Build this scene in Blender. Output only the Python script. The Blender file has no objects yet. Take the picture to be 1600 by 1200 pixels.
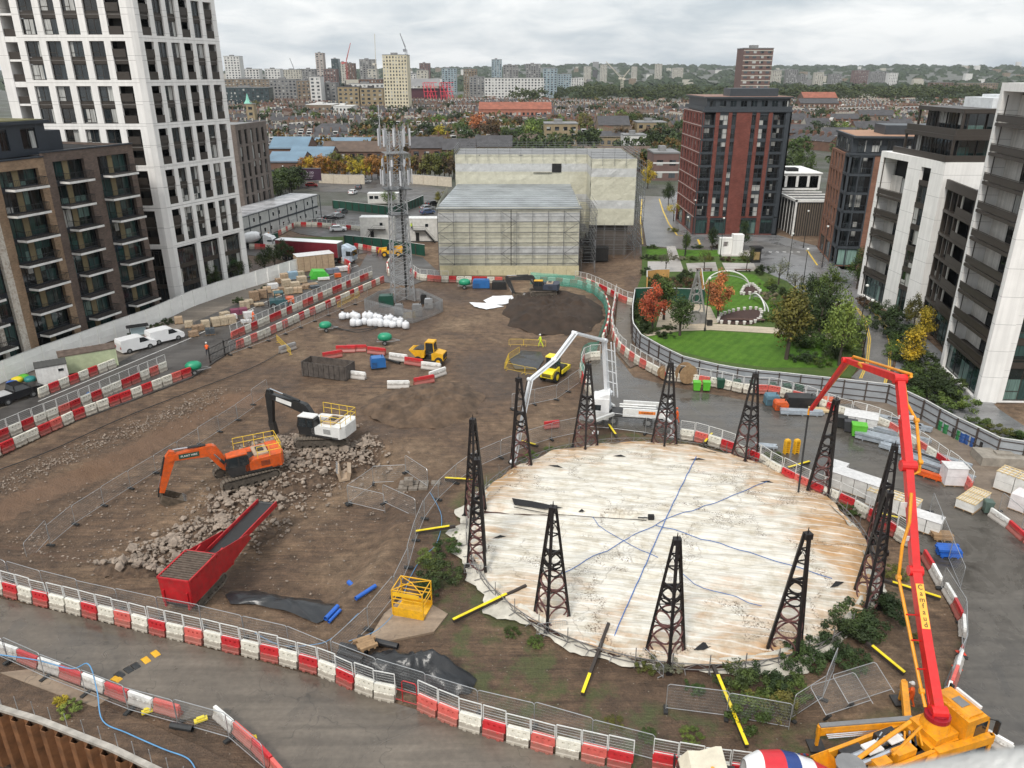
import bpy,math,random,bmesh
from mathutils import Vector,Matrix,noise
random.seed(7)
C=bpy.context.scene
COL=C.collection
PI=math.pi
def R(a):return math.radians(a)
# camera model: turns a spot of the photograph into a point on the ground
CH=36.0;TH=R(22.0);FPX=1202.0
cT,sT=math.cos(TH),math.sin(TH)
def raydir(px,py):
	a=(px-800)/FPX;b=(600-py)/FPX
	return Vector((a,cT+b*sT,-sT+b*cT))
def sstep(t):
	t=max(0.0,min(1.0,t));return t*t*(3-2*t)
def Gz(px,py,z=0.0):
	d=raydir(px,py);t=(z-CH)/d.z
	return Vector((d.x*t,d.y*t,z))
def zat(py,X,Y):
	r=(600-py)/FPX
	w=(r*Y*cT-Y*sT)/(cT+r*sT)
	return CH+w
	# terrain
DIG=[Gz(*p)for p in[(-150,850),(0,775),(180,700),(345,612),(430,606),(560,655),(640,720),(640,800),(590,890),(520,955),(430,945),(200,895),(0,858),(-150,840)]]
PIT=[Gz(*p)for p in[(-260,1035),(0,1108),(60,1125),(175,1170),(262,1212)]]+[Vector((-12,10,0)),Vector((-70,10,0))]
def sdist(poly,x,y):
	d=1e9;ins=False;n=len(poly)
	for i in range(n):
		a=poly[i];b=poly[(i+1)%n]
		ex,ey=b.x-a.x,b.y-a.y;wx,wy=x-a.x,y-a.y
		t=max(0,min(1,(wx*ex+wy*ey)/(ex*ex+ey*ey)))
		qx,qy=wx-ex*t,wy-ey*t
		d=min(d,qx*qx+qy*qy)
		if(a.y>y)!=(b.y>y)and x<(b.x-a.x)*(y-a.y)/(b.y-a.y)+a.x:ins=not ins
	d=math.sqrt(d)
	return d if ins else-d
def hgt(x,y):
	z=0.0
	if-75<x<10 and 35<y<110:
		z-=1.3*sstep(sdist(DIG,x,y)/2.6)
	if x<0 and y<50:
		z-=5.0*sstep((sdist(PIT,x,y)+1.1)/0.6)
	r=math.hypot(x,y)
	if r>1400:
		z+=74*sstep((r-2300)/3300)*(0.80+0.20*math.sin(x/950.0+0.6)+0.09*math.sin(x/310.0))*(1.0 if x>-400 else max(.55,1+(x+400)/3500))
	return z
def G(px,py):
	z=0.0;p=Gz(px,py,0)
	for _ in range(6):
		p=Gz(px,py,z);z2=hgt(p.x,p.y)
		if abs(z2-z)<.01:break
		z=z2
	return Vector((p.x,p.y,hgt(p.x,p.y)))
def on(px,py,dz=0):p=G(px,py);p.z+=dz;return p
# materials
MATS={}
def newmat(name):
	m=bpy.data.materials.new(name);m.use_nodes=True
	nt=m.node_tree;b=nt.nodes['Principled BSDF']
	return m,nt,b
def N(nt,t,**kw):
	n=nt.nodes.new(t)
	for k,v in kw.items():
		if k in n.inputs:n.inputs[k].default_value=v
		else:setattr(n,k,v)
	return n
def L(nt,a,b):nt.links.new(a,b)
def c4(c):return(c[0],c[1],c[2],1)
def ramp(nt,fac,stops,interp='LINEAR'):
	r=nt.nodes.new('ShaderNodeValToRGB');r.color_ramp.interpolation=interp
	el=r.color_ramp.elements
	while len(el)>1:el.remove(el[-1])
	el[0].position=stops[0][0];el[0].color=c4(stops[0][1])
	for p,c in stops[1:]:
		e=el.new(p);e.color=c4(c)
	if fac is not None:L(nt,fac,r.inputs['Fac'])
	return r
def mixc(nt,fac,a,b,mode='MIX'):
	m=nt.nodes.new('ShaderNodeMix');m.data_type='RGBA';m.blend_type=mode
	for s,v in((0,fac),(6,a),(7,b)):
		if hasattr(v,'links'):L(nt,v,m.inputs[s])
		elif s==0:m.inputs[0].default_value=v
		else:m.inputs[s].default_value=c4(v)
	return m.outputs[2]
def noiz(nt,vec,scale,detail=4,rough=.55,dist=0):
	n=nt.nodes.new('ShaderNodeTexNoise');n.inputs['Scale'].default_value=scale
	n.inputs['Detail'].default_value=detail;n.inputs['Roughness'].default_value=rough
	n.inputs['Distortion'].default_value=dist
	if vec is not None:L(nt,vec,n.inputs['Vector'])
	return n.outputs['Fac']
def wpos(nt):
	return nt.nodes.new('ShaderNodeNewGeometry').outputs['Position']
def ocoord(nt):return nt.nodes.new('ShaderNodeTexCoord').outputs['Object']
def vmul(nt,v,s):
	m=nt.nodes.new('ShaderNodeVectorMath');m.operation='MULTIPLY';L(nt,v,m.inputs[0]);m.inputs[1].default_value=s
	return m.outputs[0]
def bump(nt,b,h,strength=.3,dist=.1):
	n=nt.nodes.new('ShaderNodeBump');n.inputs['Strength'].default_value=strength;n.inputs['Distance'].default_value=dist
	L(nt,h,n.inputs['Height']);L(nt,n.outputs['Normal'],b.inputs['Normal'])
def M(name,col,rough=.6,metal=0.0,var=.18,scale=1.5,bmp=0.0,useobj=False,grime=0.0,spec=.5):
	"""plain paint / plastic / metal with uneven dirt"""
	if name in MATS:return MATS[name]
	m,nt,b=newmat(name)
	base=None
	if useobj:
		oi=nt.nodes.new('ShaderNodeObjectInfo');base=oi.outputs['Color']
	else:
		rgb=nt.nodes.new('ShaderNodeRGB');rgb.outputs[0].default_value=c4(col);base=rgb.outputs[0]
	p=ocoord(nt)
	n=noiz(nt,p,scale,5,.6)
	r=ramp(nt,n,[(.3,(1-var,)*3),(.7,(1+var*.5,)*3)])
	c=mixc(nt,1.0,base,r.outputs[0],'MULTIPLY')
	if grime:
		n2=noiz(nt,p,scale*3.1,6,.7)
		g=ramp(nt,n2,[(.45,(0,0,0)),(.75,(1,1,1))])
		mm=nt.nodes.new('ShaderNodeMath');mm.operation='MULTIPLY';mm.inputs[1].default_value=grime
		L(nt,g.outputs[0],mm.inputs[0])
		c=mixc(nt,mm.outputs[0],c,(.13,.10,.075))
	L(nt,c,b.inputs['Base Color'])
	b.inputs['Roughness'].default_value=rough;b.inputs['Metallic'].default_value=metal
	b.inputs['Specular IOR Level'].default_value=spec
	if bmp:bump(nt,b,noiz(nt,p,scale*6,4),bmp,.05)
	MATS[name]=m
	return m
	# mesh builder
class MB:
	def __init__(s):s.v=[];s.f=[];s.m=[];s.X=None;s.mi=0
	def add(s,vs,fs,m=None):
		o=len(s.v)
		if s.X is not None:vs=[s.X@Vector(p)for p in vs]
		s.v.extend([tuple(p)for p in vs]);s.f.extend([tuple(i+o for i in f)for f in fs])
		s.m.extend([s.mi if m is None else m]*len(fs));return s
	def bx(s,x0,y0,z0,x1,y1,z1,m=None):
		if x0>x1:x0,x1=x1,x0
		if y0>y1:y0,y1=y1,y0
		if z0>z1:z0,z1=z1,z0
		return s.add([(x0,y0,z0),(x1,y0,z0),(x1,y1,z0),(x0,y1,z0),(x0,y0,z1),(x1,y0,z1),(x1,y1,z1),(x0,y1,z1)],[(0,3,2,1),(4,5,6,7),(0,1,5,4),(1,2,6,5),(2,3,7,6),(3,0,4,7)],m)
	def bc(s,c,d,rz=0,m=None):
		o=s.X;T=Matrix.Translation(Vector(c))@Matrix.Rotation(rz,4,'Z')
		s.X=T if o is None else o@T
		s.bx(-d[0]/2,-d[1]/2,-d[2]/2,d[0]/2,d[1]/2,d[2]/2,m);s.X=o;return s
	def prism(s,pts,z0,z1,m=None,mt=None):
		n=len(pts)
		a=sum(pts[i][0]*pts[(i+1)%n][1]-pts[(i+1)%n][0]*pts[i][1]for i in range(n))
		if a<0:pts=list(reversed(pts))
		s.add([(p[0],p[1],z0)for p in pts]+[(p[0],p[1],z1)for p in pts],[(i,(i+1)%n,n+(i+1)%n,n+i)for i in range(n)]+[tuple(reversed(range(n)))],m)
		return s.add([(p[0],p[1],z1)for p in pts],[tuple(range(n))],mt if mt is not None else m)
	def side(s,prof,y0,y1,m=None,inset=0.0):
		"""polygon in x-z extruded across y"""
		n=len(prof)
		a=sum(prof[i][0]*prof[(i+1)%n][1]-prof[(i+1)%n][0]*prof[i][1]for i in range(n))
		if a<0:prof=list(reversed(prof))
		vs=[(p[0],y0,p[1])for p in prof]+[(p[0],y1,p[1])for p in prof]
		return s.add(vs,[tuple(range(n)),tuple(reversed(range(n,2*n)))]+[((i+1)%n,i,n+i,n+(i+1)%n)for i in range(n)],m)
	def tube(s,p,q,r,n=6,m=None,r2=None,caps=True):
		p=Vector(p);q=Vector(q);d=q-p
		if d.length<1e-6:return s
		d.normalize();u=d.orthogonal().normalized();w=d.cross(u);r2=r if r2 is None else r2
		vs=[]
		for c,rr in((p,r),(q,r2)):
			for i in range(n):
				a=2*PI*i/n;vs.append(c+u*math.cos(a)*rr+w*math.sin(a)*rr)
		fs=[(i,(i+1)%n,n+(i+1)%n,n+i)for i in range(n)]
		if caps:fs+=[tuple(reversed(range(n))),tuple(range(n,2*n))]
		return s.add(vs,fs,m)
	def path(s,pts,r,n=6,m=None):
		pts=[Vector(p)for p in pts];k=len(pts);vs=[];prev=None
		for i,p in enumerate(pts):
			d=(pts[min(i+1,k-1)]-pts[max(i-1,0)]).normalized()
			u=(prev-d*prev.dot(d))if prev is not None else d.orthogonal()
			u.normalize();prev=u;w=d.cross(u)
			rr=r[i]if isinstance(r,(list,tuple))else r
			for j in range(n):
				a=2*PI*j/n;vs.append(p+u*math.cos(a)*rr+w*math.sin(a)*rr)
		fs=[]
		for i in range(k-1):
			for j in range(n):fs.append((i*n+j,i*n+(j+1)%n,(i+1)*n+(j+1)%n,(i+1)*n+j))
		fs+=[tuple(reversed(range(n))),tuple(range((k-1)*n,k*n))]
		return s.add(vs,fs,m)
	def bar(s,p,q,w,h,m=None,up=(0,0,1)):
		"""rectangular bar from p to q, w across, h along up"""
		p=Vector(p);q=Vector(q);d=(q-p)
		if d.length<1e-6:return s
		d.normalize();up=Vector(up);sd=d.cross(up)
		if sd.length<1e-3:sd=d.cross(Vector((1,0,0)))
		sd.normalize();u=sd.cross(d).normalized()
		vs=[]
		for c in(p,q):
			for a,b in((-1,-1),(1,-1),(1,1),(-1,1)):vs.append(c+sd*a*w/2+u*b*h/2)
		return s.add(vs,[(0,1,2,3),(7,6,5,4),(0,4,5,1),(1,5,6,2),(2,6,7,3),(3,7,4,0)],m)
	def lathe(s,prof,n=16,m=None,c=(0,0,0)):
		vs=[];k=len(prof)
		for r,z in prof:
			for j in range(n):
				a=2*PI*j/n;vs.append((c[0]+r*math.cos(a),c[1]+r*math.sin(a),c[2]+z))
		fs=[(i*n+j,i*n+(j+1)%n,(i+1)*n+(j+1)%n,(i+1)*n+j)for i in range(k-1)for j in range(n)]
		fs+=[tuple(reversed(range(n))),tuple(range((k-1)*n,k*n))]
		return s.add(vs,fs,m)
	def cyl(s,c,r,w,axis='y',n=14,m=None):
		d={'x':Vector((w/2,0,0)),'y':Vector((0,w/2,0)),'z':Vector((0,0,w/2))}[axis]
		return s.tube(Vector(c)-d,Vector(c)+d,r,n,m)
	def quad(s,a,b,c,d,m=None):return s.add([a,b,c,d],[(0,1,2,3)],m)
	def mesh(s,name,mats,smooth=False):
		me=bpy.data.meshes.new(name);me.from_pydata(s.v,[],s.f)
		for m in mats:me.materials.append(m)
		if len(mats)>1:me.polygons.foreach_set('material_index',s.m)
		if smooth:me.polygons.foreach_set('use_smooth',[True]*len(s.f))
		me.update();return me
	def build(s,name,mats,parent=None,smooth=False,loc=None):
		if not isinstance(mats,(list,tuple)):mats=[mats]
		if parent is not None and parent.name in WROOT:
			o=WROOT[parent.name];s.v=[(a-o.x,b-o.y,c-o.z)for a,b,c in s.v]
		elif loc is not None and parent is None:
			s.v=[(a-loc[0],b-loc[1],c-loc[2])for a,b,c in s.v]
		ob=bpy.data.objects.new(name,s.mesh(name,mats,smooth));COL.objects.link(ob)
		if parent is not None:ob.parent=parent
		elif loc is not None:ob.location=loc
		return ob
WROOT={}
def tag(o,label=None,cat=None,group=None,kind=None):
	if label:o['label']=label
	if cat:o['category']=cat
	if group:o['group']=group
	if kind:o['kind']=kind
	return o
def empty(name,loc,rz=0,label=None,cat=None,group=None,world=False):
	o=bpy.data.objects.new(name,None);COL.objects.link(o);o.location=loc;o.rotation_euler=(0,0,rz)
	o.empty_display_size=.3
	if world:WROOT[o.name]=Vector(loc)
	return tag(o,label,cat,group)
def kids(o):return[c for c in COL.objects if c.parent==o]
KC={}
def copy_tree(o,parent=None,loc=None,rz=None,label=None,group=None):
	c=o.copy();COL.objects.link(c);c.parent=parent
	if loc is not None:c.location=loc
	if rz is not None:c.rotation_euler=(0,0,rz)
	if label:c['label']=label
	if group:c['group']=group
	if o.name not in KC:KC[o.name]=[x for x in COL.objects if x.parent==o]
	for ch in KC[o.name]:copy_tree(ch,c)
	return c
def ang(a,b):return math.atan2(b.y-a.y,b.x-a.x)
def frame(p0,p1,z=0):
	d=Vector((p1[0]-p0[0],p1[1]-p0[1]));Lh=d.length;d.normalize()
	return Matrix(((d.x,-d.y,0,p0[0]),(d.y,d.x,0,p0[1]),(0,0,1,z),(0,0,0,1))),Lh
def text_mesh(s,size,mat,parent,Mx,name='lettering',ext=.004,align='CENTER'):
	cu=bpy.data.curves.new('lettering','FONT');cu.body=s;cu.size=size;cu.extrude=ext
	cu.align_x=align;cu.align_y='CENTER'
	t=bpy.data.objects.new('tmp_text',cu);COL.objects.link(t)
	dg=bpy.context.evaluated_depsgraph_get()
	me=bpy.data.meshes.new_from_object(t.evaluated_get(dg));me.transform(Mx)
	bpy.data.objects.remove(t);me.materials.clear();me.materials.append(mat)
	o=bpy.data.objects.new(name,me);COL.objects.link(o);o.parent=parent
	return o
ORD=['first','second','third','fourth','fifth','sixth','seventh','eighth','ninth','tenth','eleventh','twelfth','thirteenth','fourteenth','fifteenth','sixteenth','seventeenth','eighteenth','nineteenth','twentieth']
def ordn(i):
	if i<20:return ORD[i]
	t=['twenty','thirty','forty','fifty','sixty','seventy','eighty','ninety'][(i+1)//10-2];k=(i+1)%10
	return(t+'-'+ORD[k-1])if k else{'twenty':'twentieth','thirty':'thirtieth','forty':'fortieth','fifty':'fiftieth','sixty':'sixtieth'}.get(t,t)
	# ground materials
def ground_mat():
	m,nt,b=newmat('mud_ground');p=wpos(nt)
	n1=noiz(nt,p,.06,6,.6,.6);n2=noiz(nt,p,.9,8,.65);n3=noiz(nt,p,6.0,5,.7)
	mp=N(nt,'ShaderNodeMapping');L(nt,p,mp.inputs['Vector']);mp.inputs['Rotation'].default_value=(0,0,R(-28));mp.inputs['Scale'].default_value=(.16,2.2,1)
	n4=noiz(nt,mp.outputs[0],1.0,7,.65,.9)
	r1=ramp(nt,n1,[(.32,(.078,.047,.029)),(.5,(.132,.084,.053)),(.68,(.235,.165,.108))])
	r2=ramp(nt,n2,[(.3,(.52,.50,.47)),(.7,(1.36,1.34,1.30))])
	r4=ramp(nt,n4,[(.30,(.66,.64,.62)),(.52,(1,1,1)),(.72,(1.42,1.40,1.36))])
	r3=ramp(nt,n3,[(.35,(.75,.75,.75)),(.6,(1.05,1.05,1.05)),(.74,(1.7,1.66,1.6))])
	c=mixc(nt,1,r1.outputs[0],r2.outputs[0],'MULTIPLY');c=mixc(nt,.75,c,mixc(nt,1,c,r4.outputs[0],'MULTIPLY'))
	c=mixc(nt,1,c,r3.outputs[0],'MULTIPLY')
	m6=N(nt,'ShaderNodeMapping');L(nt,p,m6.inputs['Vector']);m6.inputs['Rotation'].default_value=(0,0,R(52));m6.inputs['Scale'].default_value=(.12,1.7,1);wv=nt.nodes.new('ShaderNodeMath');wv.operation='ADD';L(nt,noiz(nt,m6.outputs[0],1.1,8,.7,1.6),wv.inputs[0]);wv.inputs[1].default_value=.02
	rw=ramp(nt,wv.outputs[0],[(.36,(.62,.59,.56)),(.5,(1,1,1)),(.66,(1.4,1.36,1.3))])
	wm=ramp(nt,noiz(nt,p,.045,3),[(.46,(0,0,0)),(.56,(.8,.8,.8))]);c=mixc(nt,wm.outputs[0],c,mixc(nt,1,c,rw.outputs[0],'MULTIPLY'))
	vo=N(nt,'ShaderNodeTexVoronoi',Scale=3.2);L(nt,p,vo.inputs['Vector'])
	st=ramp(nt,vo.outputs['Distance'],[(.10,(1,1,1)),(.17,(0,0,0))])
	wn=N(nt,'ShaderNodeTexWhiteNoise');L(nt,vo.outputs['Position'],wn.inputs['Vector'])
	ws=ramp(nt,wn.outputs['Value'],[(.80,(0,0,0)),(.86,(1,1,1))])
	mk=mixc(nt,1,st.outputs[0],ws.outputs[0],'MULTIPLY')
	c=mixc(nt,mk,c,(.30,.26,.21))
	sx=N(nt,'ShaderNodeSeparateXYZ');L(nt,p,sx.inputs[0])
	far=N(nt,'ShaderNodeMapRange');L(nt,sx.outputs['Y'],far.inputs['Value']);far.inputs['From Min'].default_value=185;far.inputs['From Max'].default_value=215
	nf=noiz(nt,p,.02,6,.7)
	rf=ramp(nt,nf,[(.35,(.035,.045,.022)),(.5,(.075,.072,.06)),(.65,(.05,.06,.03))])
	c=mixc(nt,far.outputs[0],c,rf.outputs[0])
	ge=nt.nodes.new('ShaderNodeNewGeometry');sn=N(nt,'ShaderNodeSeparateXYZ');L(nt,ge.outputs['True Normal'],sn.inputs[0])
	sl=ramp(nt,sn.outputs['Z'],[(.86,(1,1,1)),(.985,(0,0,0))])
	cb=mixc(nt,n2,(.10,.056,.032),(.21,.125,.075))
	near=N(nt,'ShaderNodeMapRange');L(nt,sx.outputs['Y'],near.inputs['Value']);near.inputs['From Min'].default_value=150;near.inputs['From Max'].default_value=120
	lf=N(nt,'ShaderNodeMapRange');L(nt,sx.outputs['X'],lf.inputs['Value']);lf.inputs['From Min'].default_value=-22;lf.inputs['From Max'].default_value=-34
	f2=mixc(nt,1,mixc(nt,1,sl.outputs[0],near.outputs[0],'MULTIPLY'),lf.outputs[0],'MULTIPLY')
	c=mixc(nt,f2,c,cb)
	gd=N(nt,'ShaderNodeVectorMath');gd.operation='DISTANCE';L(nt,p,gd.inputs[0]);gd.inputs[1].default_value=(16.5,52,0)
	gr=ramp(nt,None,[(.0,(0,0,0)),(.70,(0,0,0)),(.74,(1,1,1)),(.96,(1,1,1)),(1,(0,0,0))]);gm=N(nt,'ShaderNodeMath');gm.operation='MULTIPLY';gm.inputs[1].default_value=1/24;L(nt,gd.outputs['Value'],gm.inputs[0]);L(nt,gm.outputs[0],gr.inputs['Fac'])
	gn=ramp(nt,noiz(nt,p,.35,6,.7),[(.47,(0,0,0)),(.58,(.85,.85,.85))]);gmask=mixc(nt,1,gr.outputs[0],gn.outputs[0],'MULTIPLY')
	c=mixc(nt,gmask,c,mixc(nt,n3,(.035,.05,.014),(.11,.12,.04)))
	L(nt,c,b.inputs['Base Color'])
	rr=ramp(nt,n1,[(.35,(.45,)*3),(.55,(.9,)*3)]);L(nt,rr.outputs[0],b.inputs['Roughness'])
	ad=nt.nodes.new('ShaderNodeMath');ad.operation='ADD';L(nt,n2,ad.inputs[0]);L(nt,n3,ad.inputs[1])
	ad2=nt.nodes.new('ShaderNodeMath');ad2.operation='ADD';L(nt,ad.outputs[0],ad2.inputs[0]);L(nt,n4,ad2.inputs[1])
	bump(nt,b,ad2.outputs[0],.9,.22);return m
def road_mat(name,c0,c1,rot=0,wet=.6,crack=True,sc=1.0,rough=(.28,.75)):
	m,nt,b=newmat(name);p=wpos(nt)
	n1=noiz(nt,p,.13*sc,6,.6,.8);n2=noiz(nt,p,3.0,6,.7)
	mp=N(nt,'ShaderNodeMapping');L(nt,p,mp.inputs['Vector']);mp.inputs['Rotation'].default_value=(0,0,R(rot));mp.inputs['Scale'].default_value=(.10,1.3,1)
	n3=noiz(nt,mp.outputs[0],1.0,6,.6,.5)
	r1=ramp(nt,n1,[(.33,c0),(.66,c1)]);r2=ramp(nt,n2,[(.3,(.82,)*3),(.7,(1.15,)*3)]);r3=ramp(nt,n3,[(.3,(.78,.77,.76)),(.7,(1.22,1.21,1.19))])
	c=mixc(nt,1,r1.outputs[0],r2.outputs[0],'MULTIPLY');c=mixc(nt,1,c,r3.outputs[0],'MULTIPLY')
	if crack:
		vo=N(nt,'ShaderNodeTexVoronoi',Scale=.16);vo.feature='DISTANCE_TO_EDGE'
		dn=nt.nodes.new('ShaderNodeTexNoise');dn.inputs['Scale'].default_value=.7;L(nt,p,dn.inputs['Vector'])
		mv=N(nt,'ShaderNodeVectorMath');mv.operation='MULTIPLY_ADD';L(nt,dn.outputs['Color'],mv.inputs[0]);mv.inputs[1].default_value=(2.5,2.5,2.5);L(nt,p,mv.inputs[2])
		L(nt,mv.outputs[0],vo.inputs['Vector'])
		cr=ramp(nt,vo.outputs['Distance'],[(0,(.5,.5,.5)),(.006,(0,0,0))])
		c=mixc(nt,cr.outputs[0],c,(.02,.018,.015))
	L(nt,c,b.inputs['Base Color'])
	rr=ramp(nt,n1,[(.38,(rough[0],)*3),(.62,(rough[1],)*3)]);L(nt,rr.outputs[0],b.inputs['Roughness'])
	bump(nt,b,n2,.15,.03);return m
def grass_mat(name,c0,c1,stripes=False):
	m,nt,b=newmat(name);p=wpos(nt)
	n1=noiz(nt,p,.5,6,.6);n2=noiz(nt,p,9,5,.7)
	r1=ramp(nt,n1,[(.3,c0),(.7,c1)]);r2=ramp(nt,n2,[(.3,(.6,)*3),(.7,(1.35,)*3)])
	c=mixc(nt,1,r1.outputs[0],r2.outputs[0],'MULTIPLY')
	if stripes:
		w=N(nt,'ShaderNodeTexWave',Scale=.26,Distortion=.6);w.inputs['Detail'].default_value=1
		mp=N(nt,'ShaderNodeMapping');L(nt,p,mp.inputs['Vector']);mp.inputs['Rotation'].default_value=(0,0,R(35));L(nt,mp.outputs[0],w.inputs['Vector'])
		rw=ramp(nt,w.outputs['Fac'],[(.3,(.93,)*3),(.7,(1.05,)*3)]);c=mixc(nt,1,c,rw.outputs[0],'MULTIPLY')
	L(nt,c,b.inputs['Base Color']);b.inputs['Roughness'].default_value=.9;b.inputs['Specular IOR Level'].default_value=.2
	bump(nt,b,n2,.8,.08);return m
GM=ground_mat()
CONC=road_mat('wet_concrete_road',(.082,.068,.054),(.150,.127,.103),-20,rough=(.15,.6))
ASPH=road_mat('damp_asphalt',(.048,.044,.042),(.085,.079,.074),60,crack=False,rough=(.3,.7))
YARD=road_mat('wet_yard_concrete',(.048,.043,.038),(.105,.095,.082),70,sc=1.6,rough=(.08,.5))
PAVE=road_mat('pale_paving',(.30,.28,.26),(.40,.38,.36),0,crack=False,rough=(.3,.7))
WETP=road_mat('wet_grey_paving',(.12,.12,.122),(.21,.21,.215),0,crack=False,rough=(.15,.5))
SAND=road_mat('pale_gravel_path',(.36,.30,.22),(.46,.40,.31),0,crack=False,rough=(.7,.9))
SLAB=road_mat('old_tan_slab',(.18,.13,.09),(.27,.21,.155),10,rough=(.5,.9),sc=2)
def setts_mat():
	m,nt,b=newmat('granite_setts');p=wpos(nt)
	bt=N(nt,'ShaderNodeTexBrick',Scale=4.5);L(nt,p,bt.inputs['Vector']);bt.inputs['Color1'].default_value=(.12,.115,.11,1);bt.inputs['Color2'].default_value=(.22,.21,.20,1);bt.inputs['Mortar'].default_value=(.05,.05,.05,1)
	n=noiz(nt,p,.25,5,.6);r=ramp(nt,n,[(.3,(.7,)*3),(.7,(1.25,)*3)])
	L(nt,mixc(nt,1,bt.outputs['Color'],r.outputs[0],'MULTIPLY'),b.inputs['Base Color']);b.inputs['Roughness'].default_value=.35
	bump(nt,b,bt.outputs['Fac'],-.4,.03);return m
SETTS=setts_mat()
LAWN=grass_mat('mown_lawn',(.050,.120,.012),(.085,.175,.020),True)
ROUGHG=grass_mat('rough_grass',(.045,.085,.02),(.09,.12,.035))
# one ground sheet out to the horizon
def axis(lo,hi,step,far0,far1):
	a=[lo+i*step for i in range(int((hi-lo)/step)+1)]
	d=step;x=a[-1]
	while x<far1:d*=1.14;x+=d;a.append(x)
	d=step;x=lo;pre=[]
	while x>far0:d*=1.14;x-=d;pre.append(x)
	return list(reversed(pre))+a
xs=axis(-78,78,.75,-9000,9000);ys=axis(12,135,.75,-300,12000)
vs=[];
for y in ys:
	for x in xs:
		z=hgt(x,y)
		if-75<x<60 and 30<y<128 and z>-4:
			z+=(.26*(noise.noise((x*.22,y*.22,0)))+.10*noise.noise((x*.9,y*.9,3)))*(.35+.65*sstep(sdist(DIG,x,y)/4+.5)if x<8 else .35)-.10
		else:z-=.03
		vs.append((x,y,z))
nx=len(xs);fs=[(j*nx+i,j*nx+i+1,(j+1)*nx+i+1,(j+1)*nx+i)for j in range(len(ys)-1)for i in range(nx-1)]
g=MB();g.v=vs;g.f=fs;g.m=[0]*len(fs)
tag(g.build('ground',GM,smooth=True),kind='structure')
def sheet(name,pts,mat,z=.06,cell=None,kerb=False,kind='structure',label=None):
	"""flat area given by photo points, laid on the ground"""
	P=[Gz(*p)if len(p)==2 else Vector(p)for p in pts]
	b=MB();n=len(P)
	a=sum(P[i].x*P[(i+1)%n].y-P[(i+1)%n].x*P[i].y for i in range(n))
	if a<0:P.reverse()
	b.add([(p.x,p.y,z)for p in P]+[(p.x,p.y,-.5)for p in P],[tuple(range(n))]+[(i,n+i,n+(i+1)%n,(i+1)%n)for i in range(n)])
	bm=bmesh.new();me=b.mesh(name,[mat]);bm.from_mesh(me);bmesh.ops.triangulate(bm,faces=bm.faces[:]);bm.to_mesh(me);bm.free()
	o=bpy.data.objects.new(name,me);COL.objects.link(o);tag(o,kind=kind,label=label);return o
sheet('site_road',[(-220,890),(0,936),(114,962),(256,998),(382,1028),(514,1064),(621,1101),(654,1111),(810,1167),(985,1206),(1060,1235),(1110,1262),(900,1420),(640,1420),(520,1330),(440,1215),(400,1160),(335,1118),(285,1126),(182,1086),(46,1030),(0,1016),(-200,965)],CONC,.07)
sheet('yard_road',[(905,640),(925,560),(955,545),(990,590),(1060,607),(1200,633),(1330,632),(1420,690),(1500,745),(1560,800),(1660,870),(1800,960),(1800,1300),(1560,1290),(1480,1230),(1480,1150),(1475,1070),(1510,990),(1470,910),(1440,865),(1330,790),(1260,755),(1180,722),(1110,694),(1050,684),(960,668),(900,655)],YARD,.066)
sheet('lay_down_area',[(1330,630),(1400,600),(1480,655),(1560,700),(1800,740),(1800,962),(1660,871),(1560,801),(1500,746),(1420,691)],road_mat('earthy_concrete',(.13,.10,.075),(.20,.16,.125),30,crack=False),.06)
sheet('access_road',[(-160,695),(0,640),(180,570),(300,505),(400,462),(470,424),(510,412),(556,412),(562,418),(575,395),(540,400),(400,400),(330,395),(330,366),(600,388),(660,402),(690,430),(640,447),(600,441),(585,436),(480,480),(370,543),(300,590),(217,622),(112,660),(0,708),(-160,772)],ASPH,.068)
sheet('verge_path',[(-160,655),(0,598),(180,540),(300,480),(400,445),(462,415),(480,405),(500,425),(400,470),(300,512),(180,577),(0,648),(-160,705)],road_mat('stony_verge',(.10,.085,.07),(.2,.17,.14),0,crack=False,rough=(.6,.9)),.062)
sheet('side_street',[(998,306),(1048,308),(1062,352),(1070,372),(1190,376),(1290,395),(1330,430),(1420,440),(1500,470),(1400,480),(1385,470),(1340,440),(1285,410),(1180,400),(1010,384)],SETTS,.066)
sheet('far_pavement',[(1048,300),(1080,300),(1085,366),(1215,368),(1275,385),(1300,420),(1345,425),(1345,452),(1325,432),(1288,397),(1190,378),(1070,374),(1058,352)],WETP,.12)
sheet('plaza_paving',[(1180,384),(1285,408),(1340,442),(1362,478),(1320,500),(1300,470),(1255,460),(1230,440),(1170,415)],WETP,.071)
sheet('curving_lane',[(1330,470),(1362,476),(1392,515),(1398,560),(1380,610),(1330,590),(1352,570),(1350,530),(1330,500)],SETTS,.078)
sheet('flats_pavement',[(1392,478),(1480,560),(1560,640),(1650,700),(1600,716),(1500,655),(1430,610),(1395,590),(1405,545)],WETP,.10)
sheet('approach_road',[(440,262),(600,268),(700,300),(690,322),(560,300),(500,300),(430,280)],ASPH,.067)
sheet('staff_car_park',[(500,322),(620,322),(682,330),(690,378),(560,378),(470,366),(430,352)],ASPH,.064)
sheet('park_ground',[(1003,385),(1180,400),(1240,440),(1300,462),(1335,505),(1350,560),(1330,590),(1200,583),(1125,572),(1060,555),(1005,528),(990,500),(992,460),(1003,430)],ROUGHG,.064)
sheet('park_lawn',[(1012,527),(1060,519),(1110,518),(1215,523),(1300,530),(1320,575),(1200,575),(1125,565),(1060,549),(1030,537)],LAWN,.074)
sheet('arch_lawn',[(1092,415),(1180,430),(1205,450),(1215,480),(1150,505),(1100,500),(1092,470)],LAWN,.075)
sheet('hedged_lawn',[(1010,390),(1042,390),(1042,399),(1010,399)],LAWN,.075)
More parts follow.
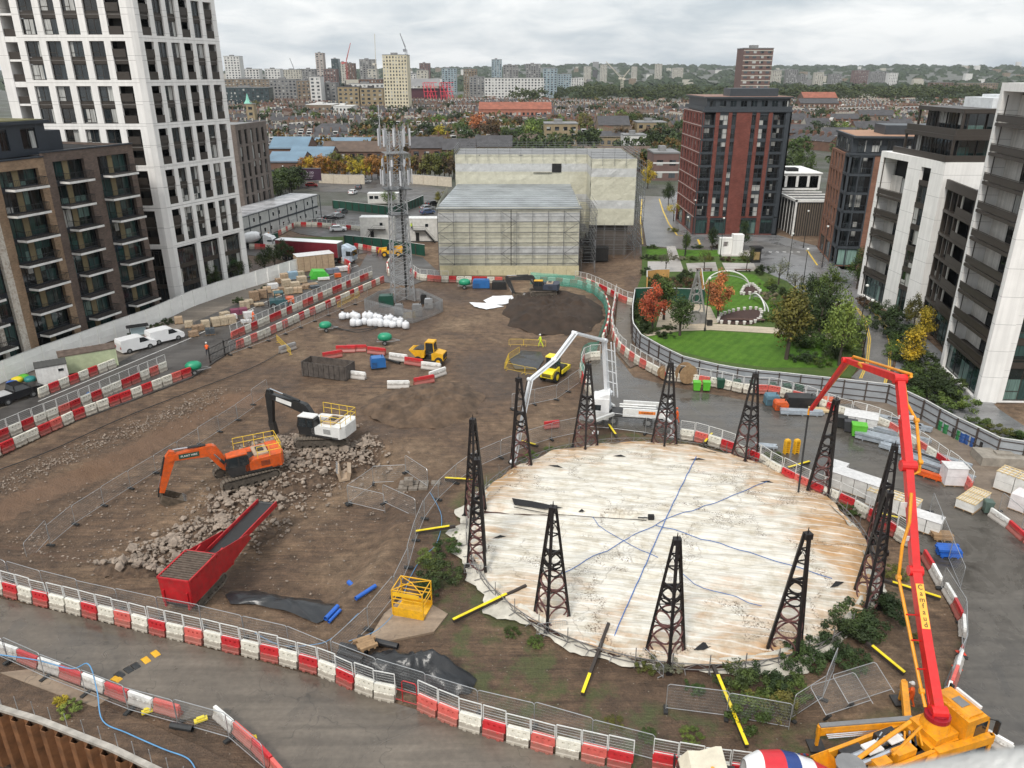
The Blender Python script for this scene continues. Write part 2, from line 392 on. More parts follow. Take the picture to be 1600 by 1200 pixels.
sheet('strip_lawn',[(1056,391),(1124,391),(1126,401),(1058,401)],LAWN,.075)
sheet('park_path',[(1005,522),(1060,511),(1110,506),(1215,513),(1300,522),(1300,530),(1215,522),(1110,516),(1060,518),(1012,526)],SAND,.082)
sheet('sandy_play_area',[(1035,478),(1075,470),(1110,480),(1122,505),(1060,511),(1025,512)],SAND,.079)
sheet('slab_walk',[(1041,385),(1055,385),(1069,425),(1012,425),(1012,409),(1046,409)],PAVE,.081)
sheet('seating_terrace',[(1072,412),(1118,410),(1122,424),(1076,426)],PAVE,.083)
sheet('seating_terrace',[(1128,411),(1178,412),(1182,424),(1134,424)],PAVE,.083)
sheet('monument_terrace',[(1124,391),(1176,392),(1178,401),(1128,401)],PAVE,.084)
sheet('narrow_track',[(965,470),(987,463),(987,540),(1005,566),(985,575),(958,545),(962,510)],CONC,.072)
sheet('old_slab',[(570,1010),(600,960),(640,925),(700,960),(678,988),(620,1000)],SLAB,.063)
sheet('old_slab',[(0,1052),(50,1046),(170,1092),(150,1106),(90,1086)],SLAB,.063)
sheet('grass_bank',[(445,372),(545,370),(545,384),(437,382)],ROUGHG,.078)
YL=M('yellow_road_paint',(.62,.42,.06),.6,var=.25)
WL=M('white_road_paint',(.7,.7,.68),.6,var=.25)
def stripe(pts,w,z,mat,name='road_marking',n=1):
	P=[Gz(*p)for p in pts];b=MB();Q=[]
	for i in range(len(P)-1):
		for k in range(6):Q.append(P[i].lerp(P[i+1],k/6))
	Q.append(P[-1]);l=[];
	for i,p in enumerate(Q):
		d=(Q[min(i+1,len(Q)-1)]-Q[max(i-1,0)]).normalized();s=Vector((-d.y,d.x,0))*w/2
		l+=[p+s,p-s]
	b.add([(p.x,p.y,z)for p in l],[(2*i,2*i+1,2*i+3,2*i+2)for i in range(len(Q)-1)])
	for i,f in enumerate(b.f):
		b.f[i]=tuple(reversed(f))
	return tag(b.build(name,mat),kind='structure')
for off in(0,3):
	stripe([(1337+off,482),(1350+off,500),(1357+off,530),(1353+off,570),(1343+off,592)],.14,.09,YL,'yellow_line')
	stripe([(1360-off,480),(1384-off,508),(1392-off,535),(1391-off,575),(1384-off,600)],.14,.09,YL,'yellow_line')
stripe([(1003,312),(1001,345),(1004,382)],.35,.085,YL,'yellow_line')
stripe([(1030,311),(1036,330),(1045,350),(1058,368),(1120,372),(1200,373),(1245,380),(1262,393),(1277,415)],.35,.085,YL,'yellow_line')
stripe([(1088,369),(1094,383)],.5,.085,YL,'yellow_line')
for a in range(5):stripe([(1201+a*11,394),(1206+a*11,394.5)],.5,.085,WL,'white_line')
stripe([(60,628),(300,528),(420,470),(560,415)],.12,.075,WL,'white_line')
# building kit
def wall_mat(name,col,col2=None,scale=2.0,rough=.75,joint=None,streak=.12):
	"""masonry or render; weather streaks run down the wall"""
	m,nt,b=newmat(name);p=wpos(nt);col2=col2 or tuple(c*.8 for c in col)
	n=noiz(nt,p,scale,5,.6)
	c=mixc(nt,ramp(nt,n,[(.35,(0,0,0)),(.65,(1,1,1))]).outputs[0],col,col2)
	mp=N(nt,'ShaderNodeMapping');L(nt,p,mp.inputs['Vector']);mp.inputs['Scale'].default_value=(1.2,1.2,.06)
	s=noiz(nt,mp.outputs[0],1.6,5,.6);r=ramp(nt,s,[(.35,(1-streak*2,)*3),(.62,(1+streak*.4,)*3)])
	c=mixc(nt,1,c,r.outputs[0],'MULTIPLY')
	if joint:
		s2=N(nt,'ShaderNodeSeparateXYZ');L(nt,p,s2.inputs[0]);fm=N(nt,'ShaderNodeMath');fm.operation='WRAP';L(nt,s2.outputs['Z'],fm.inputs[0]);fm.inputs[1].default_value=1;fm.inputs[2].default_value=0;md=N(nt,'ShaderNodeMath');md.operation='FLOORED_MODULO';L(nt,s2.outputs['Z'],md.inputs[0]);md.inputs[1].default_value=joint
		jr=N(nt,'ShaderNodeMath');jr.operation='LESS_THAN';L(nt,md.outputs[0],jr.inputs[0]);jr.inputs[1].default_value=.06;c=mixc(nt,jr.outputs[0],c,tuple(v*.55 for v in col))
	L(nt,c,b.inputs['Base Color']);b.inputs['Roughness'].default_value=rough;b.inputs['Specular IOR Level'].default_value=.3
	return m
def brick_mat(name,c1,c2,mortar,scale=1.0,speckle=None):
	m,nt,b=newmat(name)
	g=nt.nodes.new('ShaderNodeNewGeometry');s=N(nt,'ShaderNodeSeparateXYZ');L(nt,g.outputs['Position'],s.inputs[0])
	ad=nt.nodes.new('ShaderNodeMath');ad.operation='ADD';L(nt,s.outputs['X'],ad.inputs[0]);L(nt,s.outputs['Y'],ad.inputs[1])
	cv=nt.nodes.new('ShaderNodeCombineXYZ');L(nt,ad.outputs[0],cv.inputs[0]);L(nt,s.outputs['Z'],cv.inputs[1])
	bt=N(nt,'ShaderNodeTexBrick',Scale=scale);L(nt,cv.outputs[0],bt.inputs['Vector'])
	bt.inputs['Color1'].default_value=c4(c1);bt.inputs['Color2'].default_value=c4(c2);bt.inputs['Mortar'].default_value=c4(mortar)
	bt.inputs['Brick Width'].default_value=.45;bt.inputs['Row Height'].default_value=.15;bt.inputs['Mortar Size'].default_value=.012;bt.inputs['Bias'].default_value=-.1
	n=noiz(nt,g.outputs['Position'],.7,6,.65);r=ramp(nt,n,[(.3,(.78,)*3),(.7,(1.2,)*3)])
	c=mixc(nt,1,bt.outputs['Color'],r.outputs[0],'MULTIPLY')
	if speckle:
		n2=noiz(nt,g.outputs['Position'],3.2,3,.7);c=mixc(nt,ramp(nt,n2,[(.45,(0,0,0)),(.55,(1,1,1))],'EASE').outputs[0],c,speckle)
	L(nt,c,b.inputs['Base Color']);b.inputs['Roughness'].default_value=.85;b.inputs['Specular IOR Level'].default_value=.25
	return m
def glass_mat(name,dark,tint,curtain=.25,cell=1.3,ccol=(.42,.42,.40)):
	"""window glass; what stands behind it differs from window to window (blinds, curtains, dark rooms)"""
	m,nt,b=newmat(name);p=wpos(nt)
	sn=N(nt,'ShaderNodeVectorMath');sn.operation='SNAP';L(nt,p,sn.inputs[0]);sn.inputs[1].default_value=(cell,cell,2.9)
	wn=nt.nodes.new('ShaderNodeTexWhiteNoise');L(nt,sn.outputs[0],wn.inputs['Vector'])
	r=ramp(nt,wn.outputs['Value'],[(0,dark),(.35,dark),(.36,tint),(1-curtain-.01,tuple((a+c)/2 for a,c in zip(dark,tint))),(1-curtain,ccol)],'CONSTANT')
	mp=N(nt,'ShaderNodeMapping');L(nt,p,mp.inputs['Vector']);mp.inputs['Scale'].default_value=(6,6,.25)
	n=noiz(nt,mp.outputs[0],1.4,3,.6);rr=ramp(nt,n,[(.35,(.55,)*3),(.65,(1.2,)*3)])
	L(nt,mixc(nt,1,r.outputs[0],rr.outputs[0],'MULTIPLY'),b.inputs['Base Color'])
	b.inputs['Roughness'].default_value=.06;b.inputs['Specular IOR Level'].default_value=.75
	return m
GL_DARK=glass_mat('dark_window_glass',(.008,.010,.011),(.026,.033,.037),.22)
GL_TEAL=glass_mat('green_tinted_glass',(.010,.018,.018),(.028,.062,.058),.10,2.2,(.12,.19,.17))
GL_FAR=glass_mat('far_window_glass',(.02,.023,.027),(.07,.08,.09),.2,2.5)
FR_BLACK=M('black_window_frame',(.018,.018,.02),.4)
FR_BRONZE=M('bronze_metal',(.050,.041,.034),.45,.2,var=.12)
FR_GREY=M('anthracite_metal',(.040,.047,.055),.45,var=.15)
W_STONE=wall_mat('white_precast',(.78,.765,.74),(.72,.705,.68),.5,streak=.05,joint=3.2)
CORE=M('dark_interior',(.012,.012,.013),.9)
SLABW=M('white_balcony_edge',(.70,.69,.66),.6,grime=.1)
DECK=M('balcony_deck',(.06,.05,.045),.8)
ROOFM=M('grey_roof_membrane',(.20,.20,.20),.8,var=.3,scale=.3)
SEDUM=M('sedum_roof',(.13,.12,.05),.95,var=.5,scale=.6)
def rail_mat():
	m,nt,b=newmat('black_railing');b.inputs['Base Color'].default_value=(.012,.012,.013,1);b.inputs['Roughness'].default_value=.5;return m
RAILM=rail_mat()
_wc={}
def window_mesh(w,h,style='2',fm=None,gm=None):
	k=(round(w,2),round(h,2),style,fm.name,gm.name)
	if k in _wc:return _wc[k]
	b=MB();t=.07
	b.bx(0,0,0,w,.09,t,0);b.bx(0,0,h-t,w,.09,h,0);b.bx(0,0,t,t,.09,h-t,0);b.bx(w-t,0,t,w,.09,h-t,0)
	if style[0]in '234':
		n=int(style[0])
		for i in range(1,n):b.bx(w*i/n-t/2,0,t,w*i/n+t/2,.08,h-t,0)
	if 't' in style:b.bx(t,.0,h*.28-t/2,w*.5,.085,h*.28+t/2,0)
	if 'x' in style:b.bx(t,.0,h*.5-t/2,w-t,.085,h*.5+t/2,0)
	b.bx(t*.5,.05,t*.5,w-t*.5,.10,h-t*.5,1)
	_wc[k]=b.mesh('window',[fm,gm]);return _wc[k]
def balcony_mesh(w,d,h=1.1,slab=.28,edge=SLABW,railm=RAILM,style='bars',deck=DECK):
	k=('balc',round(w,2),round(d,2),h,slab,edge.name,railm.name,style)
	if k in _wc:return _wc[k]
	b=MB();b.bx(0,-d,0,w,0,slab,0);b.bx(.08,-d+.08,slab,w-.08,0,slab+.02,1);b.bx(.05,-d+.05,-.02,w-.05,0,0,1)
	r=MB();z0=slab+.02;z1=slab+h
	for(x0,y0,x1,y1)in((.05,-d+.05,w-.05,-d+.05),(.05,-d+.05,.05,0),(w-.05,-d+.05,w-.05,0)):
		r.bar((x0,y0,z1),(x1,y1,z1),.06,.05);
		ln=math.hypot(x1-x0,y1-y0)
		if style=='bars':
			n=max(2,int(ln/.22));r.bar((x0,y0,z0+.08),(x1,y1,z0+.08),.03,.03)
			for i in range(n+1):
				t=i/n;r.bar((x0+(x1-x0)*t,y0+(y1-y0)*t,z0),(x0+(x1-x0)*t,y0+(y1-y0)*t,z1),.025,.025,up=(1,0,0))
		else:
			r.bar((x0,y0,(z0+z1)/2),(x1,y1,(z0+z1)/2),.03,h-.12)
	_wc[k]=(b.mesh('balcony',[edge,deck]),r.mesh('railing',[railm]));return _wc[k]
class Bld:
	def __init__(s,name,loc,label,cat='building',group=None):
		s.root=empty(name,loc,0,label,cat,group,world=True);s.loc=Vector(loc);s.parts={}
		s.off=Matrix.Translation(-s.loc)
	def part(s,name,mb,mats):return mb.build(name,mats,s.root)
	def inst(s,name,mesh,Mx,sub=None):s.parts.setdefault(name,[]).append((mesh,Mx,sub))
	def finish(s,cap=98):
		for name,l in s.parts.items():
			eye=Vector((0,0,CH))
			l.sort(key=lambda t:(t[1].translation-eye).length if abs(math.atan2(t[1].translation.x,t[1].translation.y))<.63 and t[1].translation.z<48 else 1e5+(t[1].translation-eye).length)
			for me,Mx,sub in l[:cap]:
				o=bpy.data.objects.new(name,me);COL.objects.link(o);o.parent=s.root;o.matrix_local=s.off@Mx
				if sub:
					c=bpy.data.objects.new(sub[0],sub[1]);COL.objects.link(c);c.parent=o
			rest=l[cap:]
			if rest:
				b=MB();mats=[]
				for me,Mx,sub in rest:
					for mm in[me]+([sub[1]]if sub else[]):
						T=s.off@Mx;vs=[T@v.co for v in mm.vertices];o=len(b.v);b.v.extend([tuple(v)for v in vs])
						ix=[]
						for q in mm.materials:
							if q not in mats:mats.append(q)
							ix.append(mats.index(q))
						for pl in mm.polygons:b.f.append(tuple(i+o for i in pl.vertices));b.m.append(ix[pl.material_index])
				me=b.mesh(name,mats);o=bpy.data.objects.new(name,me);COL.objects.link(o);o.parent=s.root;tag(o,kind='stuff')
def wallgrid(b,X,Lh,z0,z1,ops,t=.35,m=None):
	"""wall in frame X, length Lh, with rectangular openings (x0,x1,z0,z1)"""
	zs_=sorted(set([z0,z1]+[v for o in ops for v in(o[2],o[3])if z0<v<z1]))
	old=b.X;b.X=X;pend={}
	for i in range(len(zs_)-1):
		a,c=zs_[i],zs_[i+1];cuts=sorted([(o[0],o[1])for o in ops if o[2]<=a+1e-6 and o[3]>=c-1e-6])
		x=0;segs=[]
		for p,q in cuts:
			if p>x+1e-4:segs.append((x,p))
			x=max(x,q)
		if x<Lh-1e-4:segs.append((x,Lh))
		new={}
		for sg in segs:
			new[sg]=pend.pop(sg)if sg in pend else a
		for sg,st in pend.items():b.bx(sg[0],0,st,sg[1],t,a,m)
		pend=new
	for sg,st in pend.items():b.bx(sg[0],0,st,sg[1],t,z1,m)
	b.X=old
def TX(X,x,y,z):return X@Matrix.Translation((x,y,z))
# white gridded tower
def tower():
	A=Vector((-72.9,124));B_=Vector((-55.9,124));Cc=Vector((-48.5,139.5));D=Vector((-66,150));E=Vector((-78,144))
	t=Bld('apartment_tower',(-63,134,0),'tall white tower at the left with precast grid facade and dark paired windows')
	H=78;fl=3.1
	wall=MB();sp=MB();core=MB()
	def face(p,q,cols,pier):
		X,Lh=frame(p,q)
		n=len(cols);cw=(Lh-pier)/n;ops=[]
		z=1.0;lv=[]
		ops3=[]
		zz0=0.3;zz1=9.5
		for i in range(0,n,2):
			x0=pier*.75+i*cw;x1=min(x0+cw*2-pier,Lh-pier*.9)
			ops.append((x0,x1,zz0,zz1));ops3.append((x0,x1))
		k=0;z=10.25
		while z+2*fl-.8<H-1:
			for i in range(n):
				x0=pier*.75+i*cw+.18;x1=x0+cw-pier*.86
				ops.append((x0,x1,z,z+2*fl-.85))
				for j in range(2):
					zb=z+j*fl+(.0 if j==0 else .05)
					if cols[i]=='w':
						t.inst('window',window_mesh(x1-x0,fl-.95,'2t',FR_BRONZE,GL_DARK),TX(X,x0,.38,zb+.02))
					else:
						t.inst('balcony',bal,TX(X,x0,.12,zb))
						core.X=X;core.bx(x0,1.9,zb,x1,2.0,zb+fl,1);core.X=None
				sp.X=X;sp.bx(x0,.30,z+fl-.9,x1,.42,z+fl+.04);sp.X=None
			z+=2*fl
		for x0,x1 in ops3:
			for j in range(3):
				t.inst('window',window_mesh(x1-x0-.1,2.5,'3',FR_BRONZE,GL_DARK),TX(X,x0+.05,.5,.35+j*3.1))
			sp.X=X
			for j in(1,2):sp.bx(x0,.42,.35+j*3.1-.58,x1,.6,.35+j*3.1)
			sp.X=None
		wallgrid(wall,X,Lh,0,H,ops,.45,0)
		core.X=X
		for k in range(1,int(H/fl)):core.bx(0,-.004,9.87+(k-1)*fl-.02 if k>0 else 0,Lh,.0,9.87+(k-1)*fl+.02,2)
		core.X=None
	bal=MB();bw=3.233-1.15*.86-.36
	bal.bx(0,0,0,1.9,.08,1.15,0);bal.bx(0,.08,-.1,1.9,1.75,0.0,0);bal=bal.mesh('balcony',[FR_BRONZE])
	face(A,B_,['w','w','w','w','b'],1.15)
	chf=Vector((-55.2,124.35))
	X2=face(Vector((-55.15,124.5)),Cc,['b','w','w','b','w','b'],.95)
	wall.prism([(B_.x-.02,B_.y),(-55.15,124.5),(-56.2,125.4)],0,H,0)
	for k in range(0,11):
		wall.bx(-74.7,124.05,10.0+k*6.2-.75,-72.9,127.5,10.0+k*6.2,0);wall.bx(-74.7,124.1,13.1+k*6.2-.3,-72.9,127.5,13.1+k*6.2,0)
		sp.bx(-74.65,124.2,10.0+k*3.1,-72.95,124.26,11.05+k*3.1)
	wall.bx(-76.2,124,0,-74.7,127.5,H,0)
	core.bx(-72.4,126.0,0,-57.6,141,H-.5,0)
	core.prism([(-57.6,126.4),(-51.2,139.6),(-64,146.5),(-74,141)],0,H-.6,0)
	wall.bx(-76,141,0,-72.4,141.5,H,0)
	X,Lh=frame(Cc,D);wallgrid(wall,X,Lh,0,H,[],.4,0)
	roof=MB();roof.prism([(A.x,A.y+.5),(B_.x,B_.y+.6),(Cc.x-.4,Cc.y),(D.x,D.y),(E.x,E.y)],H-.5,H-.2)
	t.part('wall',wall,[W_STONE]);t.part('spandrel_panel',sp,[FR_BRONZE]);t.part('inner_wall',core,[CORE,M('balcony_back_wall',(.05,.045,.04),.7),M('panel_joint',(.28,.27,.26),.9)]);t.part('roof',roof,[ROOFM])
	t.finish()
tower()
# brick block with projecting balconies, left
def brick_block():
	BW=brick_mat('pale_mixed_brick',(.50,.44,.37),(.34,.27,.21),(.45,.42,.38),1.0,(.56,.52,.46))
	BT=brick_mat('tan_brick',(.30,.20,.125),(.22,.145,.09),(.25,.2,.15),1.0)
	BD=brick_mat('brown_brick',(.145,.105,.085),(.10,.075,.062),(.12,.1,.09),1.0)
	NAVY=M('navy_cladding',(.022,.028,.038),.4)
	TAN=M('tan_infill_panel',(.21,.165,.085),.7)
	t=Bld('apartment_block',(-62,100,0),'brick block at far left in pale, tan and brown bays with white edged balconies')
	def FX(y,off=0):return Vector((-97.9+.359*y-3.0+3.0+off,y))
	fl=3.15;H=26.4
	core=MB();nv=MB();tan=MB()
	bays=[(74.0,86.3,BD,'plain'),(86.3,94.9,BD,'half'),(94.9,102.9,BW,'balc'),(102.9,109.8,BT,'balc'),(109.8,118.2,BD,'balc')]
	bays=[(70.0,82.0,BD,'plain'),(82.0,87.4,BD,'half'),(87.4,95.9,BW,'balcw'),(95.9,103.4,BT,'balc'),(103.4,110.2,BD,'balc'),(110.2,117.6,BD,'balc')]
	walls={}
	for bi,(y0,y1,mt,kind)in enumerate(bays):
		X,Lh=frame(FX(y0),FX(y1));X=X.copy();w=MB();ops=[]
		top=H-[.6,.6,.3,.5,0,0][bi]
		if kind.startswith('balc'):
			px0=1.25;px1=Lh-1.05
			if kind=='balcw':
				ops.append((px0,Lh-3.6,.4,top-1.5));ops.append((Lh-3.0,Lh-1.0,.4,top-1.5))
			else:ops.append((px0,px1,.4,top-1.2))
			for k in range(8):
				z=.6+k*fl-.25*0
				if z+2.6>top-.5:break
				for(a,c,_,_)in ops:
					ww=c-a
					if ww>3:
						w1=(ww-.9)/2
						t.inst('window',window_mesh(w1-.05,2.5,'2',FR_BLACK,GL_TEAL if(k+bi)%3 else GL_DARK),TX(X,a+.02,.75,z))
						t.inst('window',window_mesh(w1-.05,2.5,'2',FR_BLACK,GL_TEAL),TX(X,c-w1,.75,z))
						tan.X=X;tan.bx(a+w1,.72,z,c-w1-.05,.86,z+2.5);tan.X=None
					else:
						t.inst('window',window_mesh(ww-.04,2.5,'2',FR_BLACK,GL_TEAL),TX(X,a+.02,.6,z))
					nv.X=X;nv.bx(a,.55 if ww>3 else .5,z+2.5,c,.9,z+fl);nv.X=None
				if k>0:
					sh=[0,.9][k%2]if bi!=2 else[0,.5][k%2]
					bw=ops[0][1]-ops[0][0]-.9+.2
					bm,rm=balcony_mesh(bw if bi!=2 else bw+1.2,1.7)
					t.inst('balcony',bm,TX(X,ops[0][0]+sh*.6-.1,-.02,z-.30),('railing',rm))
		else:
			n=3 if kind=='plain' else 2
			for i in range(n):
				cw=Lh/n;x0=i*cw+.7;x1=(i+1)*cw-.7
				for k in range(7):
					z=.9+k*fl
					if z+2.4>top-.6:break
					ops.append((x0,x1,z,z+2.35))
					t.inst('window',window_mesh((x1-x0)-.04,2.3,'3',FR_BLACK,GL_TEAL),TX(X,x0+.02,.25,z+.02))
		wallgrid(w,X,Lh,0,top,ops,.5,0)
		walls.setdefault(mt.name,[mt,MB()])
		o=walls[mt.name][1];k=len(o.v);o.v+=w.v;o.f+=[tuple(i+k for i in f)for f in w.f];o.m+=w.m
		nv.X=X;nv.bx(-.05,-.12,top,Lh+.05,.6,top+.16);nv.X=None
		P=[FX(y0),FX(y1),FX(y1)+Vector((-15,5.4)),FX(y0)+Vector((-15,5.4))]
		core.prism([(P[0].x-.95,P[0].y+.35),(P[1].x-.95,P[1].y+.0),(P[2].x,P[2].y),(P[3].x,P[3].y)],0,top-.3,0)
	for k,(mt,w)in walls.items():t.part('wall',w,[mt])
	X,Lh=frame(FX(117.6),FX(117.6)+Vector((-14,5.0)));e=MB();wallgrid(e,X,Lh,0,H,[],.4);t.part('wall',e,[BD])
	ph=MB();X,Lh=frame(FX(70,0)+Vector((-2.4,.9)),FX(106.5)+Vector((-2.4,.9)))
	ops=[]
	for i in range(12):
		x0=1.0+i*3.1;x1=x0+[1.9,1.2,2.2][i%3]
		ops.append((x0,x1,H+.4,H+3.0));t.inst('window',window_mesh(x1-x0-.04,2.5,'2',FR_BLACK,GL_DARK),TX(X,x0+.02,.15,H+.42))
	wallgrid(ph,X,Lh,H-.4,H+3.5,ops,.3);ph.X=X;ph.bx(Lh-.3,0.3,H-.4,Lh,11,H+3.5);ph.bx(-.3,-.5,H+3.5,Lh+.6,11.5,H+3.9);ph.bx(Lh+.0,1.5,H-.4,Lh+3.6,9,H+2.4);ph.X=None
	t.part('penthouse',ph,[NAVY])
	rf=MB();rf.X=X;rf.bx(0,0,H+3.9,Lh,11,H+4.0);rf.X=None;t.part('roof',rf,[SEDUM])
	pl=MB();pl.X=X;pl.bx(Lh-12,2.5,H+4.0,Lh-6.5,6,H+5.4);pl.bx(Lh-10.5,.9,H+4.0,Lh-8,2.2,H+4.7,1);
	for i in range(4):pl.tube((Lh-9.5+i*.6,1.5,H+4.5),(Lh-9.5+i*.6,1.5,H+5.9-.2*i),.05,5,1)
	pl.X=None;t.part('roof_plant',pl,[NAVY,SLABW])
	t.part('inner_wall',core,[CORE]);t.part('coping',nv,[NAVY]);t.part('infill_panel',tan,[TAN]);t.finish()
brick_block()
# small brown block seen between tower and cabins
def small_block():
	BB=brick_mat('grey_brown_brick',(.17,.14,.12),(.125,.10,.088),(.15,.13,.12))
	t=Bld('apartment_block',(-62,190,0),'grey brown brick flats between the white tower and the blue roofed sheds')
	w=MB();core=MB()
	H=zat(195,-60,190)
	P0,P1,P2=Vector((-75,190)),Vector((-65.0,190)),Vector((-62.5,206))
	X,Lh=frame(P0,P1);ops=[(3.0,8.9,.5,H-1.2)];n=6;fl=(H-1.6)/n
	for k in range(n):
		z=.5+k*fl
		t.inst('window',window_mesh(5.8,fl-.5,'4',FR_BLACK,GL_DARK),TX(X,3.05,.8,z))
		if k:bm,rm=balcony_mesh(5.2,1.3);t.inst('balcony',bm,TX(X,3.2,.2,z-.3),('railing',rm))
	wallgrid(w,X,Lh,0,H,ops,.5)
	X,Lh=frame(P1,P2);ops=[]
	for i in range(5):
		for k in range(n):
			z=.8+k*fl;x0=1.2+i*3.0;ops.append((x0,x0+1.3,z,z+fl-.5));t.inst('window',window_mesh(1.26,fl-.54,'1',FR_BRONZE,GL_DARK),TX(X,x0+.02,.25,z+.02))
	wallgrid(w,X,Lh,0,H,ops,.5)
	core.prism([(-74.5,191.2),(-66,191.2),(-64,205.5),(-75,206)],0,H-.3,0,1)
	t.part('wall',w,[BB]);t.part('roof',core,[CORE,ROOFM]);t.finish()
small_block()
# red brick and dark metal tower
def red_tower():
	RB=brick_mat('red_brick',(.175,.050,.038),(.12,.036,.028),(.13,.075,.062))
	t=Bld('apartment_block',(53,195,0),'red brick apartment block with charcoal metal corner balconies and ground floor glazing')
	x0_,x1_,y0_,y1_=43.3,63.5,184.7,205.5;H=27.8;n=8;g=4.3;fl=(H-g)/n
	w=MB();mt=MB();core=MB()
	X,Lh=frame((x0_,y0_),(x1_,y0_))
	cols=[(0,3.0,'c'),(3.9,5.9,'w'),(6.7,7.7,'w'),(11.2,12.2,'w'),(13.0,15.0,'w'),(15.9,18.9,'c')]
	ops=[]
	for a,c,k in cols:
		ops.append((a,c,g,H))
	ops+=[(0,3.3,.2,g-.2),(3.9,7.8,.2,g-.2),(11.2,15.0,.2,g-.2),(15.9,20.2,.2,g-.2)]
	wallgrid(w,X,Lh,0,H,[o for o in ops]+[(18.9,20.2,g,H)],.45)
	for a,c,k in cols:
		for i in range(n):
			z=g+i*fl
			if k=='w':
				t.inst('window',window_mesh(c-a-.04,fl-.7,'2x',FR_GREY,GL_DARK),TX(X,a+.02,.25,z+.1))
				mt.X=X;mt.bx(a,.18,z+fl-.6,c,.4,z+fl+.1);mt.X=None
			else:
				mt.X=X;mt.bx(a,-.02,z-.35,c,.3,z+.1);mt.bx(a+.1,0.05,z+.1,c-.05,.1,z+.18);mt.bx(a,-.02,z+.1,a+.25,.3,z+fl-.35);mt.bx(c-.2,.3,z+.1,c,.6,z+fl-.35)
				for q in range(9):mt.bx(a+.3+q*.3,.05,z+.1,a+.33+q*.3,.08,z+1.15)
				mt.bx(a+.2,.04,z+1.15,c-.1,.1,z+1.2);mt.X=None
				t.inst('window',window_mesh(1.6,fl-.7,'2',FR_GREY,GL_DARK),TX(X,a+.9,1.9,z+.1))
	for(a,c,_,_)in ops[-4:]:
		t.inst('window',window_mesh(c-a-.04,g-.6,'3',FR_GREY,GL_TEAL),TX(X,a+.02,.3,.25))
		mt.X=X;mt.bx(a,.2,g-.7,c,.44,g-.2);mt.X=None
	mt.X=X;mt.bx(18.9,.0,0,20.2,.45,H,0);mt.bx(-.15,-.15,H,Lh+.15,.5,H+.35);mt.bx(0,-.03,0,.3,.3,g);mt.X=None
	X,Lh=frame((x0_,y1_),(x0_,y0_));ops=[]
	for i in range(6):
		for k in range(n):
			z=g+k*fl;a=1.2+i*3.3
			ops.append((a,a+1.5,z+.2,z+fl-.5));t.inst('window',window_mesh(1.46,fl-.74,'2',FR_GREY,GL_DARK),TX(X,a+.02,.2,z+.22))
	wallgrid(w,X,Lh,0,H,ops+[(1,8,.3,g-.3),(10,18,.3,g-.3)],.45)
	st=MB();st.X=X
	for k in range(n+1):st.bx(0,-.06,g+k*fl-.12,Lh,.0,g+k*fl+.04)
	st.X=None
	t.inst('window',window_mesh(6.9,g-.7,'4',FR_GREY,GL_TEAL),TX(X,1.05,.3,.35));t.inst('window',window_mesh(7.9,g-.7,'4',FR_GREY,GL_TEAL),TX(X,10.05,.3,.35))
	X,Lh=frame((x1_,y0_+.0),(x1_,y1_));wallgrid(mt,X,Lh,0,H,[],.3)
	p=MB();p.bx(x0_+.9,y0_+.9,H,x1_-.5,y1_-1,H+2.9);p.bx(x0_+.3,y0_+.3,H+2.9,x1_,y1_,H+3.25,0)
	p.bx(x0_+6.5,y0_+3,H+3.25,x0_+17.5,y0_+9,H+5.0,0)
	X,Lh=frame((x0_+.9,y0_+.85),(x1_-.5,y0_+.85))
	for i in range(8):t.inst('window',window_mesh(1.5,2.1,'2',FR_GREY,GL_DARK),TX(X,.6+i*2.35,-.05,H+.4))
	p.bx(x0_+.25,y0_+.25,H+.35,x1_,y0_+.3,H+1.2);p.bx(x0_+.25,y0_+.3,H+.35,x0_+.3,y1_,H+1.2)
	core.bx(x0_+2.0,y0_+2.0,0,x1_-.45,y1_-.3,H-.2,0)
	r=MB();r.bx(x0_+.3,y0_+.3,H+3.25,x1_,y1_,H+3.32);t.part('roof',r,[M('red_brown_roof',(.22,.13,.10),.8)])
	t.part('wall',w,[RB]);t.part('metal_frame',mt,[FR_GREY]);t.part('penthouse',p,[FR_GREY]);t.part('inner_wall',core,[CORE]);t.part('string_course',st,[M('pale_band',(.42,.33,.30),.7)])
	t.finish()
red_tower()
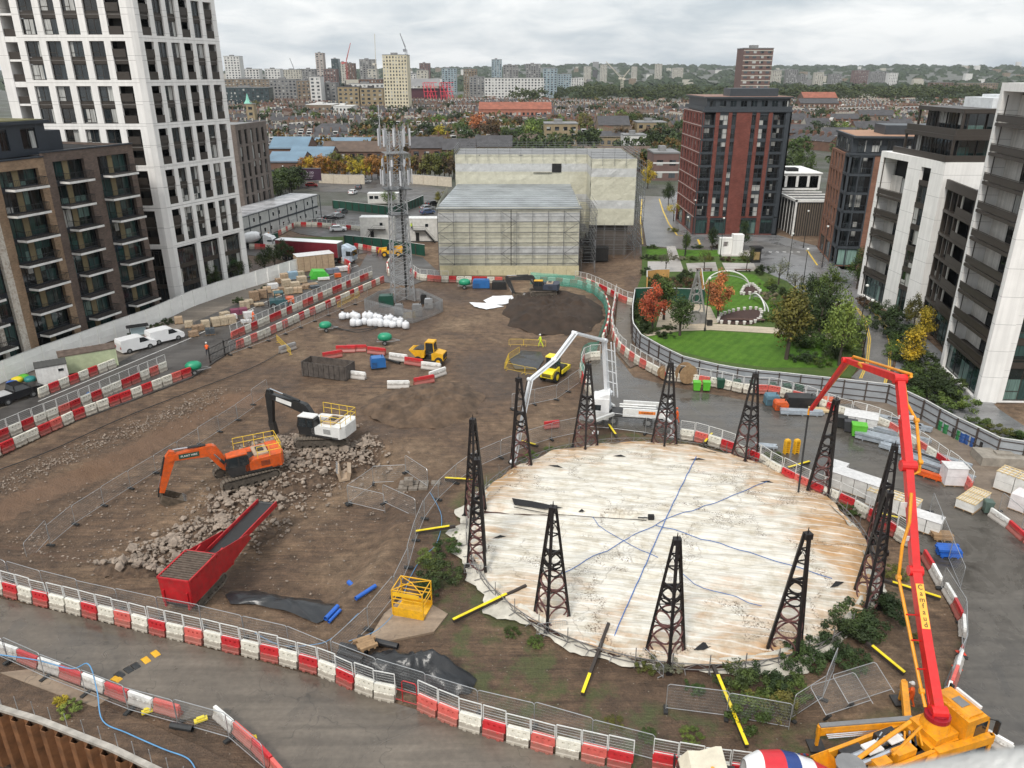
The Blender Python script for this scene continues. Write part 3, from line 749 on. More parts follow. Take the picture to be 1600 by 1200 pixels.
# brown brick block further right
def brown_tower():
	OB=brick_mat('orange_brown_brick',(.22,.105,.065),(.16,.075,.05),(.16,.11,.09))
	t=Bld('apartment_block',(72,160,0),'orange brown brick block with charcoal metal bays standing behind the white and bronze building')
	H=21.5;g=4;n=5;fl=(H-g)/n;w=MB();mt=MB();core=MB()
	P0,P1,P2=Vector((67.7,169.5)),Vector((64.4,152.2)),Vector((86,149))
	X,Lh=frame(P0,P1);ops=[]
	for i in range(4):
		for k in range(n):
			a=1.2+i*3.0;z=g+k*fl;ops.append((a,a+1.5,z+.15,z+fl-.45));t.inst('window',window_mesh(1.46,fl-.64,'2',FR_GREY,GL_DARK),TX(X,a+.02,.2,z+.17))
	ops+=[(1,6,.2,g-.3),(7,12.6,.2,g-.3)]
	for a,c in((1,6),(7,12.6)):t.inst('window',window_mesh(c-a-.04,g-.6,'3',FR_GREY,GL_TEAL),TX(X,a+.02,.2,.25))
	wallgrid(w,X,Lh-4,0,H,ops,.45)
	mt.X=X
	for k in range(n+1):mt.bx(Lh-4,-.05,g+k*fl-.35,Lh+.05,.4,g+k*fl+.1)
	mt.bx(Lh-.35,0,0,Lh+.05,.4,H);mt.bx(Lh-4,0,0,Lh-3.8,.4,H);mt.bx(Lh-4,2.0,0,Lh,2.2,H)
	mt.X=None
	X,Lh=frame(P1,P2);ops=[(0,4.6,.2,H),(7.0,9.6,g,H-.6),(12,16,g,H-.6)]
	for a,c,zz in((7.0,9.6,g),(12,16,g)):
		for k in range(n):t.inst('window',window_mesh(c-a-.04,fl-.6,'2x',FR_GREY,GL_DARK),TX(X,a+.02,.25,g+k*fl+.1));mt.X=X;mt.bx(a,.2,g+k*fl+fl-.5,c,.4,g+k*fl+fl+.12);mt.X=None
	mt.X=X
	for k in range(n+1):
		z=g+k*fl;mt.bx(0,-.05,z-.35,4.6,.4,z+.1)
		if k<n:
			mt.bx(.2,0,z+1.1,4.4,.05,z+1.16)
			for q in range(13):mt.bx(.3+q*.32,.01,z+.1,.33+q*.32,.04,z+1.1)
			t.inst('window',window_mesh(2.6,fl-.6,'2',FR_GREY,GL_DARK),TX(X,1.2,1.6,z+.1))
	t.inst('window',window_mesh(3.6,g-.8,'2',FR_GREY,glass_mat('pale_green_glass',(.20,.32,.28),(.22,.34,.3),.01)),TX(X,.7,.3,.3))
	mt.bx(4.35,0,0,4.6,.4,H);mt.bx(0,0,0,.35,.4,H);mt.bx(-.2,-.2,H,Lh,.5,H+.3);mt.X=None
	wallgrid(w,X,Lh,0,H,ops,.45)
	ph=MB();ph.prism([(65.2,154),(86,151),(88,168),(68.6,170)],H,H+3.1,0);ph.prism([(64.9,152.6),(86,149.6),(88,170),(68.2,170)],H+3.1,H+3.45,0)
	X,Lh=frame((65.2,153.95),(86,150.95))
	for i in range(6):t.inst('window',window_mesh(1.7,2.2,'3',FR_GREY,GL_DARK),TX(X,1+i*2.7,-.06,H+.45))
	X,Lh=frame((68.4,169.5),(65.15,154))
	for i in range(5):t.inst('window',window_mesh(1.8,2.3,'2',FR_GREY,GL_DARK),TX(X,1+i*2.9,-.05,H+.4))
	ph.prism([(72,156),(84,154.4),(85,161),(73,163)],H+3.45,H+5.2,0);t.part('penthouse',ph,[FR_GREY])
	r=MB();r.prism([(65.4,153.2),(85,150.4),(87.5,169.5),(68.5,169.6)],H+3.45,H+3.5);t.part('roof',r,[M('terracotta_roof_gravel',(.33,.19,.12),.9)])
	core.prism([(66.9,155),(86,152),(88,168),(69.5,169)],0,H-.2,0)
	t.part('wall',w,[OB]);t.part('metal_frame',mt,[FR_GREY]);t.part('inner_wall',core,[CORE]);t.finish()
brown_tower()
# white and bronze block (nearer) and its taller neighbour
BRK=brick_mat('dark_red_brick',(.17,.085,.062),(.10,.055,.045),(.11,.09,.08))
BAL_BACK=wall_mat('cream_balcony_wall',(.60,.57,.53),(.52,.5,.46))
def balc_stack(t,X,a,c,z0,n,fl,depth=2.0,parapet=.95,out=.15,side='l'):
	"""recessed balconies between white piers: bronze front, cream side wall, dark doors behind"""
	fr=MB();w=c-a
	fr.bx(0,-out,-.38,w,.0,-.02,0);fr.bx(0,0,-.3,w,depth,-.05,0);fr.bx(0,-out+.05,.14,w,-out+.10,parapet-.06,0);fr.bx(0,-out,parapet,w,-out+.14,parapet+.06,0)
	fr=fr.mesh('balcony',[FR_BRONZE])
	bk=MB();bk.bx(0,depth,0,w*.42,depth+.1,fl-.3,0);bk.bx(w*.80,depth,0,w,depth+.1,fl-.3,1)
	bk=bk.mesh('back_wall',[BAL_BACK,BRK])
	wd=window_mesh(w*.38,fl-.5,'2',FR_BLACK,GL_DARK)
	for k in range(n):
		z=z0+k*fl
		t.inst('balcony',fr,TX(X,a,0,z));t.inst('back_wall',bk,TX(X,a,0,z));t.inst('window',wd,TX(X,a+w*.42,depth,z+.05))
def white_block():
	t=Bld('apartment_block',(68,120,0),'white and bronze block with brick and glass rooftop storeys, left of the tallest white block')
	w=MB();bz=MB();core=MB()
	fl=3.3;g=4.6
	Q=[Vector(p)for p in((60.7,131),(61.3,122.6),(61.9,113.5))]
	X,Lh=frame(Q[0],Q[1]);H=24.2;n=6
	wallgrid(w,X,Lh,0,H,[(.55,Lh-.5,.3,H-.9)],2.2)
	balc_stack(t,X,.55,Lh-.5,g-.3,n-1,fl);bz.X=X;bz.bx(.55,.1,g-.75,Lh-.5,.3,g-.3);bz.X=None
	t.inst('window',window_mesh(Lh-1.1,g-1.0,'4',FR_BLACK,GL_TEAL),TX(X,.57,.5,.3))
	core.X=X;core.bx(.55,.15,.3,.68,.28,H-1,1);core.X=None
	X,Lh=frame(Q[1],Q[2])
	wallgrid(w,X,Lh,0,H,[(3.2,5.8,.2,H-1.2)],.5)
	for k in range(7):
		z=.3 if k==0 else g+(k-1)*fl
		hh=(g-.6)if k==0 else fl-.75
		if z+hh>H-1.2:break
		t.inst('window',window_mesh(2.56,hh,'2t',FR_BRONZE,GL_TEAL if k==0 else GL_DARK),TX(X,3.22,.12,z))
		bz.X=X;bz.bx(3.2,.05,z+hh,5.8,.35,z+hh+.72);bz.X=None
	X,Lh=frame(Q[2],(79,113.5));ops=[]
	for k in range(1):
		for a in(5.5,9.6,13.4):ops.append((a,a+1.9,20.9,23.2));t.inst('window',window_mesh(1.86,2.26,'2',FR_BRONZE,GL_DARK),TX(X,a+.02,.2,20.92))
	wallgrid(w,X,Lh,0,H,ops,.45)
	w.prism([(60.7,131),(79,131),(79,131.4),(60.7,131.4)],0,H,0)
	core.prism([(63.3,122.5),(63.3,114.3),(78.5,114.3),(78.5,130.9),(63.3,130.9)],0,H-.4,0,2)
	P0,P1=Vector((62.9,113.5)),Vector((59.0,95.0));Hb=21.0;X,Lh=frame(P0,P1);nb=5;flb=(Hb-g)/nb
	bz.X=X
	for k in range(nb+1):
		z=g+k*flb;bz.bx(0,-.1,z-.4,Lh,1.6,z)
		if k<nb:bz.bx(5.2,-.05,z,Lh,.02,z+1.1)
	for a in(0,2.4,5.0,11.6,Lh-.3):bz.bx(a,-.02,0,a+.3,.45,Hb)
	bz.X=None
	lt=MB();lt.X=X
	for k in range(nb):lt.bx(3.6,.8,g+k*flb,4.9,.9,g+(k+1)*flb-.4)
	lt.X=None;t.part('back_wall',lt,[BAL_BACK])
	for k in range(nb):
		z=g+k*flb
		t.inst('window',window_mesh(2.0,flb-.5,'2',FR_BRONZE,GL_DARK),TX(X,.35,.4,z+.02));t.inst('window',window_mesh(1.1,flb-.5,'1',FR_BRONZE,GL_DARK),TX(X,2.5,.4,z+.02))
		for a in(6.0,9.0,12.5,15.6):t.inst('window',window_mesh(2.3,flb-.5,'2',FR_BLACK,GL_DARK),TX(X,a,1.6,z+.02))
	for a,c in((.3,5.0),(5.3,11.6),(11.9,Lh-.3)):t.inst('window',window_mesh(c-a-.04,g-.7,'3',FR_BRONZE,GL_TEAL),TX(X,a+.02,.25,.2))
	core.prism([(65,113),(61,96.5),(79,96.5),(79,113)],0,Hb-.5,0,2)
	bz.prism([(62.5,113.5),(58.8,95.2),(59.2,95.2),(62.9,113.5)],Hb-.4,Hb+.9,0)
	bz.bx(66,97.5,Hb-.5,78,97.8,Hb+.8)
	for lv,(x0,y0,x1,y1)in enumerate(((64.0,115.6,82,129),(65.5,117,82,129))):
		z=H+lv*3.55
		bz.bx(x0-1.3,y0-1.3,z+2.95,x1,y1,z+3.55);
		if lv==0:bz.bx(61.8,113.7,z,82,114.0,z+.9);bz.bx(61.8,114,z,62.1,130,z+.9)
		else:bz.bx(x0-2.6,y0-2.6,z,x1,y0-2.3,z+.9);bz.bx(x0-2.6,y0-2.3,z,x0-2.3,y1,z+.9)
		core.bx(x0+.4,y0+.4,z,x1,y1-.2,z+2.95,0)
		bk=MB();bk.bx(x0+8.6,y0,z,x1,y0+.35,z+2.95);t.part('wall',bk,[BRK])
		X,Lh=frame((x0,y0),(x1,y0))
		for a in(.3,3.1,5.9):t.inst('window',window_mesh(2.6,2.85,'2',FR_BRONZE,GL_TEAL),TX(X,a,.1,z+.05))
		X,Lh=frame((x0,y1),(x0,y0))
		for a in(.6,3.6,6.6,9.6):t.inst('window',window_mesh(2.7,2.85,'3',FR_BRONZE,GL_DARK),TX(X,a,.1,z+.05))
		for xx,yy in((x0-1.2,y0-1.2),(x0-1.2,y1-.5),(x0+8,y0-1.2)):bz.bx(xx,yy,z,xx+.3,yy+.3,z+2.95)
	rp=MB();rp.bx(69,117.5,H+7.1,82,125,H+8.5);rp.bx(71,119,H+8.5,80,124,H+8.9);t.part('roof_plant',rp,[M('pale_plant_screen',(.62,.64,.65),.5)])
	t.part('wall',w,[W_STONE]);t.part('metal_frame',bz,[FR_BRONZE]);t.part('inner_wall',core,[CORE,FR_BRONZE,ROOFM]);t.finish()
white_block()
def white_tower():
	t=Bld('apartment_block',(66,88,0),'tallest white precast block at the right edge with long bronze balconies and green shop glazing')
	w=MB();bz=MB();core=MB();H=35.0;g=4.6;fl=3.3;n=9
	P0,P1,P2=Vector((56.5,95.2)),Vector((54.7,83.3)),Vector((76,82.6))
	X,Lh=frame(P0,P1)
	wallgrid(w,X,Lh,0,H,[(.8,Lh-.9,.3,H-.9)],2.2)
	balc_stack(t,X,.8,Lh-.9,g-.3,n,fl);t.inst('window',window_mesh(Lh-1.75,g-1.1,'4',FR_BLACK,GL_TEAL),TX(X,.82,.4,.3))
	bz.X=X;bz.bx(.8,.1,g-.75,Lh-.9,.3,g-.3)
	for k in range(n):bz.bx(1.2,.4,g+k*fl,1.3,.5,g+(k+1)*fl-.6)
	bz.X=None
	X,Lh=frame(P1,P2)
	wallgrid(w,X,Lh,0,H,[(3.0,6.3,.2,H-1.2),(9.5,14,.2,H-1.2)],.5)
	for a,ww in((3.0,3.3),(9.5,4.5)):
		for k in range(n+1):
			z=.3 if k==0 else g+(k-1)*fl;hh=(g-.6)if k==0 else fl-.75
			if z+hh>H-1.3:break
			t.inst('window',window_mesh(ww-.04,hh,'2t',FR_BRONZE,GL_TEAL),TX(X,a+.02,.12,z));bz.X=X;bz.bx(a,.05,z+hh,a+ww,.35,z+hh+.72);bz.X=None
	w.prism([(56.6,95.2),(76,95.2),(76,94.8),(56.6,94.8)],0,H,0)
	core.prism([(58.6,94.5),(57.2,84.2),(75.5,83.4),(75.5,94.5)],0,H-.4,0,1)
	pb=MB();pb.bx(62,86,H-.3,75,93,H+2.5);t.part('roof_plant',pb,[FR_BRONZE])
	jt=MB();jt.X=X
	for k in range(0,n+1):jt.bx(0,-.004,g+k*fl-.55,3.0,0,g+k*fl-.53);jt.bx(6.3,-.004,g+k*fl-.55,9.5,0,g+k*fl-.53)
	jt.X=None;t.part('panel_joint',jt,[M('panel_joint',(.3,.3,.3))])
	t.part('wall',w,[W_STONE]);t.part('metal_frame',bz,[FR_BRONZE]);t.part('inner_wall',core,[CORE,ROOFM]);t.finish()
	for k in(6,7):
		X,Lh=frame(P0,P1)
		pass
white_tower()
# low pavilion with white portal frame
def pavilion():
	t=Bld('pavilion',(66,200,0),'low dark slatted pavilion with white portal frame right of the red brick block')
	P=G(1215,372);Q=G(1258,372);a=MB();d=MB();wh=MB()
	H=8.5;x0,y0=66.5,183;x1,y1=78,215
	d.bx(x0+.5,y0+.5,0,x1,y1,H-.8,0)
	for i in range(15):
		y=y0+.3+i*2.1;wh.bx(x0+.3,y,0,x0+.42,y+.12,H-.5)
	for i in range(7):wh.bx(x0+.4,y0+2+i*4.2,H-.35,x1,y0+2.3+i*4.2,H-.1)
	wh.bx(x0,y0,0,x0+.4,y0+.4,H);wh.bx(x0,y0,H-.5,x0+.4,y1,H);wh.bx(x0+.4,y0,H-.5,x1,y0+.4,H)
	for i in range(20):a.bx(x0+.9+i*.55,y0+.32,0,x0+1.15+i*.55,y0+.4,H-.6)
	t.part('wall',d,[M('black_slats',(.03,.027,.025),.6)]);t.part('portal_frame',wh,[SLABW]);t.part('slat_screen',a,[M('brown_slats',(.14,.11,.085),.7)])
	u=MB();u.bx(x0+2,206,H-.8,x0+14,222,H+3.2);r=MB();r.bx(x0+1.7,205.7,H+3.2,x0+14.3,222.3,H+3.5);r.bx(x0+6,209,H+3.5,x0+9,212,H+4.3,1)
	t.part('wall',u,[SLABW]);t.part('roof',r,[SLABW,CORE])
	X,Lh=frame((x0+2,206),(x0+14,206))
	for i in range(4):t.inst('window',window_mesh(2.2,3.0,'3',FR_BLACK,GL_DARK),TX(X,.5+i*2.9,-.05,H-.3))
	t.finish()
pavilion()
# scaffolded building wrapped in sheeting
def sheet_mat():
	m,nt,b=newmat('cream_scaffold_sheeting');p=wpos(nt);s=N(nt,'ShaderNodeSeparateXYZ');L(nt,p,s.inputs[0])
	n1=noiz(nt,p,1.1,5,.6,.8);mp=N(nt,'ShaderNodeMapping');L(nt,p,mp.inputs['Vector']);mp.inputs['Scale'].default_value=(.6,.6,.5)
	n2=noiz(nt,mp.outputs[0],1.5,5,.6,.6)
	fr=nt.nodes.new('ShaderNodeMath');fr.operation='MULTIPLY';L(nt,s.outputs['Z'],fr.inputs[0]);fr.inputs[1].default_value=1/6.4
	fc=nt.nodes.new('ShaderNodeMath');fc.operation='FRACT';L(nt,fr.outputs[0],fc.inputs[0])
	band=ramp(nt,fc.outputs[0],[(0,(.50,.485,.39)),(.54,(.52,.505,.41)),(.55,(.46,.465,.46)),(.80,(.50,.505,.50)),(.81,(.52,.505,.41))],'CONSTANT')
	r=ramp(nt,n2,[(.3,(.88,.88,.88)),(.55,(1,1,1)),(.72,(1.08,1.08,1.08))]);c=mixc(nt,1,band.outputs[0],r.outputs[0],'MULTIPLY')
	L(nt,c,b.inputs['Base Color']);b.inputs['Roughness'].default_value=.42
	ad=nt.nodes.new('ShaderNodeMath');ad.operation='ADD';L(nt,n1,ad.inputs[0]);L(nt,n2,ad.inputs[1]);bump(nt,b,ad.outputs[0],.35,.3)
	return m
def wrapped():
	SH=sheet_mat();GALV=M('galvanised_tube',(.20,.205,.21),.4,.6);CORR=M('corrugated_temporary_roof',(.30,.32,.33),.45,.2,var=.3,scale=.25)
	t=Bld('scaffolded_building',(5,160,0),'large building wrapped in cream scaffold sheeting with a grey temporary roof on its front half')
	w=MB()
	def wrap(p,q,z0,z1,bulge=.12):
		X,Lh=frame(p,q);nx_,nz=max(4,int(Lh/1.25)),max(4,int((z1-z0)/1.0));old=w.X;w.X=X;vs=[];fs=[]
		for j in range(nz+1):
			for i in range(nx_+1):
				x=Lh*i/nx_;z=z0+(z1-z0)*j/nz
				y=-bulge*abs(math.sin(PI*x/2.5))*abs(math.sin(PI*z/2.0))-.10*noise.noise((x*.8,z*.8,p[0]))
				vs.append((x,y,z))
		for j in range(nz):
			for i in range(nx_):a=j*(nx_+1)+i;fs.append((a,a+1,a+nx_+2,a+nx_+1))
		w.add(vs,fs,0);w.X=old
	H1,H2=12.6,19.9
	x0,x1=-14.0,12.8
	wrap((x0,146.5),(x1,147),.6,H1);wrap((x1,147),(x1,171),.6,H1+.6);wrap((x0,171),(x0,146.5),.6,H1+.6)
	wrap((-12.2,171),(16.2,171),2,H2);wrap((16.2,171),(16.2,162),3.5,H2);wrap((16.2,162),(25.4,161.7),6.5,H2);wrap((25.4,161.7),(25.4,186),6.5,H2);wrap((-12.2,186),(-12.2,171),2,H2)
	wrap((25.4,186),(-12.2,186),2,H2)
	t.part('sheeting',w,[SH])
	core=MB();core.bx(x0+1,147.8,0,x1-1,171,H1-1,0);core.bx(-11,171.8,0,15.4,185,H2-.8,0);core.bx(17.6,163,0,24.4,185,H2-.8,0);t.part('building_wall',core,[M('hidden_brick',(.10,.085,.075),.9)])
	r=MB();r.add([(x0-.3,146.2,H1-.1),(x1+.3,146.7,H1-.1),(x1-.2,171,H1+1.1),(x0+2.2,171,H1+1.1),(x0-.3,146.2,H1-.3),(x1+.3,146.7,H1-.3),(x1-.2,171,H1+.9),(x0+2.2,171,H1+.9)],[(0,1,2,3),(7,6,5,4),(0,4,5,1),(1,5,6,2),(3,2,6,7),(0,3,7,4)])
	for i in range(13):
		y=147.5+i*1.9;zz=H1-.1+(y-146.4)/24.6*1.2;r.bx(x0+.1+(y-146)/12,y,zz,x1,y+.1,zz+.09)
	t.part('temporary_roof',r,[CORR])
	r2=MB();r2.bx(-12,171,H2-.3,25.2,185.8,H2-.1);r2.bx(16.4,162,H2-.3,25.2,171,H2-.1);t.part('building_roof',r2,[ROOFM])
	def scaff(name,p,q,zt,dz=2.0,dx=2.5,out=1.2,brace=True,zb=0,toprail=0):
		X,Lh=frame(p,q);b=MB();b.X=X;n=int(Lh/dx);r_=.045
		for i in range(n+1):
			x=Lh*i/n
			for y in(-.35,-out):b.tube((x,y,zb),(x,y,zt+toprail*(.6+.3*random.random())),r_,4,caps=False)
		k=zb+dz
		while k<=zt+.01:
			for y in(-.35,-out):b.tube((0,y,k),(Lh,y,k),r_,4,caps=False)
			b.tube((0,-out,k+1),(Lh,-out,k+1),r_*.8,4,caps=False)
			for i in range(n+1):b.tube((Lh*i/n,-.35,k),(Lh*i/n,-out,k),r_,4,caps=False)
			k+=dz
		if brace:
			k=zb;i=0
			while k<zt-1.9:
				for s0 in range(0,n,4):b.tube((Lh*(s0+(i%2))/n,-out-.05,k),(Lh*(s0+((i+1)%2))/n,-out-.05,k+2),r_,4,caps=False)
				k+=2;i+=1
		t.part(name,b,[GALV])
	scaff('scaffold',(x0,146.3),(x1,146.8),H1-.5,2.0,2.7,.9);scaff('scaffold',(x1+.3,147),(x1+.3,160),H1-.5,2,2.5,3.0)
	scaff('scaffold',(15,161.5),(25.6,161.2),7,2,2.1,2.4);scaff('scaffold',(25.8,161.5),(25.8,186),H2-1,2,2.5,1.6)
	b=MB()
	for(p,q)in(((-12.2,170.6),(16,170.6)),((16,161.6),(25.5,161.4)),((25.6,161.5),(25.6,186)),((25.4,186),(-12,186)),((-12.2,186),(-12.2,171))):
		X,Lh=frame(p,q);b.X=X;n=int(Lh/2.2)
		for k in(.5,1.0,1.5):b.tube((0,-.2,H2+k-.2),(Lh,-.2,H2+k-.2),.045,4)
		for i in range(n+1):b.tube((Lh*i/n,-.2,H2-1.4),(Lh*i/n,-.2,H2+1.5+.9*((i*7)%3)/2),.045,4)
		b.X=None
	t.part('roof_guardrail',b,[GALV])
	k=MB();k.bx(-.25,145.2,0,-.1,145.35,H1-.2);t.part('cable_duct',k,[CORE])
	hb=MB();
	for i in range(11):hb.bx(x0+.2+i*2.42,144.7,0,x0+2.58+i*2.42,144.78,1.9)
	t.part('base_hoarding',hb,[M('cream_hoarding',(.52,.47,.30),.7,grime=.2)])
	op=MB();op.bx(8.6,170.75,16.2,10.6,170.9,18.0);op.bx(4.6,170.7,16.0,8.6,170.78,16.15);t.part('wrap_opening',op,[CORE])
wrapped()
# water-filled barriers with mesh panels
def plastic(name,rough=.45):
	m,nt,b=newmat(name);oi=nt.nodes.new('ShaderNodeObjectInfo');p=ocoord(nt)
	mp=N(nt,'ShaderNodeVectorMath');mp.operation='ADD';L(nt,p,mp.inputs[0]);L(nt,oi.outputs['Random'],mp.inputs[1])
	n=noiz(nt,mp.outputs[0],2.2,6,.65);r=ramp(nt,n,[(.35,(.80,)*3),(.6,(1.05,)*3)])
	c=mixc(nt,1,oi.outputs['Color'],r.outputs[0],'MULTIPLY')
	s=N(nt,'ShaderNodeSeparateXYZ');L(nt,p,s.inputs[0]);n2=noiz(nt,mp.outputs[0],6,5,.7)
	a=nt.nodes.new('ShaderNodeMath');a.operation='MULTIPLY_ADD';L(nt,n2,a.inputs[0]);a.inputs[1].default_value=-.9;L(nt,s.outputs['Z'],a.inputs[2])
	g=ramp(nt,a.outputs[0],[(0.0,(.55,)*3),(.22,(0,0,0))])
	a2=ramp(nt,a.outputs[0],[(-.0,(.6,)*3),(.15,(0,)*3)])
	c=mixc(nt,a2.outputs[0],c,(.16,.12,.09))
	L(nt,c,b.inputs['Base Color']);b.inputs['Roughness'].default_value=rough;return m
PLAST=plastic('moulded_plastic')
WTUBE=M('white_steel_tube',(.62,.62,.60),.45,var=.25,grime=.3)
GALV2=M('galvanised_steel',(.42,.43,.44),.38,.55,var=.2)
def infill(name,col,alpha):
	m,nt,b=newmat(name);b.inputs['Base Color'].default_value=c4(col);b.inputs['Roughness'].default_value=.6
	tr=nt.nodes.new('ShaderNodeBsdfTransparent');mx=nt.nodes.new('ShaderNodeMixShader');out=nt.nodes['Material Output']
	tc=nt.nodes.new('ShaderNodeTexCoord')
	mx.inputs[0].default_value=alpha;L(nt,tr.outputs[0],mx.inputs[1]);L(nt,b.outputs[0],mx.inputs[2]);L(nt,mx.outputs[0],out.inputs['Surface']);return m
MESHM=infill('welded_mesh',(.36,.36,.35),.09)
NETM=infill('green_debris_netting',(.05,.36,.27),.55)
RED=(.50,.022,.028,1);FADED=(.60,.115,.095,1);CREAM=(.70,.67,.58,1);WHITE=(.74,.73,.70,1);ORANGE=(.75,.16,.03,1)
BL=1.42
def barrier_body():
	b=MB();h=1.14
	prof=[(-.21,0),(.21,0),(.21,.14),(.17,.2),(.15,.52),(.12,.55),(-.12,.55),(-.15,.52),(-.17,.2),(-.21,.14)]
	n=len(prof)
	def slab(x0,x1,pr):
		k=len(pr);b.add([(x0,y,z)for y,z in pr]+[(x1,y,z)for y,z in pr],[tuple(reversed(range(k))),tuple(range(k,2*k))]+[(i,(i+1)%k,k+(i+1)%k,k+i)for i in range(k)])
	slab(-BL/2+.02,BL/2-.1,prof)
	for s in(-1,1):
		for k in range(3):b.bx(-BL/2+.22,s*.155-.02,.22+k*.10,BL/2-.28,s*.155+.02+0*k,.26+k*.10)
	w=MB();ops=[(.26,.42,.30,.44),(.60,.76,.30,.44),(.94,1.10,.30,.44)]
	X=Matrix.Translation((-BL/2+.08,-.12,.55));wallgrid(b,X,BL-.10,0,.59,ops,.24)
	b.bx(-BL/2,-.07,.30,-BL/2+.09,.07,.95)
	for k in range(2):b.bx(-.4+k*.6,-.285,0,-.2+k*.6,.285,.1)
	return b.mesh('traffic_barrier',[PLAST])
def panel_mesh(h=1.0,z0=1.10):
	b=MB();r=.026;x0,x1=-BL/2+.02,BL/2-.03
	for x in(x0,x1):b.bar((x,0,z0-.1),(x,0,z0+h),.05,.05,0,up=(1,0,0))
	b.bar((x0,0,z0+h),(x1,0,z0+h),.05,.05,0);b.bar((x0,0,z0+.04),(x1,0,z0+.04),.05,.05,0)
	for i in range(1,5):b.bar((x0,0,z0+h*i/5),(x1,0,z0+h*i/5),.008,.008,0)
	b.add([(x0,0,z0),(x1,0,z0),(x1,0,z0+h),(x0,0,z0+h)],[(0,1,2,3)],1)
	return b.mesh('mesh_panel',[WTUBE,MESHM])
BARM=barrier_body();PANM=panel_mesh()
def jersey_mesh(Lb=2.0,h=.8):
	b=MB();pr=[(-.26,0),(.26,0),(.26,.12),(.13,.34),(.10,h),(-.10,h),(-.13,.34),(-.26,.12)];k=len(pr)
	b.add([(-Lb/2+.02,y,z)for y,z in pr]+[(Lb/2-.08,y,z)for y,z in pr],[tuple(reversed(range(k))),tuple(range(k,2*k))]+[(i,(i+1)%k,k+(i+1)%k,k+i)for i in range(k)])
	b.bx(Lb/2-.08,-.06,.2,Lb/2,.06,h-.1);b.bx(-.5,-.275,0,-.3,.275,.09);b.bx(.3,-.275,0,.5,.275,.09)
	for s in(-1,1):b.bx(-Lb/2+.3,s*.135-.02,.40,Lb/2-.4,s*.135+.01,.46)
	return b.mesh('traffic_barrier',[PLAST])
JERM=jersey_mesh()
def polyw(pts,useh=True):
	return[G(*p)for p in pts]
def walk(P,step,start=0.0):
	"""evenly spaced stations along a polyline: (midpoint, heading)"""
	out=[];seg=0;pos=start;acc=0
	cum=[0]
	for i in range(len(P)-1):cum.append(cum[-1]+math.hypot(P[i+1].x-P[i].x,P[i+1].y-P[i].y))
	def at(s):
		s=max(0,min(cum[-1],s))
		for i in range(len(P)-1):
			if s<=cum[i+1]+1e-9:
				t=(s-cum[i])/max(1e-9,cum[i+1]-cum[i]);return P[i].lerp(P[i+1],t)
		return P[-1]
	n=max(1,int(round((cum[-1])/step)));st=cum[-1]/n
	for i in range(n):
		a,c=at(i*st),at((i+1)*st);m=(a+c)/2;out.append((m,math.atan2(c.y-a.y,c.x-a.x),(c-a).length))
	return out
BCOUNT=0
def barrier_row(pts,where,panels=True,pat='rw',group=None,jersey=False,net=False,dz=.07,step=None,jit=.03):
	global BCOUNT
	P=polyw(pts);step=step or(2.02 if jersey else BL+.03);k={'red':0,'white':0,'faded':0};res=[]
	for i,(m,a,Ls)in enumerate(walk(P,step)):
		ch=pat[i%len(pat)]
		o=bpy.data.objects.new('traffic_barrier',JERM if jersey else BARM);COL.objects.link(o)
		if ch=='r':cn='red';o.color=RED if random.random()<.6 else FADED
		elif ch=='f':cn='faded red';o.color=FADED
		else:cn='white' if jersey else 'cream';o.color=WHITE if jersey else CREAM
		v=.92+.14*random.random();o.color=(o.color[0]*v,o.color[1]*v,o.color[2]*v,1)
		o.location=(m.x+random.uniform(-jit,jit),m.y+random.uniform(-jit,jit),m.z+dz);o.rotation_euler=(0,0,a+random.uniform(-.03,.03))
		if Ls>.2:o.scale=(min(1.15,max(.85,Ls/step)),1,1)
		tag(o,'%s plastic barrier, %s from the start of %s'%(cn,ordn(i),where),'barrier',group or 'barriers in '+where)
		if panels and(panels is True or panels(i)):
			p=bpy.data.objects.new('mesh_panel',PANM);COL.objects.link(p);p.parent=o;p.rotation_euler=(random.uniform(-.04,.04),0,0)
		res.append(o);BCOUNT+=1
	return res
barrier_row([(-40,920),(10,930),(60,944),(114,957),(256,993),(319,1007),(382,1023),(450,1039),(514,1058),(577,1088),(621,1096)],'the near haul road edge',pat='rwrwrwwrwrwrwrwrw')
barrier_row([(654,1107),(692,1125),(730,1140),(770,1151),(851,1173),(936,1192),(990,1204)],'the near row right of the red gate',pat='rrwrwrwr')
barrier_row([(1018,1200),(1080,1212),(1190,1225),(1262,1236)],'the row behind the mixer truck',pat='rwwrww')
barrier_row([(-60,995),(3,1020),(46,1036),(135,1070),(232,1106),(285,1120)],'the foreground row by the pit',panels=False,jersey=True,pat='wrwr')
barrier_row([(337,1120),(385,1158),(410,1180),(440,1215),(455,1235)],'the bend beside the pit corner',panels=False,jersey=True,pat='wrrr')
barrier_row([(-90,730),(0,690),(60,664),(112,643),(160,622),(215,598),(262,578)],'the outer left road row',pat='rwwrrw')
barrier_row([(-90,750),(0,712),(60,684),(120,656),(217,619),(262,601),(300,587)],'the inner left road row',panels=False,pat='wrrwrw')
barrier_row([(62,622),(100,606),(140,590),(182,573)],'the row before the green container',panels=False,pat='wrwrwrww')
barrier_row([(362,531),(420,505),(470,482),(530,455),(582,433)],'the outer row below the brick stacks',pat='rrwrww')
barrier_row([(370,546),(420,524),(470,500),(530,473),(575,452),(600,441)],'the inner row below the brick stacks',panels=False,pat='rwrww')
barrier_row([(436,368),(462,354),(500,355),(562,361),(610,366)],'the car park row by the cabins',pat='rwwrww')
barrier_row([(390,389),(410,390),(433,391)],'the row behind the red lorry',panels=False,pat='wrrw')
barrier_row([(554,388),(575,392),(603,397)],'the row in front of the lorry cab',panels=False,pat='rwr')
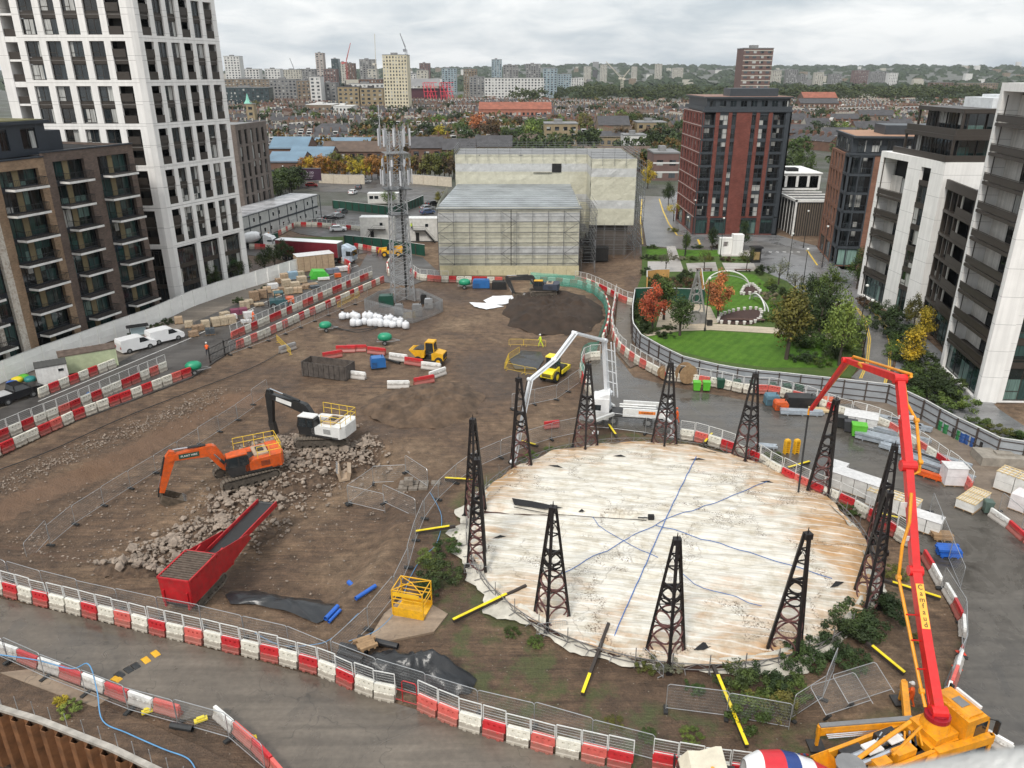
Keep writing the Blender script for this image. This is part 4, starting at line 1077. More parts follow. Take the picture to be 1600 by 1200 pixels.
barrier_row([(516,409),(535,411),(548,418),(545,428)],'the corner by the boxed pallets',panels=False,pat='rrwr')
barrier_row([(612,407),(605,420),(608,432)],'the bend left of the mast',panels=False,pat='wrw')
barrier_row([(642,428),(655,438),(690,441),(740,442),(785,443)],'the row under the wrapped building',panels=lambda i:i<8,pat='rwrwwr')
barrier_row([(898,441),(920,446),(950,460),(975,474),(990,478)],'the mesh row below the scaffold yard',pat='rrwrw')
barrier_row([(962,463),(960,480),(955,505),(958,530),(968,548),(985,562),(1000,572),(1020,583)],'the curve along the narrow track',pat='rwfw',panels=lambda i:i%6!=3)
barrier_row([(1020,583),(1040,594),(1090,600),(1130,607),(1160,614)],'the back row by the cable reels',pat='wrww')
barrier_row([(1062,686),(1090,690),(1118,699),(1145,708),(1182,723),(1205,738),(1240,757)],'the inner arc behind the gasholder',pat='wrwrwrw')
barrier_row([(1240,757),(1268,770),(1310,788),(1345,805),(1385,832),(1420,856)],'the inner arc beside the white stacks',pat='rrwrwrrw')
barrier_row([(1160,614),(1205,616),(1260,630),(1310,650),(1345,658),(1385,672),(1420,695),(1460,722),(1500,752),(1515,770)],'the outer arc of the yard',pat='wrrwrwwr')
barrier_row([(1442,872),(1455,895),(1468,918)],'the inner kerb right of the boom',panels=False,jersey=True,pat='rwr')
barrier_row([(1476,925),(1490,950),(1505,980),(1503,998)],'the far bend right of the boom',panels=False,jersey=True,pat='wrw')
barrier_row([(1499,1030),(1492,1058),(1481,1085),(1476,1108)],'the near bend right of the boom',panels=False,jersey=True,pat='wrw')
barrier_row([(1525,1150),(1558,1170),(1580,1182)],'the row in front of the yellow cab',panels=False,jersey=True,pat='wr')
barrier_row([(1546,806),(1570,822),(1600,848),(1640,868)],'the low row at the right edge',panels=False,jersey=True,pat='wrrw')
for(px,py,rz,c,lab)in((520,559,.5,'r','red barrier left of the arc round the blue machine'),(541,550,.05,'r','red barrier at the top of the arc, beside its red twin'),(558,549,.05,'r','right one of the two touching red barriers in the arc'),(589,553,-.3,'r','red barrier lying above the black pipe in the arc'),(623,563,-.35,'w','white barrier up slope of the yellow dumper'),(647,570,-.4,'r','red barrier just left of the yellow dumper'),(674,577,-.3,'w','white barrier just below the yellow dumper'),(684,588,.8,'w','white barrier turned across the right end of the arc'),(663,599,.5,'r','red barrier at the lower right of the arc'),(557,591,-.3,'w','white barrier against the right end of the rusty skip'),(623,606,.03,'w','white barrier closing the near side of the arc'),(450,548,.9,'g','grey barrier standing alone below the road barriers'),(862,668,.3,'r','single red barrier beside the mesh fence near the columns')):
	o=bpy.data.objects.new('traffic_barrier',JERM);COL.objects.link(o);o.location=on(px,py,0);o.rotation_euler=(0,0,rz);o.color={'r':RED,'w':WHITE,'g':(.3,.3,.3,1)}[c];o.scale=(1.4,1.15,1.2)if px!=862 else(.9,1,1)
	tag(o,lab,'barrier','loose barriers on the mud')
def netrow(pts,h,lab,z0=.05):
	P=polyw(pts);b=MB();Q=walk(P,.7);vs=[]
	for i,(m,a,l)in enumerate(Q):
		d=Vector((-math.sin(a),math.cos(a),0))
		for k in range(4):vs.append((m.x-d.x*.25*(1 if k<2 else .5)+.06*math.sin(i*1.7+k),m.y-d.y*.3*(1 if k<3 else .3)+.05*math.cos(i*2.3+k),m.z+z0+h*k/3+.04*math.sin(i*1.3)))
	for i in range(len(Q)-1):
		for k in range(3):b_=i*4+k;b.f.append((b_,b_+4,b_+5,b_+1));b.m.append(0)
	b.v=vs;return tag(b.build('debris_netting',NETM),lab,'netting')
barrier_row([(832,442),(870,444),(905,448),(930,458),(946,472),(952,492),(949,515),(941,536)],'the netted curve round the dark heap',panels=False,pat='wrwrwf')
netrow([(826,443),(870,446),(905,450),(930,460),(944,474),(950,494),(947,517),(938,540),(934,552)],2.1,'long green debris netting over barriers curving round the dark soil heap')
netrow([(936,560),(915,562),(908,575),(910,590),(916,604)],2.3,'green debris netting round the small pen behind the white pump truck')
barrier_row([(938,562),(913,564),(907,580),(911,600),(925,622)],'the pen behind the white pump truck',panels=True,pat='wwrr')
# temporary mesh fencing
def heras_proto():
	r=empty('mesh_fence',(0,0,-50));Lp,h=3.4,2.0
	b=MB();rr=.024
	pts=[(-Lp/2,0,.12),(-Lp/2,0,h-.12),(-Lp/2+.12,0,h),(Lp/2-.12,0,h),(Lp/2,0,h-.12),(Lp/2,0,.12)]
	for i in range(5):b.tube(pts[i],pts[i+1],rr,5,caps=False)
	b.tube((-Lp/2,0,.22),(Lp/2,0,.22),rr,5,caps=False);b.tube((-Lp/2,0,0),(-Lp/2,0,.2),rr,5);b.tube((Lp/2,0,0),(Lp/2,0,.2),rr,5)
	for k in range(1,8):b.tube((-Lp/2,0,.22+k*.22),(Lp/2,0,.22+k*.22),.0025,3,caps=False)
	b.build('frame',GALV2,r)
	m=MB();m.quad((-Lp/2,0,.22),(Lp/2,0,.22),(Lp/2,0,h),(-Lp/2,0,h));m.build('mesh_infill',MESHM,r)
	f=MB();f.bx(-Lp/2-.12,-.35,0,-Lp/2+.12,.35,.13);f.build('foot_block',M('black_rubber_block',(.02,.02,.02),.8),r)
	return r
HER=heras_proto()
def fence_run(pts,where,group=None,step=3.4,first=0):
	n=0
	P=polyw(pts)
	for i,(m,a,Ls)in enumerate(walk(P,step)):
		c=copy_tree(HER,None,(m.x,m.y,hgt(m.x,m.y)),a,'%s mesh panel from the start of %s'%(ordn(i),where),group or 'fence panels in '+where)
		c.scale=(Ls/3.4,1,.97+.05*random.random());tag(c,cat='fence');c.rotation_euler=(random.uniform(-.03,.03),0,a);n+=1
	return n
fence_run([(42,868),(95,835),(144,803),(190,773),(262,728),(320,690),(367,660),(420,622)],'the diagonal fence across the dig')
fence_run([(-60,870),(0,905),(65,925),(131,942),(246,968),(314,982),(380,998),(452,1015),(515,1042)],'the fence behind the near barriers')
fence_run([(520,1040),(590,1068),(667,1092),(750,1118),(842,1140),(925,1165),(1020,1190)],'the fence by the black bundle')
fence_run([(520,1038),(560,1000),(600,962),(628,915),(645,870),(650,845)],'the fence left of the yellow cage')
fence_run([(650,845),(668,800),(700,765),(738,735),(790,712),(850,690),(905,678)],'the fence behind the left columns')
fence_run([(545,788),(570,765),(612,745),(660,748),(668,762)],'the back of the pen in the dig')
fence_run([(545,788),(592,797),(649,805)],'the pen front in the dig')
fence_run([(-40,1010),(30,1042),(95,1072),(158,1094),(225,1122),(310,1140),(385,1165),(415,1205)],'the foreground fence above the pit')
fence_run([(1040,1110),(1135,1122),(1232,1140)],'the fence among the bushes')
fence_run([(1236,1125),(1290,1090),(1302,1050)],'the fence turning up through the bushes')
fence_run([(905,668),(960,672),(1020,680),(1058,690)],'the fence before the white pump')
fence_run([(800,640),(870,625),(905,600)],'the fence by the yellow roller')
fence_run([(1470,920),(1495,955),(1512,1000),(1495,1050),(1480,1080)],'the fence right of the red boom')
fence_run([(1452,800),(1475,860),(1500,920)],'the fence beside the blue pallets')
fence_run([(360,555),(440,525),(520,490),(575,468)],'the fence left of the white bags')
fence_run([(1560,800),(1600,835),(1650,860)],'the fence at the right edge')
for i,(px,py,rz,lab)in enumerate(((1328,1118,.35,'left one of two mesh fence panels lying tilted on the grass'),(1362,1100,.35,'right one of two mesh fence panels lying tilted on the grass'))):
	c=copy_tree(HER,None,on(px,py,.35),rz,lab,'fallen fence panels');c.rotation_euler=(-1.1,0,rz);tag(c,cat='fence')
	# hoardings
def hoarding(pts,name,label,h,step,mpanel,mpost,post_side=1,rails=True,boards=0,zb=0):
	P=[Gz(*p)for p in pts];base=P[len(P)//2];r=empty(name,(base.x,base.y,0),0,label,'hoarding',world=True)
	st=walk(P,step)
	for i,(m,a,Ls)in enumerate(st):
		X=Matrix.Translation((m.x,m.y,0))@Matrix.Rotation(a,4,'Z');hh=h
		b=MB();b.X=X;b.bx(-Ls/2,-.03,zb,Ls/2,.03,hh,0)
		if boards:
			for k in range(1,boards):b.bx(-Ls/2,-.05*post_side-.01,hh*k/boards-.03,Ls/2,-.03*post_side+.001,hh*k/boards+.0,0)
		if rails:
			for z in(.5,1.3,h-.3):b.bx(-Ls/2,-.10*post_side,z,Ls/2,-.03*post_side,z+.08,1)
		b.bx(-Ls/2,-.07,hh,Ls/2,.07,hh+.06,2);b.build('panel',[mpanel,mpost,WTUBE],r)
		q=MB();q.X=X;q.bx(-Ls/2-.07,-.18*post_side,0,-Ls/2+.07,-.031*post_side,hh-.05);q.build('post',mpost,r)
	return r
HG=M('grey_hoarding_board',(.30,.32,.34),.5,var=.2,scale=.5,grime=.15);HP=M('dark_timber_post',(.06,.045,.038),.8)
HW=M('white_hoarding_board',(.84,.83,.80),.55,var=.12,scale=.4,grime=.1);HGR=M('green_hoarding_board',(.010,.060,.040),.45,var=.2)
hoarding([(991,473),(987,500),(987,528),(1000,548),(1030,566),(1062,583),(1110,596),(1165,606),(1210,610),(1300,620),(1385,630)],'site_hoarding','grey hoarding curving between the park and the gasholder yard',2.4,2.45,HG,HP)
hoarding([(1385,630),(1430,650),(1480,680),(1530,705),(1562,722),(1680,730)],'site_hoarding','grey hoarding below the tall white block at the right edge',2.4,2.45,HG,HP)
hoarding([(-120,655),(0,600),(60,575),(120,553),(175,532),(235,510),(300,480),(350,462),(400,447),(470,425)],'site_wall','long white panelled wall between the left flats and the site road',2.7,3.0,HW,HW,boards=3,rails=False)
hoarding([(539,384),(600,390),(664,400)],'site_hoarding','dark green hoarding in front of the white cabins',2.4,2.45,HGR,HP,rails=False)
hoarding([(521,326),(565,331),(613,337)],'site_hoarding','dark green hoarding behind the parked cars',2.4,2.45,HGR,HP,rails=False)
hoarding([(613,337),(640,328),(662,318)],'site_hoarding','dark green hoarding turning away behind the mast',2.4,2.45,HGR,HP,rails=False)
hoarding([(380,385),(408,385),(436,380)],'site_hoarding','short dark green hoarding beside the parked mixer lorry',2.4,2.45,HGR,HP,rails=False)
hoarding([(991,474),(1020,473),(1060,474),(1100,476)],'site_hoarding','dark green hoarding behind the red leaved park tree',2.6,2.45,HGR,HP,rails=False)
hoarding([(1010,450),(1010,438),(1045,437)],'garden_fence','new timber boards left of the planted garden plot',2.0,2.4,M('new_timber',(.48,.27,.09),.7),M('new_timber',(.48,.27,.09)),rails=False)
hoarding([(1095,436),(1099,470)],'garden_fence','new timber boards right of the planted garden plot',2.0,2.4,M('new_timber',(.48,.27,.09)),M('new_timber',(.48,.27,.09)),rails=False)
hoarding([(499,286),(540,288),(570,288)],'boundary_wall','pale rendered wall behind the billboard street, left part',3.2,5,M('pale_render',(.50,.44,.35),.8),M('pale_render',(.5,.44,.35)),rails=False)
hoarding([(640,287),(706,292)],'boundary_wall','pale rendered wall between the mast and wrapped building',3.2,5,M('pale_render',(.5,.44,.35)),M('pale_render',(.5,.44,.35)),rails=False)
# gasholder
GC=Vector((12.7,55.6));GR=16.3
def cover_mat():
	m,nt,b=newmat('stained_white_membrane');p=wpos(nt);s=N(nt,'ShaderNodeVectorMath');s.operation='SUBTRACT';L(nt,p,s.inputs[0]);s.inputs[1].default_value=(GC.x-1.5,GC.y-.5,0)
	q=vmul(nt,s.outputs[0],(1,1,0))
	mp=N(nt,'ShaderNodeMapping');L(nt,q,mp.inputs['Vector']);mp.inputs['Rotation'].default_value=(0,0,R(19));mp.inputs['Scale'].default_value=(.16,.6,1)
	n=noiz(nt,mp.outputs[0],1.6,7,.62,1.0);n2=noiz(nt,q,.11,5,.62,1.6);n3=noiz(nt,q,7,5,.7)
	ln=N(nt,'ShaderNodeVectorMath');ln.operation='LENGTH';L(nt,q,ln.inputs[0])
	a=nt.nodes.new('ShaderNodeMath');a.operation='MULTIPLY_ADD';L(nt,ln.outputs['Value'],a.inputs[0]);a.inputs[1].default_value=.046;L(nt,n2,a.inputs[2])
	a2=nt.nodes.new('ShaderNodeMath');a2.operation='MULTIPLY_ADD';L(nt,n,a2.inputs[0]);a2.inputs[1].default_value=.75;L(nt,a.outputs[0],a2.inputs[2])
	rf=ramp(nt,a2.outputs[0],[(0,(0,0,0)),(1,(1,1,1))])
	nd=nt.nodes.new('ShaderNodeMapRange');L(nt,a2.outputs[0],nd.inputs['Value']);nd.inputs['From Min'].default_value=1.38;nd.inputs['From Max'].default_value=1.70;nd.inputs['To Max'].default_value=.9
	base=ramp(nt,n,[(.25,(.46,.41,.32)),(.45,(.58,.545,.47)),(.7,(.64,.615,.56))])
	c=mixc(nt,nd.outputs[0],base.outputs[0],(.42,.23,.085))
	w=N(nt,'ShaderNodeTexWave',Scale=.33,Distortion=1.3);w.bands_direction='Y';w.inputs['Detail'].default_value=2;w.inputs['Detail Scale'].default_value=.6
	mp2=N(nt,'ShaderNodeMapping');L(nt,q,mp2.inputs['Vector']);mp2.inputs['Rotation'].default_value=(0,0,R(12));L(nt,mp2.outputs[0],w.inputs['Vector'])
	ws=ramp(nt,w.outputs['Fac'],[(.93,(0,0,0)),(.99,(.6,.6,.6))]);c=mixc(nt,ws.outputs[0],c,(.72,.71,.67));c=mixc(nt,ramp(nt,w.outputs['Fac'],[(.01,(.35,)*3),(.06,(0,0,0))]).outputs[0],c,(.27,.24,.19))
	vo=N(nt,'ShaderNodeTexVoronoi',Scale=.11);vo.feature='DISTANCE_TO_EDGE'
	dn=nt.nodes.new('ShaderNodeTexNoise');dn.inputs['Scale'].default_value=.35;dn.inputs['Detail'].default_value=5;L(nt,q,dn.inputs['Vector'])
	mv=N(nt,'ShaderNodeVectorMath');mv.operation='MULTIPLY_ADD';L(nt,dn.outputs['Color'],mv.inputs[0]);mv.inputs[1].default_value=(7,7,7);L(nt,q,mv.inputs[2]);L(nt,mv.outputs[0],vo.inputs['Vector'])
	lf=ramp(nt,vo.outputs['Distance'],[(.0,(1,1,1)),(.06,(0,0,0))]);sp=ramp(nt,n3,[(.50,(0,0,0)),(.56,(1,1,1))])
	n5=noiz(nt,q,.22,3,.5);gate=ramp(nt,n5,[(.42,(0,0,0)),(.50,(1,1,1))])
	cr=N(nt,'ShaderNodeTexVoronoi',Scale=.075);cr.feature='DISTANCE_TO_EDGE';L(nt,mv.outputs[0],cr.inputs['Vector']);ck=ramp(nt,cr.outputs['Distance'],[(0,(.5,)*3),(.006,(0,0,0))]);c=mixc(nt,ck.outputs[0],c,(.13,.10,.07));dk=ramp(nt,noiz(nt,q,.55,6,.7),[(.34,(.74,.70,.63)),(.52,(1,1,1))]);c=mixc(nt,1,c,dk.outputs[0],'MULTIPLY')
	k=mixc(nt,1,mixc(nt,1,lf.outputs[0],sp.outputs[0],'MULTIPLY'),gate.outputs[0],'MULTIPLY');c=mixc(nt,k,c,(.09,.055,.03))
	L(nt,c,b.inputs['Base Color']);b.inputs['Roughness'].default_value=.5
	bump(nt,b,n,.6,.3);return m
COVM=cover_mat()
TARPW=M('crumpled_white_tarp',(.52,.49,.42),.55,var=.35,scale=.7,grime=.35)
def cover():
	r=empty('gasholder',(GC.x,GC.y,0),0,'round gasholder under a stained white membrane cover inside a ring of lattice columns','gasholder',world=True)
	b=MB();n=190;ids={}
	def top(x,y):
		d=math.hypot(x,y);
		z=.95-.25*(d/GR)**2+.05*math.sin((y*math.cos(R(12))-x*math.sin(R(12)))*2.95)*.8
		z+=.14*noise.noise((x*.25,y*.9,0))+.07*noise.noise((x*.9,y*2.6,1))
		if d>GR*.9:z-=.35*sstep((d-GR*.9)/(GR*.1))*(.5+.5*noise.noise((math.atan2(y,x)*5,0,0)))
		t=(y-(2.5-.10*(x+14)))
		if x<-1.5 and-15.5<x:z-=.55*math.exp(-(t/.45)**2)*min(1,(-1.5-x)/1.5)
		return z
	for j in range(n+1):
		for i in range(n+1):
			x=-GR+2*GR*i/n;y=-GR+2*GR*j/n;d=math.hypot(x,y);lim=GR*(1+.025*noise.noise((math.atan2(y,x)*6,2,0)))
			if d<=lim+.18:
				if d>lim:x*=lim/d;y*=lim/d
				ids[(i,j)]=len(b.v);b.v.append((x+GC.x,y+GC.y,top(x,y)))
	for j in range(n):
		for i in range(n):
			q=[ids.get((i,j)),ids.get((i+1,j)),ids.get((i+1,j+1)),ids.get((i,j+1))]
			q=[t for t in q if t is not None]
			if len(q)>=3:b.f.append(tuple(q));b.m.append(0)
	b.build('membrane_cover',COVM,r,smooth=True)
	w=MB();w.lathe([(GR-.1,-.3),(GR+.02,-.3),(GR+.02,.35),(GR-.1,.35)],96,0,(GC.x,GC.y,0));w.build('tank_rim',M('rusty_iron',(.07,.035,.025),.8,var=.4),r)
	for(a0,a1,w0)in((150,212,2.2),(196,226,1.6),(268,330,.8),(95,150,.5),(318,340,1.2),(60,95,.3),(225,262,.7),(338,385,.5),(280,300,1.9)):
		s=MB();m=40;kx=8
		for i in range(m+1):
			a=R(a0+(a1-a0)*i/m);e=math.sin(PI*i/m)**.35
			for k in range(kx+1):
				t=k/kx;wd=w0*e*(.65+.7*noise.noise((a*9,0,w0))+.25*noise.noise((a*31,1,w0)))
				rr=GR-.55+(.6+max(0,wd))*t
				z=.5*(1-t)+.10+.16*noise.noise((a*14,t*4,5+w0))+.08*noise.noise((a*44,t*9,2))
				s.v.append((GC.x+rr*math.cos(a),GC.y+rr*math.sin(a),max(.05,z)))
		for i in range(m):
			for k in range(kx):q=i*(kx+1)+k;s.f.append((q,q+1,q+kx+2,q+kx+1));s.m.append(0)
		s.build('torn_skirt',TARPW,r,smooth=True)
	g=MB();k=132
	for i in range(k):
		a=2*PI*i/k;a2=2*PI*(i+1)/k;R1=GR+.25
		P=lambda an,z,rr=R1:Vector((GC.x+rr*math.cos(an),GC.y+rr*math.sin(an),z))
		g.tube(P(a,.35),P(a2,.35),.035,4,caps=False);g.tube(P(a,.8),P(a2,.8),.035,4,caps=False);g.tube(P(a,.35)if i%2 else P(a,.8),P(a2,.8)if i%2 else P(a2,.35),.025,4,caps=False)
		if i%3==0:g.tube(P(a,0),P(a,1.55),.04,4)
		if i%2:g.tube(P(a,.35),P(a,.35,R1+.55),.03,4,caps=False)
	g.build('rim_walkway',M('weathered_grey_steel',(.20,.19,.185),.6,.3,var=.4),r)
	h=MB()
	for(px,py,w_,d_,rz)in((968,712,1.3,.35,-.1),(1090,716,1.6,.3,0),(1198,752,1.3,.25,-.2),(868,728,1.6,.35,-.35),(1100,1008,1.6,.7,.35),(1308,912,1.5,.5,.5),(910,796,.8,.45,.3),(780,838,1.2,.3,.3)):
		p=Gz(px,py,.9);X=Matrix.Translation((p.x,p.y,top(p.x-GC.x,p.y-GC.y)+.03))@Matrix.Rotation(rz,4,'Z');h=MB();h.X=X
		h.add([(-w_/2,0,0),(-w_*.1,-d_*.4,.05),(w_/2,-.05,0),(w_*.1,d_*.5,.10)],[(0,1,2,3)]);h.build('membrane_tear',CORE,r)
	pm=MB();p=Gz(1017,812,.9);pm.bc((p.x,p.y,1.15),(.5,.35,.4));pm.tube((p.x-.3,p.y,1.1),(p.x-1.1,p.y+.1,1.05),.05,5);pm.build('drain_pump',CORE,r)
	hp=MB();hp.path([Gz(803,792,.75),Gz(860,803,.72),Gz(930,808,.75),Gz(1010,813,1.0)],.03,6);hp.v+=[tuple(Gz(*q,.93))for q in((800,778),(832,783),(880,793),(850,795),(803,788))];hp.f.append(tuple(range(len(hp.v)-5,len(hp.v))));hp.m.append(0);hp.build('drain_hose_dark_slit',CORE,r)  # flat black polygon joined to the hose paints the dark of the torn slit
	return top
ctop=cover()
def cpt(px,py,dz=.04):
	p=Gz(px,py,.85);z=ctop(p.x-GC.x,p.y-GC.y)if(p.x-GC.x)**2+(p.y-GC.y)**2<GR*GR else .5
	p=Gz(px,py,z);p.z=z+dz;return p
RB_=M('blue_polypropylene_rope',(.05,.13,.36),.6)
def rope(pts,lab,r=.03):
	P=[cpt(*p,.07)for p in pts];Q=[]
	for i in range(len(P)-1):
		n=max(2,int((P[i+1]-P[i]).length/.7))
		for k in range(n):
			q=P[i].lerp(P[i+1],k/n);q.z=(ctop(q.x-GC.x,q.y-GC.y)if(q.x-GC.x)**2+(q.y-GC.y)**2<GR*GR else .5)+.07;Q.append(q)
	Q.append(P[-1]);b=MB();b.path(Q,r,4);return tag(b.build('rope',RB_),lab,'rope')
rope([(1088,714),(1062,765),(1040,812),(1002,898),(972,965),(960,995)],'thick blue rope running front to back over the white cover',.045)
rope([(1202,752),(1120,786),(1040,812),(960,855),(905,884),(876,898)],'blue rope crossing the white cover from upper right to lower left')
rope([(1025,822),(1110,846),(1200,874),(1300,905)],'blue rope running right from the knot on the cover')
rope([(922,805),(935,822),(972,845),(1000,860),(1028,872)],'short curved blue rope left of the knot on the cover',.025)
rope([(1066,897),(1085,914),(1130,928),(1190,948)],'curved blue rope right of the front column',.025)
IRON=M('dark_cast_iron',(.016,.013,.013),.5,.2,var=.4,scale=2);RUST=M('rusted_cast_iron',(.13,.055,.05),.75,.1,var=.5,scale=2.5)
def column_proto():
	r=empty('lattice_column',(0,0,-60));H=9.6;top=.16
	base=[Vector((0,-.95,0)),Vector((1.32,.5,0)),Vector((-1.32,.5,0))];tp=[Vector((0,-top,H)),Vector((top,top*.6,H)),Vector((-top,top*.6,H))]
	for a,c in zip(base,tp):
		b=MB();b.bar(a,c,.19,.19,0);b.bc((a.x,a.y,.15),(.4,.4,.3));b.build('leg',IRON,r)
	for i in range(3):
		A0,B0,A1,B1=base[i],base[(i+1)%3],tp[i],tp[(i+1)%3];b=MB()
		P=lambda u,t:A0.lerp(A1,t).lerp(B0.lerp(B1,t),u)
		w0=(B0-A0).length;w1=(B1-A1).length;t=.03;k=0
		while t<.66:
			wd=w0+(w1-w0)*t;dt=wd*.80/H*(1.15 if i==1 else 1)
			if t+dt>.70:break
			c=t+dt/2;pts=[]
			for j in range(17):
				a=2*PI*j/16;pts.append(P(.5+.46*math.cos(a),c+dt*.46*math.sin(a)))
			for j in range(16):b.tube(pts[j],pts[j+1],.065,4,1 if c<.42 else 0,caps=False)
			t+=dt;k+=1
			b.bar(P(.04,t),P(.96,t),.05,.05,0)if k%2==0 else None
		b.bar(P(0,t+.01),P(1,t+.01),.12,.16,0)
		for tt in(.78,.88):b.bar(P(0,tt),P(1,tt),.06,.08,0)
		n=6
		for j in range(n):
			u=2*j/n-1;u2=2*(j+1)/n-1
			b.tube(P(.5+u*.45,.86-.07*u*u),P(.5+u2*.45,.86-.07*u2*u2),.03,4,0,caps=False)
		b.build('ring_panel',[IRON,RUST],r)
	c=MB();c.prism([(-.24,-.24),(.24,-.24),(.24,.2),(-.24,.2)],H-.35,H+.05);c.tube((0,0,H),(0,0,H+.45),.06,5,r2=.02);c.build('cap',IRON,r)
	return r
COLP=column_proto()
COLS=[(742,812,4.35,'farthest left lattice column, behind its darker twin'),(749,888,4.75,'lattice column standing left of the white cover, nearest the yellow cage'),(810,733,5.6,'lattice column under the white concrete boom'),(914,706,6.2,'lattice column in front of the white pump truck cab'),(1037,703,6.1,'lattice column in front of the white pump truck tail'),(1163,724,6.0,'lattice column in front of the open yard, right of the white truck'),(1281,775,.5,'lattice column beside the hanging black hose'),(1364,862,1.2,'lattice column behind the red boom, partly hidden'),(1352,950,1.45,'dark lattice column just left of the red boom'),(1230,1026,.25,'lattice column at the front right of the white cover'),(1040,1036,0,'lattice column at the front centre of the white cover'),(860,977,-.3,'lattice column at the front left of the white cover')]
for px,py,rz,lab in COLS:
	p=Gz(px,py,0);copy_tree(COLP,None,(p.x,p.y,0),rz,lab,'lattice columns round the gasholder')['category']='column'
def prop(a,c,lab,dark=0.0):
	A=Gz(*a);B_=Gz(*c);A.z=.85;B_.z=.25;b=MB();b.bar(A,B_,.20,.24,0)
	u=(A-B_).normalized();s=u.cross(Vector((0,0,1))).normalized()
	q=MB();q.bar(B_.lerp(A,dark*.85)+Vector((0,0,.16)),B_+Vector((0,0,.16)),.20,.05)
	r=b.build('steel_prop',M('rusty_dark_steel',(.045,.035,.03),.7,.2,var=.4),loc=(B_.x,B_.y,0));tag(r,lab,'prop','yellow topped props round the gasholder')
	q.v=[(x-B_.x,y-B_.y,z)for x,y,z in q.v];o=q.build('painted_top',M('yellow_prop_paint',(.80,.62,.01),.45,var=.2,grime=.2),r)
for a,c,d,lab in(((748,764),(696,752),1,'yellow topped steel prop pointing left behind the far left column'),((712,836),(650,836),1,'yellow topped prop pointing left across green weeds'),((822,930),(708,975),.85,'yellow topped prop pointing down left towards the yellow cage'),((950,990),(910,1090),.3,'mostly dark prop with yellow end pointing at the near barriers'),((1112,1056),(1166,1172),1,'long yellow topped prop pointing down towards the mixer truck'),((1350,1020),(1412,1058),1,'yellow topped prop ending by the worker in orange'),((1378,922),(1468,940),1,'yellow topped prop passing behind the red boom'),((1366,816),(1404,815),1,'yellow topped prop ending near the white stacks'),((1224,746),(1264,726),1,'yellow topped prop left of the hanging black hose'),((1098,706),(1112,682),1,'yellow topped prop behind the back of the cover, right one'),((963,694),(951,668),1,'yellow topped prop behind the cover near the white truck'),((840,709),(816,694),1,'yellow topped prop at the back left of the cover')):
	prop(a,c,lab,d)
	# machines
RUB=M('tyre_rubber',(.018,.018,.018),.8);DKS=M('dark_machine_steel',(.035,.035,.036),.5,.3,var=.3,grime=.25)
CHR=M('ram_chrome',(.55,.56,.58),.2,.9);CABG=M('machine_cab_glass',(.02,.026,.03),.06,spec=.8);YHR=M('yellow_handrail',(.72,.48,.03),.5)
ORG=M('orange_machine_paint',(.62,.095,.012),.4,var=.3,grime=.5);WHM=M('white_machine_paint',(.68,.68,.66),.4,var=.12,grime=.18)
BLK=M('black_machine_paint',(.016,.017,.018),.4,var=.2,grime=.15);YEL=M('yellow_machine_paint',(.72,.38,.008),.45,var=.25,grime=.35)
LYEL=M('lemon_machine_paint',(.78,.62,.02),.4,var=.15,grime=.15);REDM=M('red_machine_paint',(.42,.010,.016),.42,var=.3,grime=.4)
REDB=M('red_boom_paint',(.60,.010,.010),.38,var=.2,grime=.15);YPUMP=M('amber_machine_paint',(.72,.29,.008),.42,var=.25,grime=.35)
WHB=M('pale_grey_boom_paint',(.62,.64,.66),.4,var=.12,grime=.1);GRY=M('grey_plastic',(.18,.18,.18),.6);LAMP_=M('lamp_lens',(.7,.7,.66),.2);AMB=M('amber_beacon',(.85,.35,.02),.3)
TANP=M('tan_faded_panel',(.36,.27,.19),.7)
def pxz(px,py,o,rz):
	"""where the sight line meets the vertical plane through o with heading rz: (distance along, height above o)"""
	d=raydir(px,py);n=Vector((-math.sin(rz),math.cos(rz),0));c=Vector((0,0,CH))
	t=(o-c).dot(n)/d.dot(n);p=c+d*t
	return((p.x-o.x)*math.cos(rz)+(p.y-o.y)*math.sin(rz),p.z-o.z)
def tracks(r,Lt,gauge,w,h,rz,mat=None):
	T=Matrix.Rotation(rz,4,'Z')
	for s in(-1,1):
		b=MB();b.X=T@Matrix.Translation((0,s*gauge/2,0));n=40;R_=h/2;st=Lt-h
		per=2*st+2*PI*R_
		for i in range(n):
			u=per*i/n
			if u<st:p=(-st/2+u,h);a=0
			elif u<st+PI*R_:t=(u-st)/R_;p=(st/2+R_*math.sin(t),R_+R_*math.cos(t));a=-t
			elif u<2*st+PI*R_:p=(st/2-(u-st-PI*R_),0);a=PI
			else:t=(u-2*st-PI*R_)/R_;p=(-st/2-R_*math.sin(t),R_-R_*math.cos(t));a=PI-t
			o=b.X;b.X=o@Matrix.Translation((p[0],0,p[1]))@Matrix.Rotation(-a,4,'Y');b.bx(-per/n*.40,-w/2,-.045,per/n*.40,w/2,.045,0);b.bx(-.02,-w/2,.045,.02,w/2,.085,0);b.X=o
		b.bx(-st/2,-w*.3,h*.25,st/2,w*.3,h*.78,1)
		for i in range(7):b.cyl((-st/2+st*i/6,0,h*.26),h*.2,w*.75,'y',10,1)
		for e in(-1,1):b.cyl((e*st/2,0,h/2),h*.36,w*.8,'y',14,1)
		b.build('track',[M('muddy_track_shoe',(.17,.14,.11),.8,.1,var=.5,scale=3),M('muddy_frame',(.085,.07,.055),.85,var=.5,scale=3)],r)
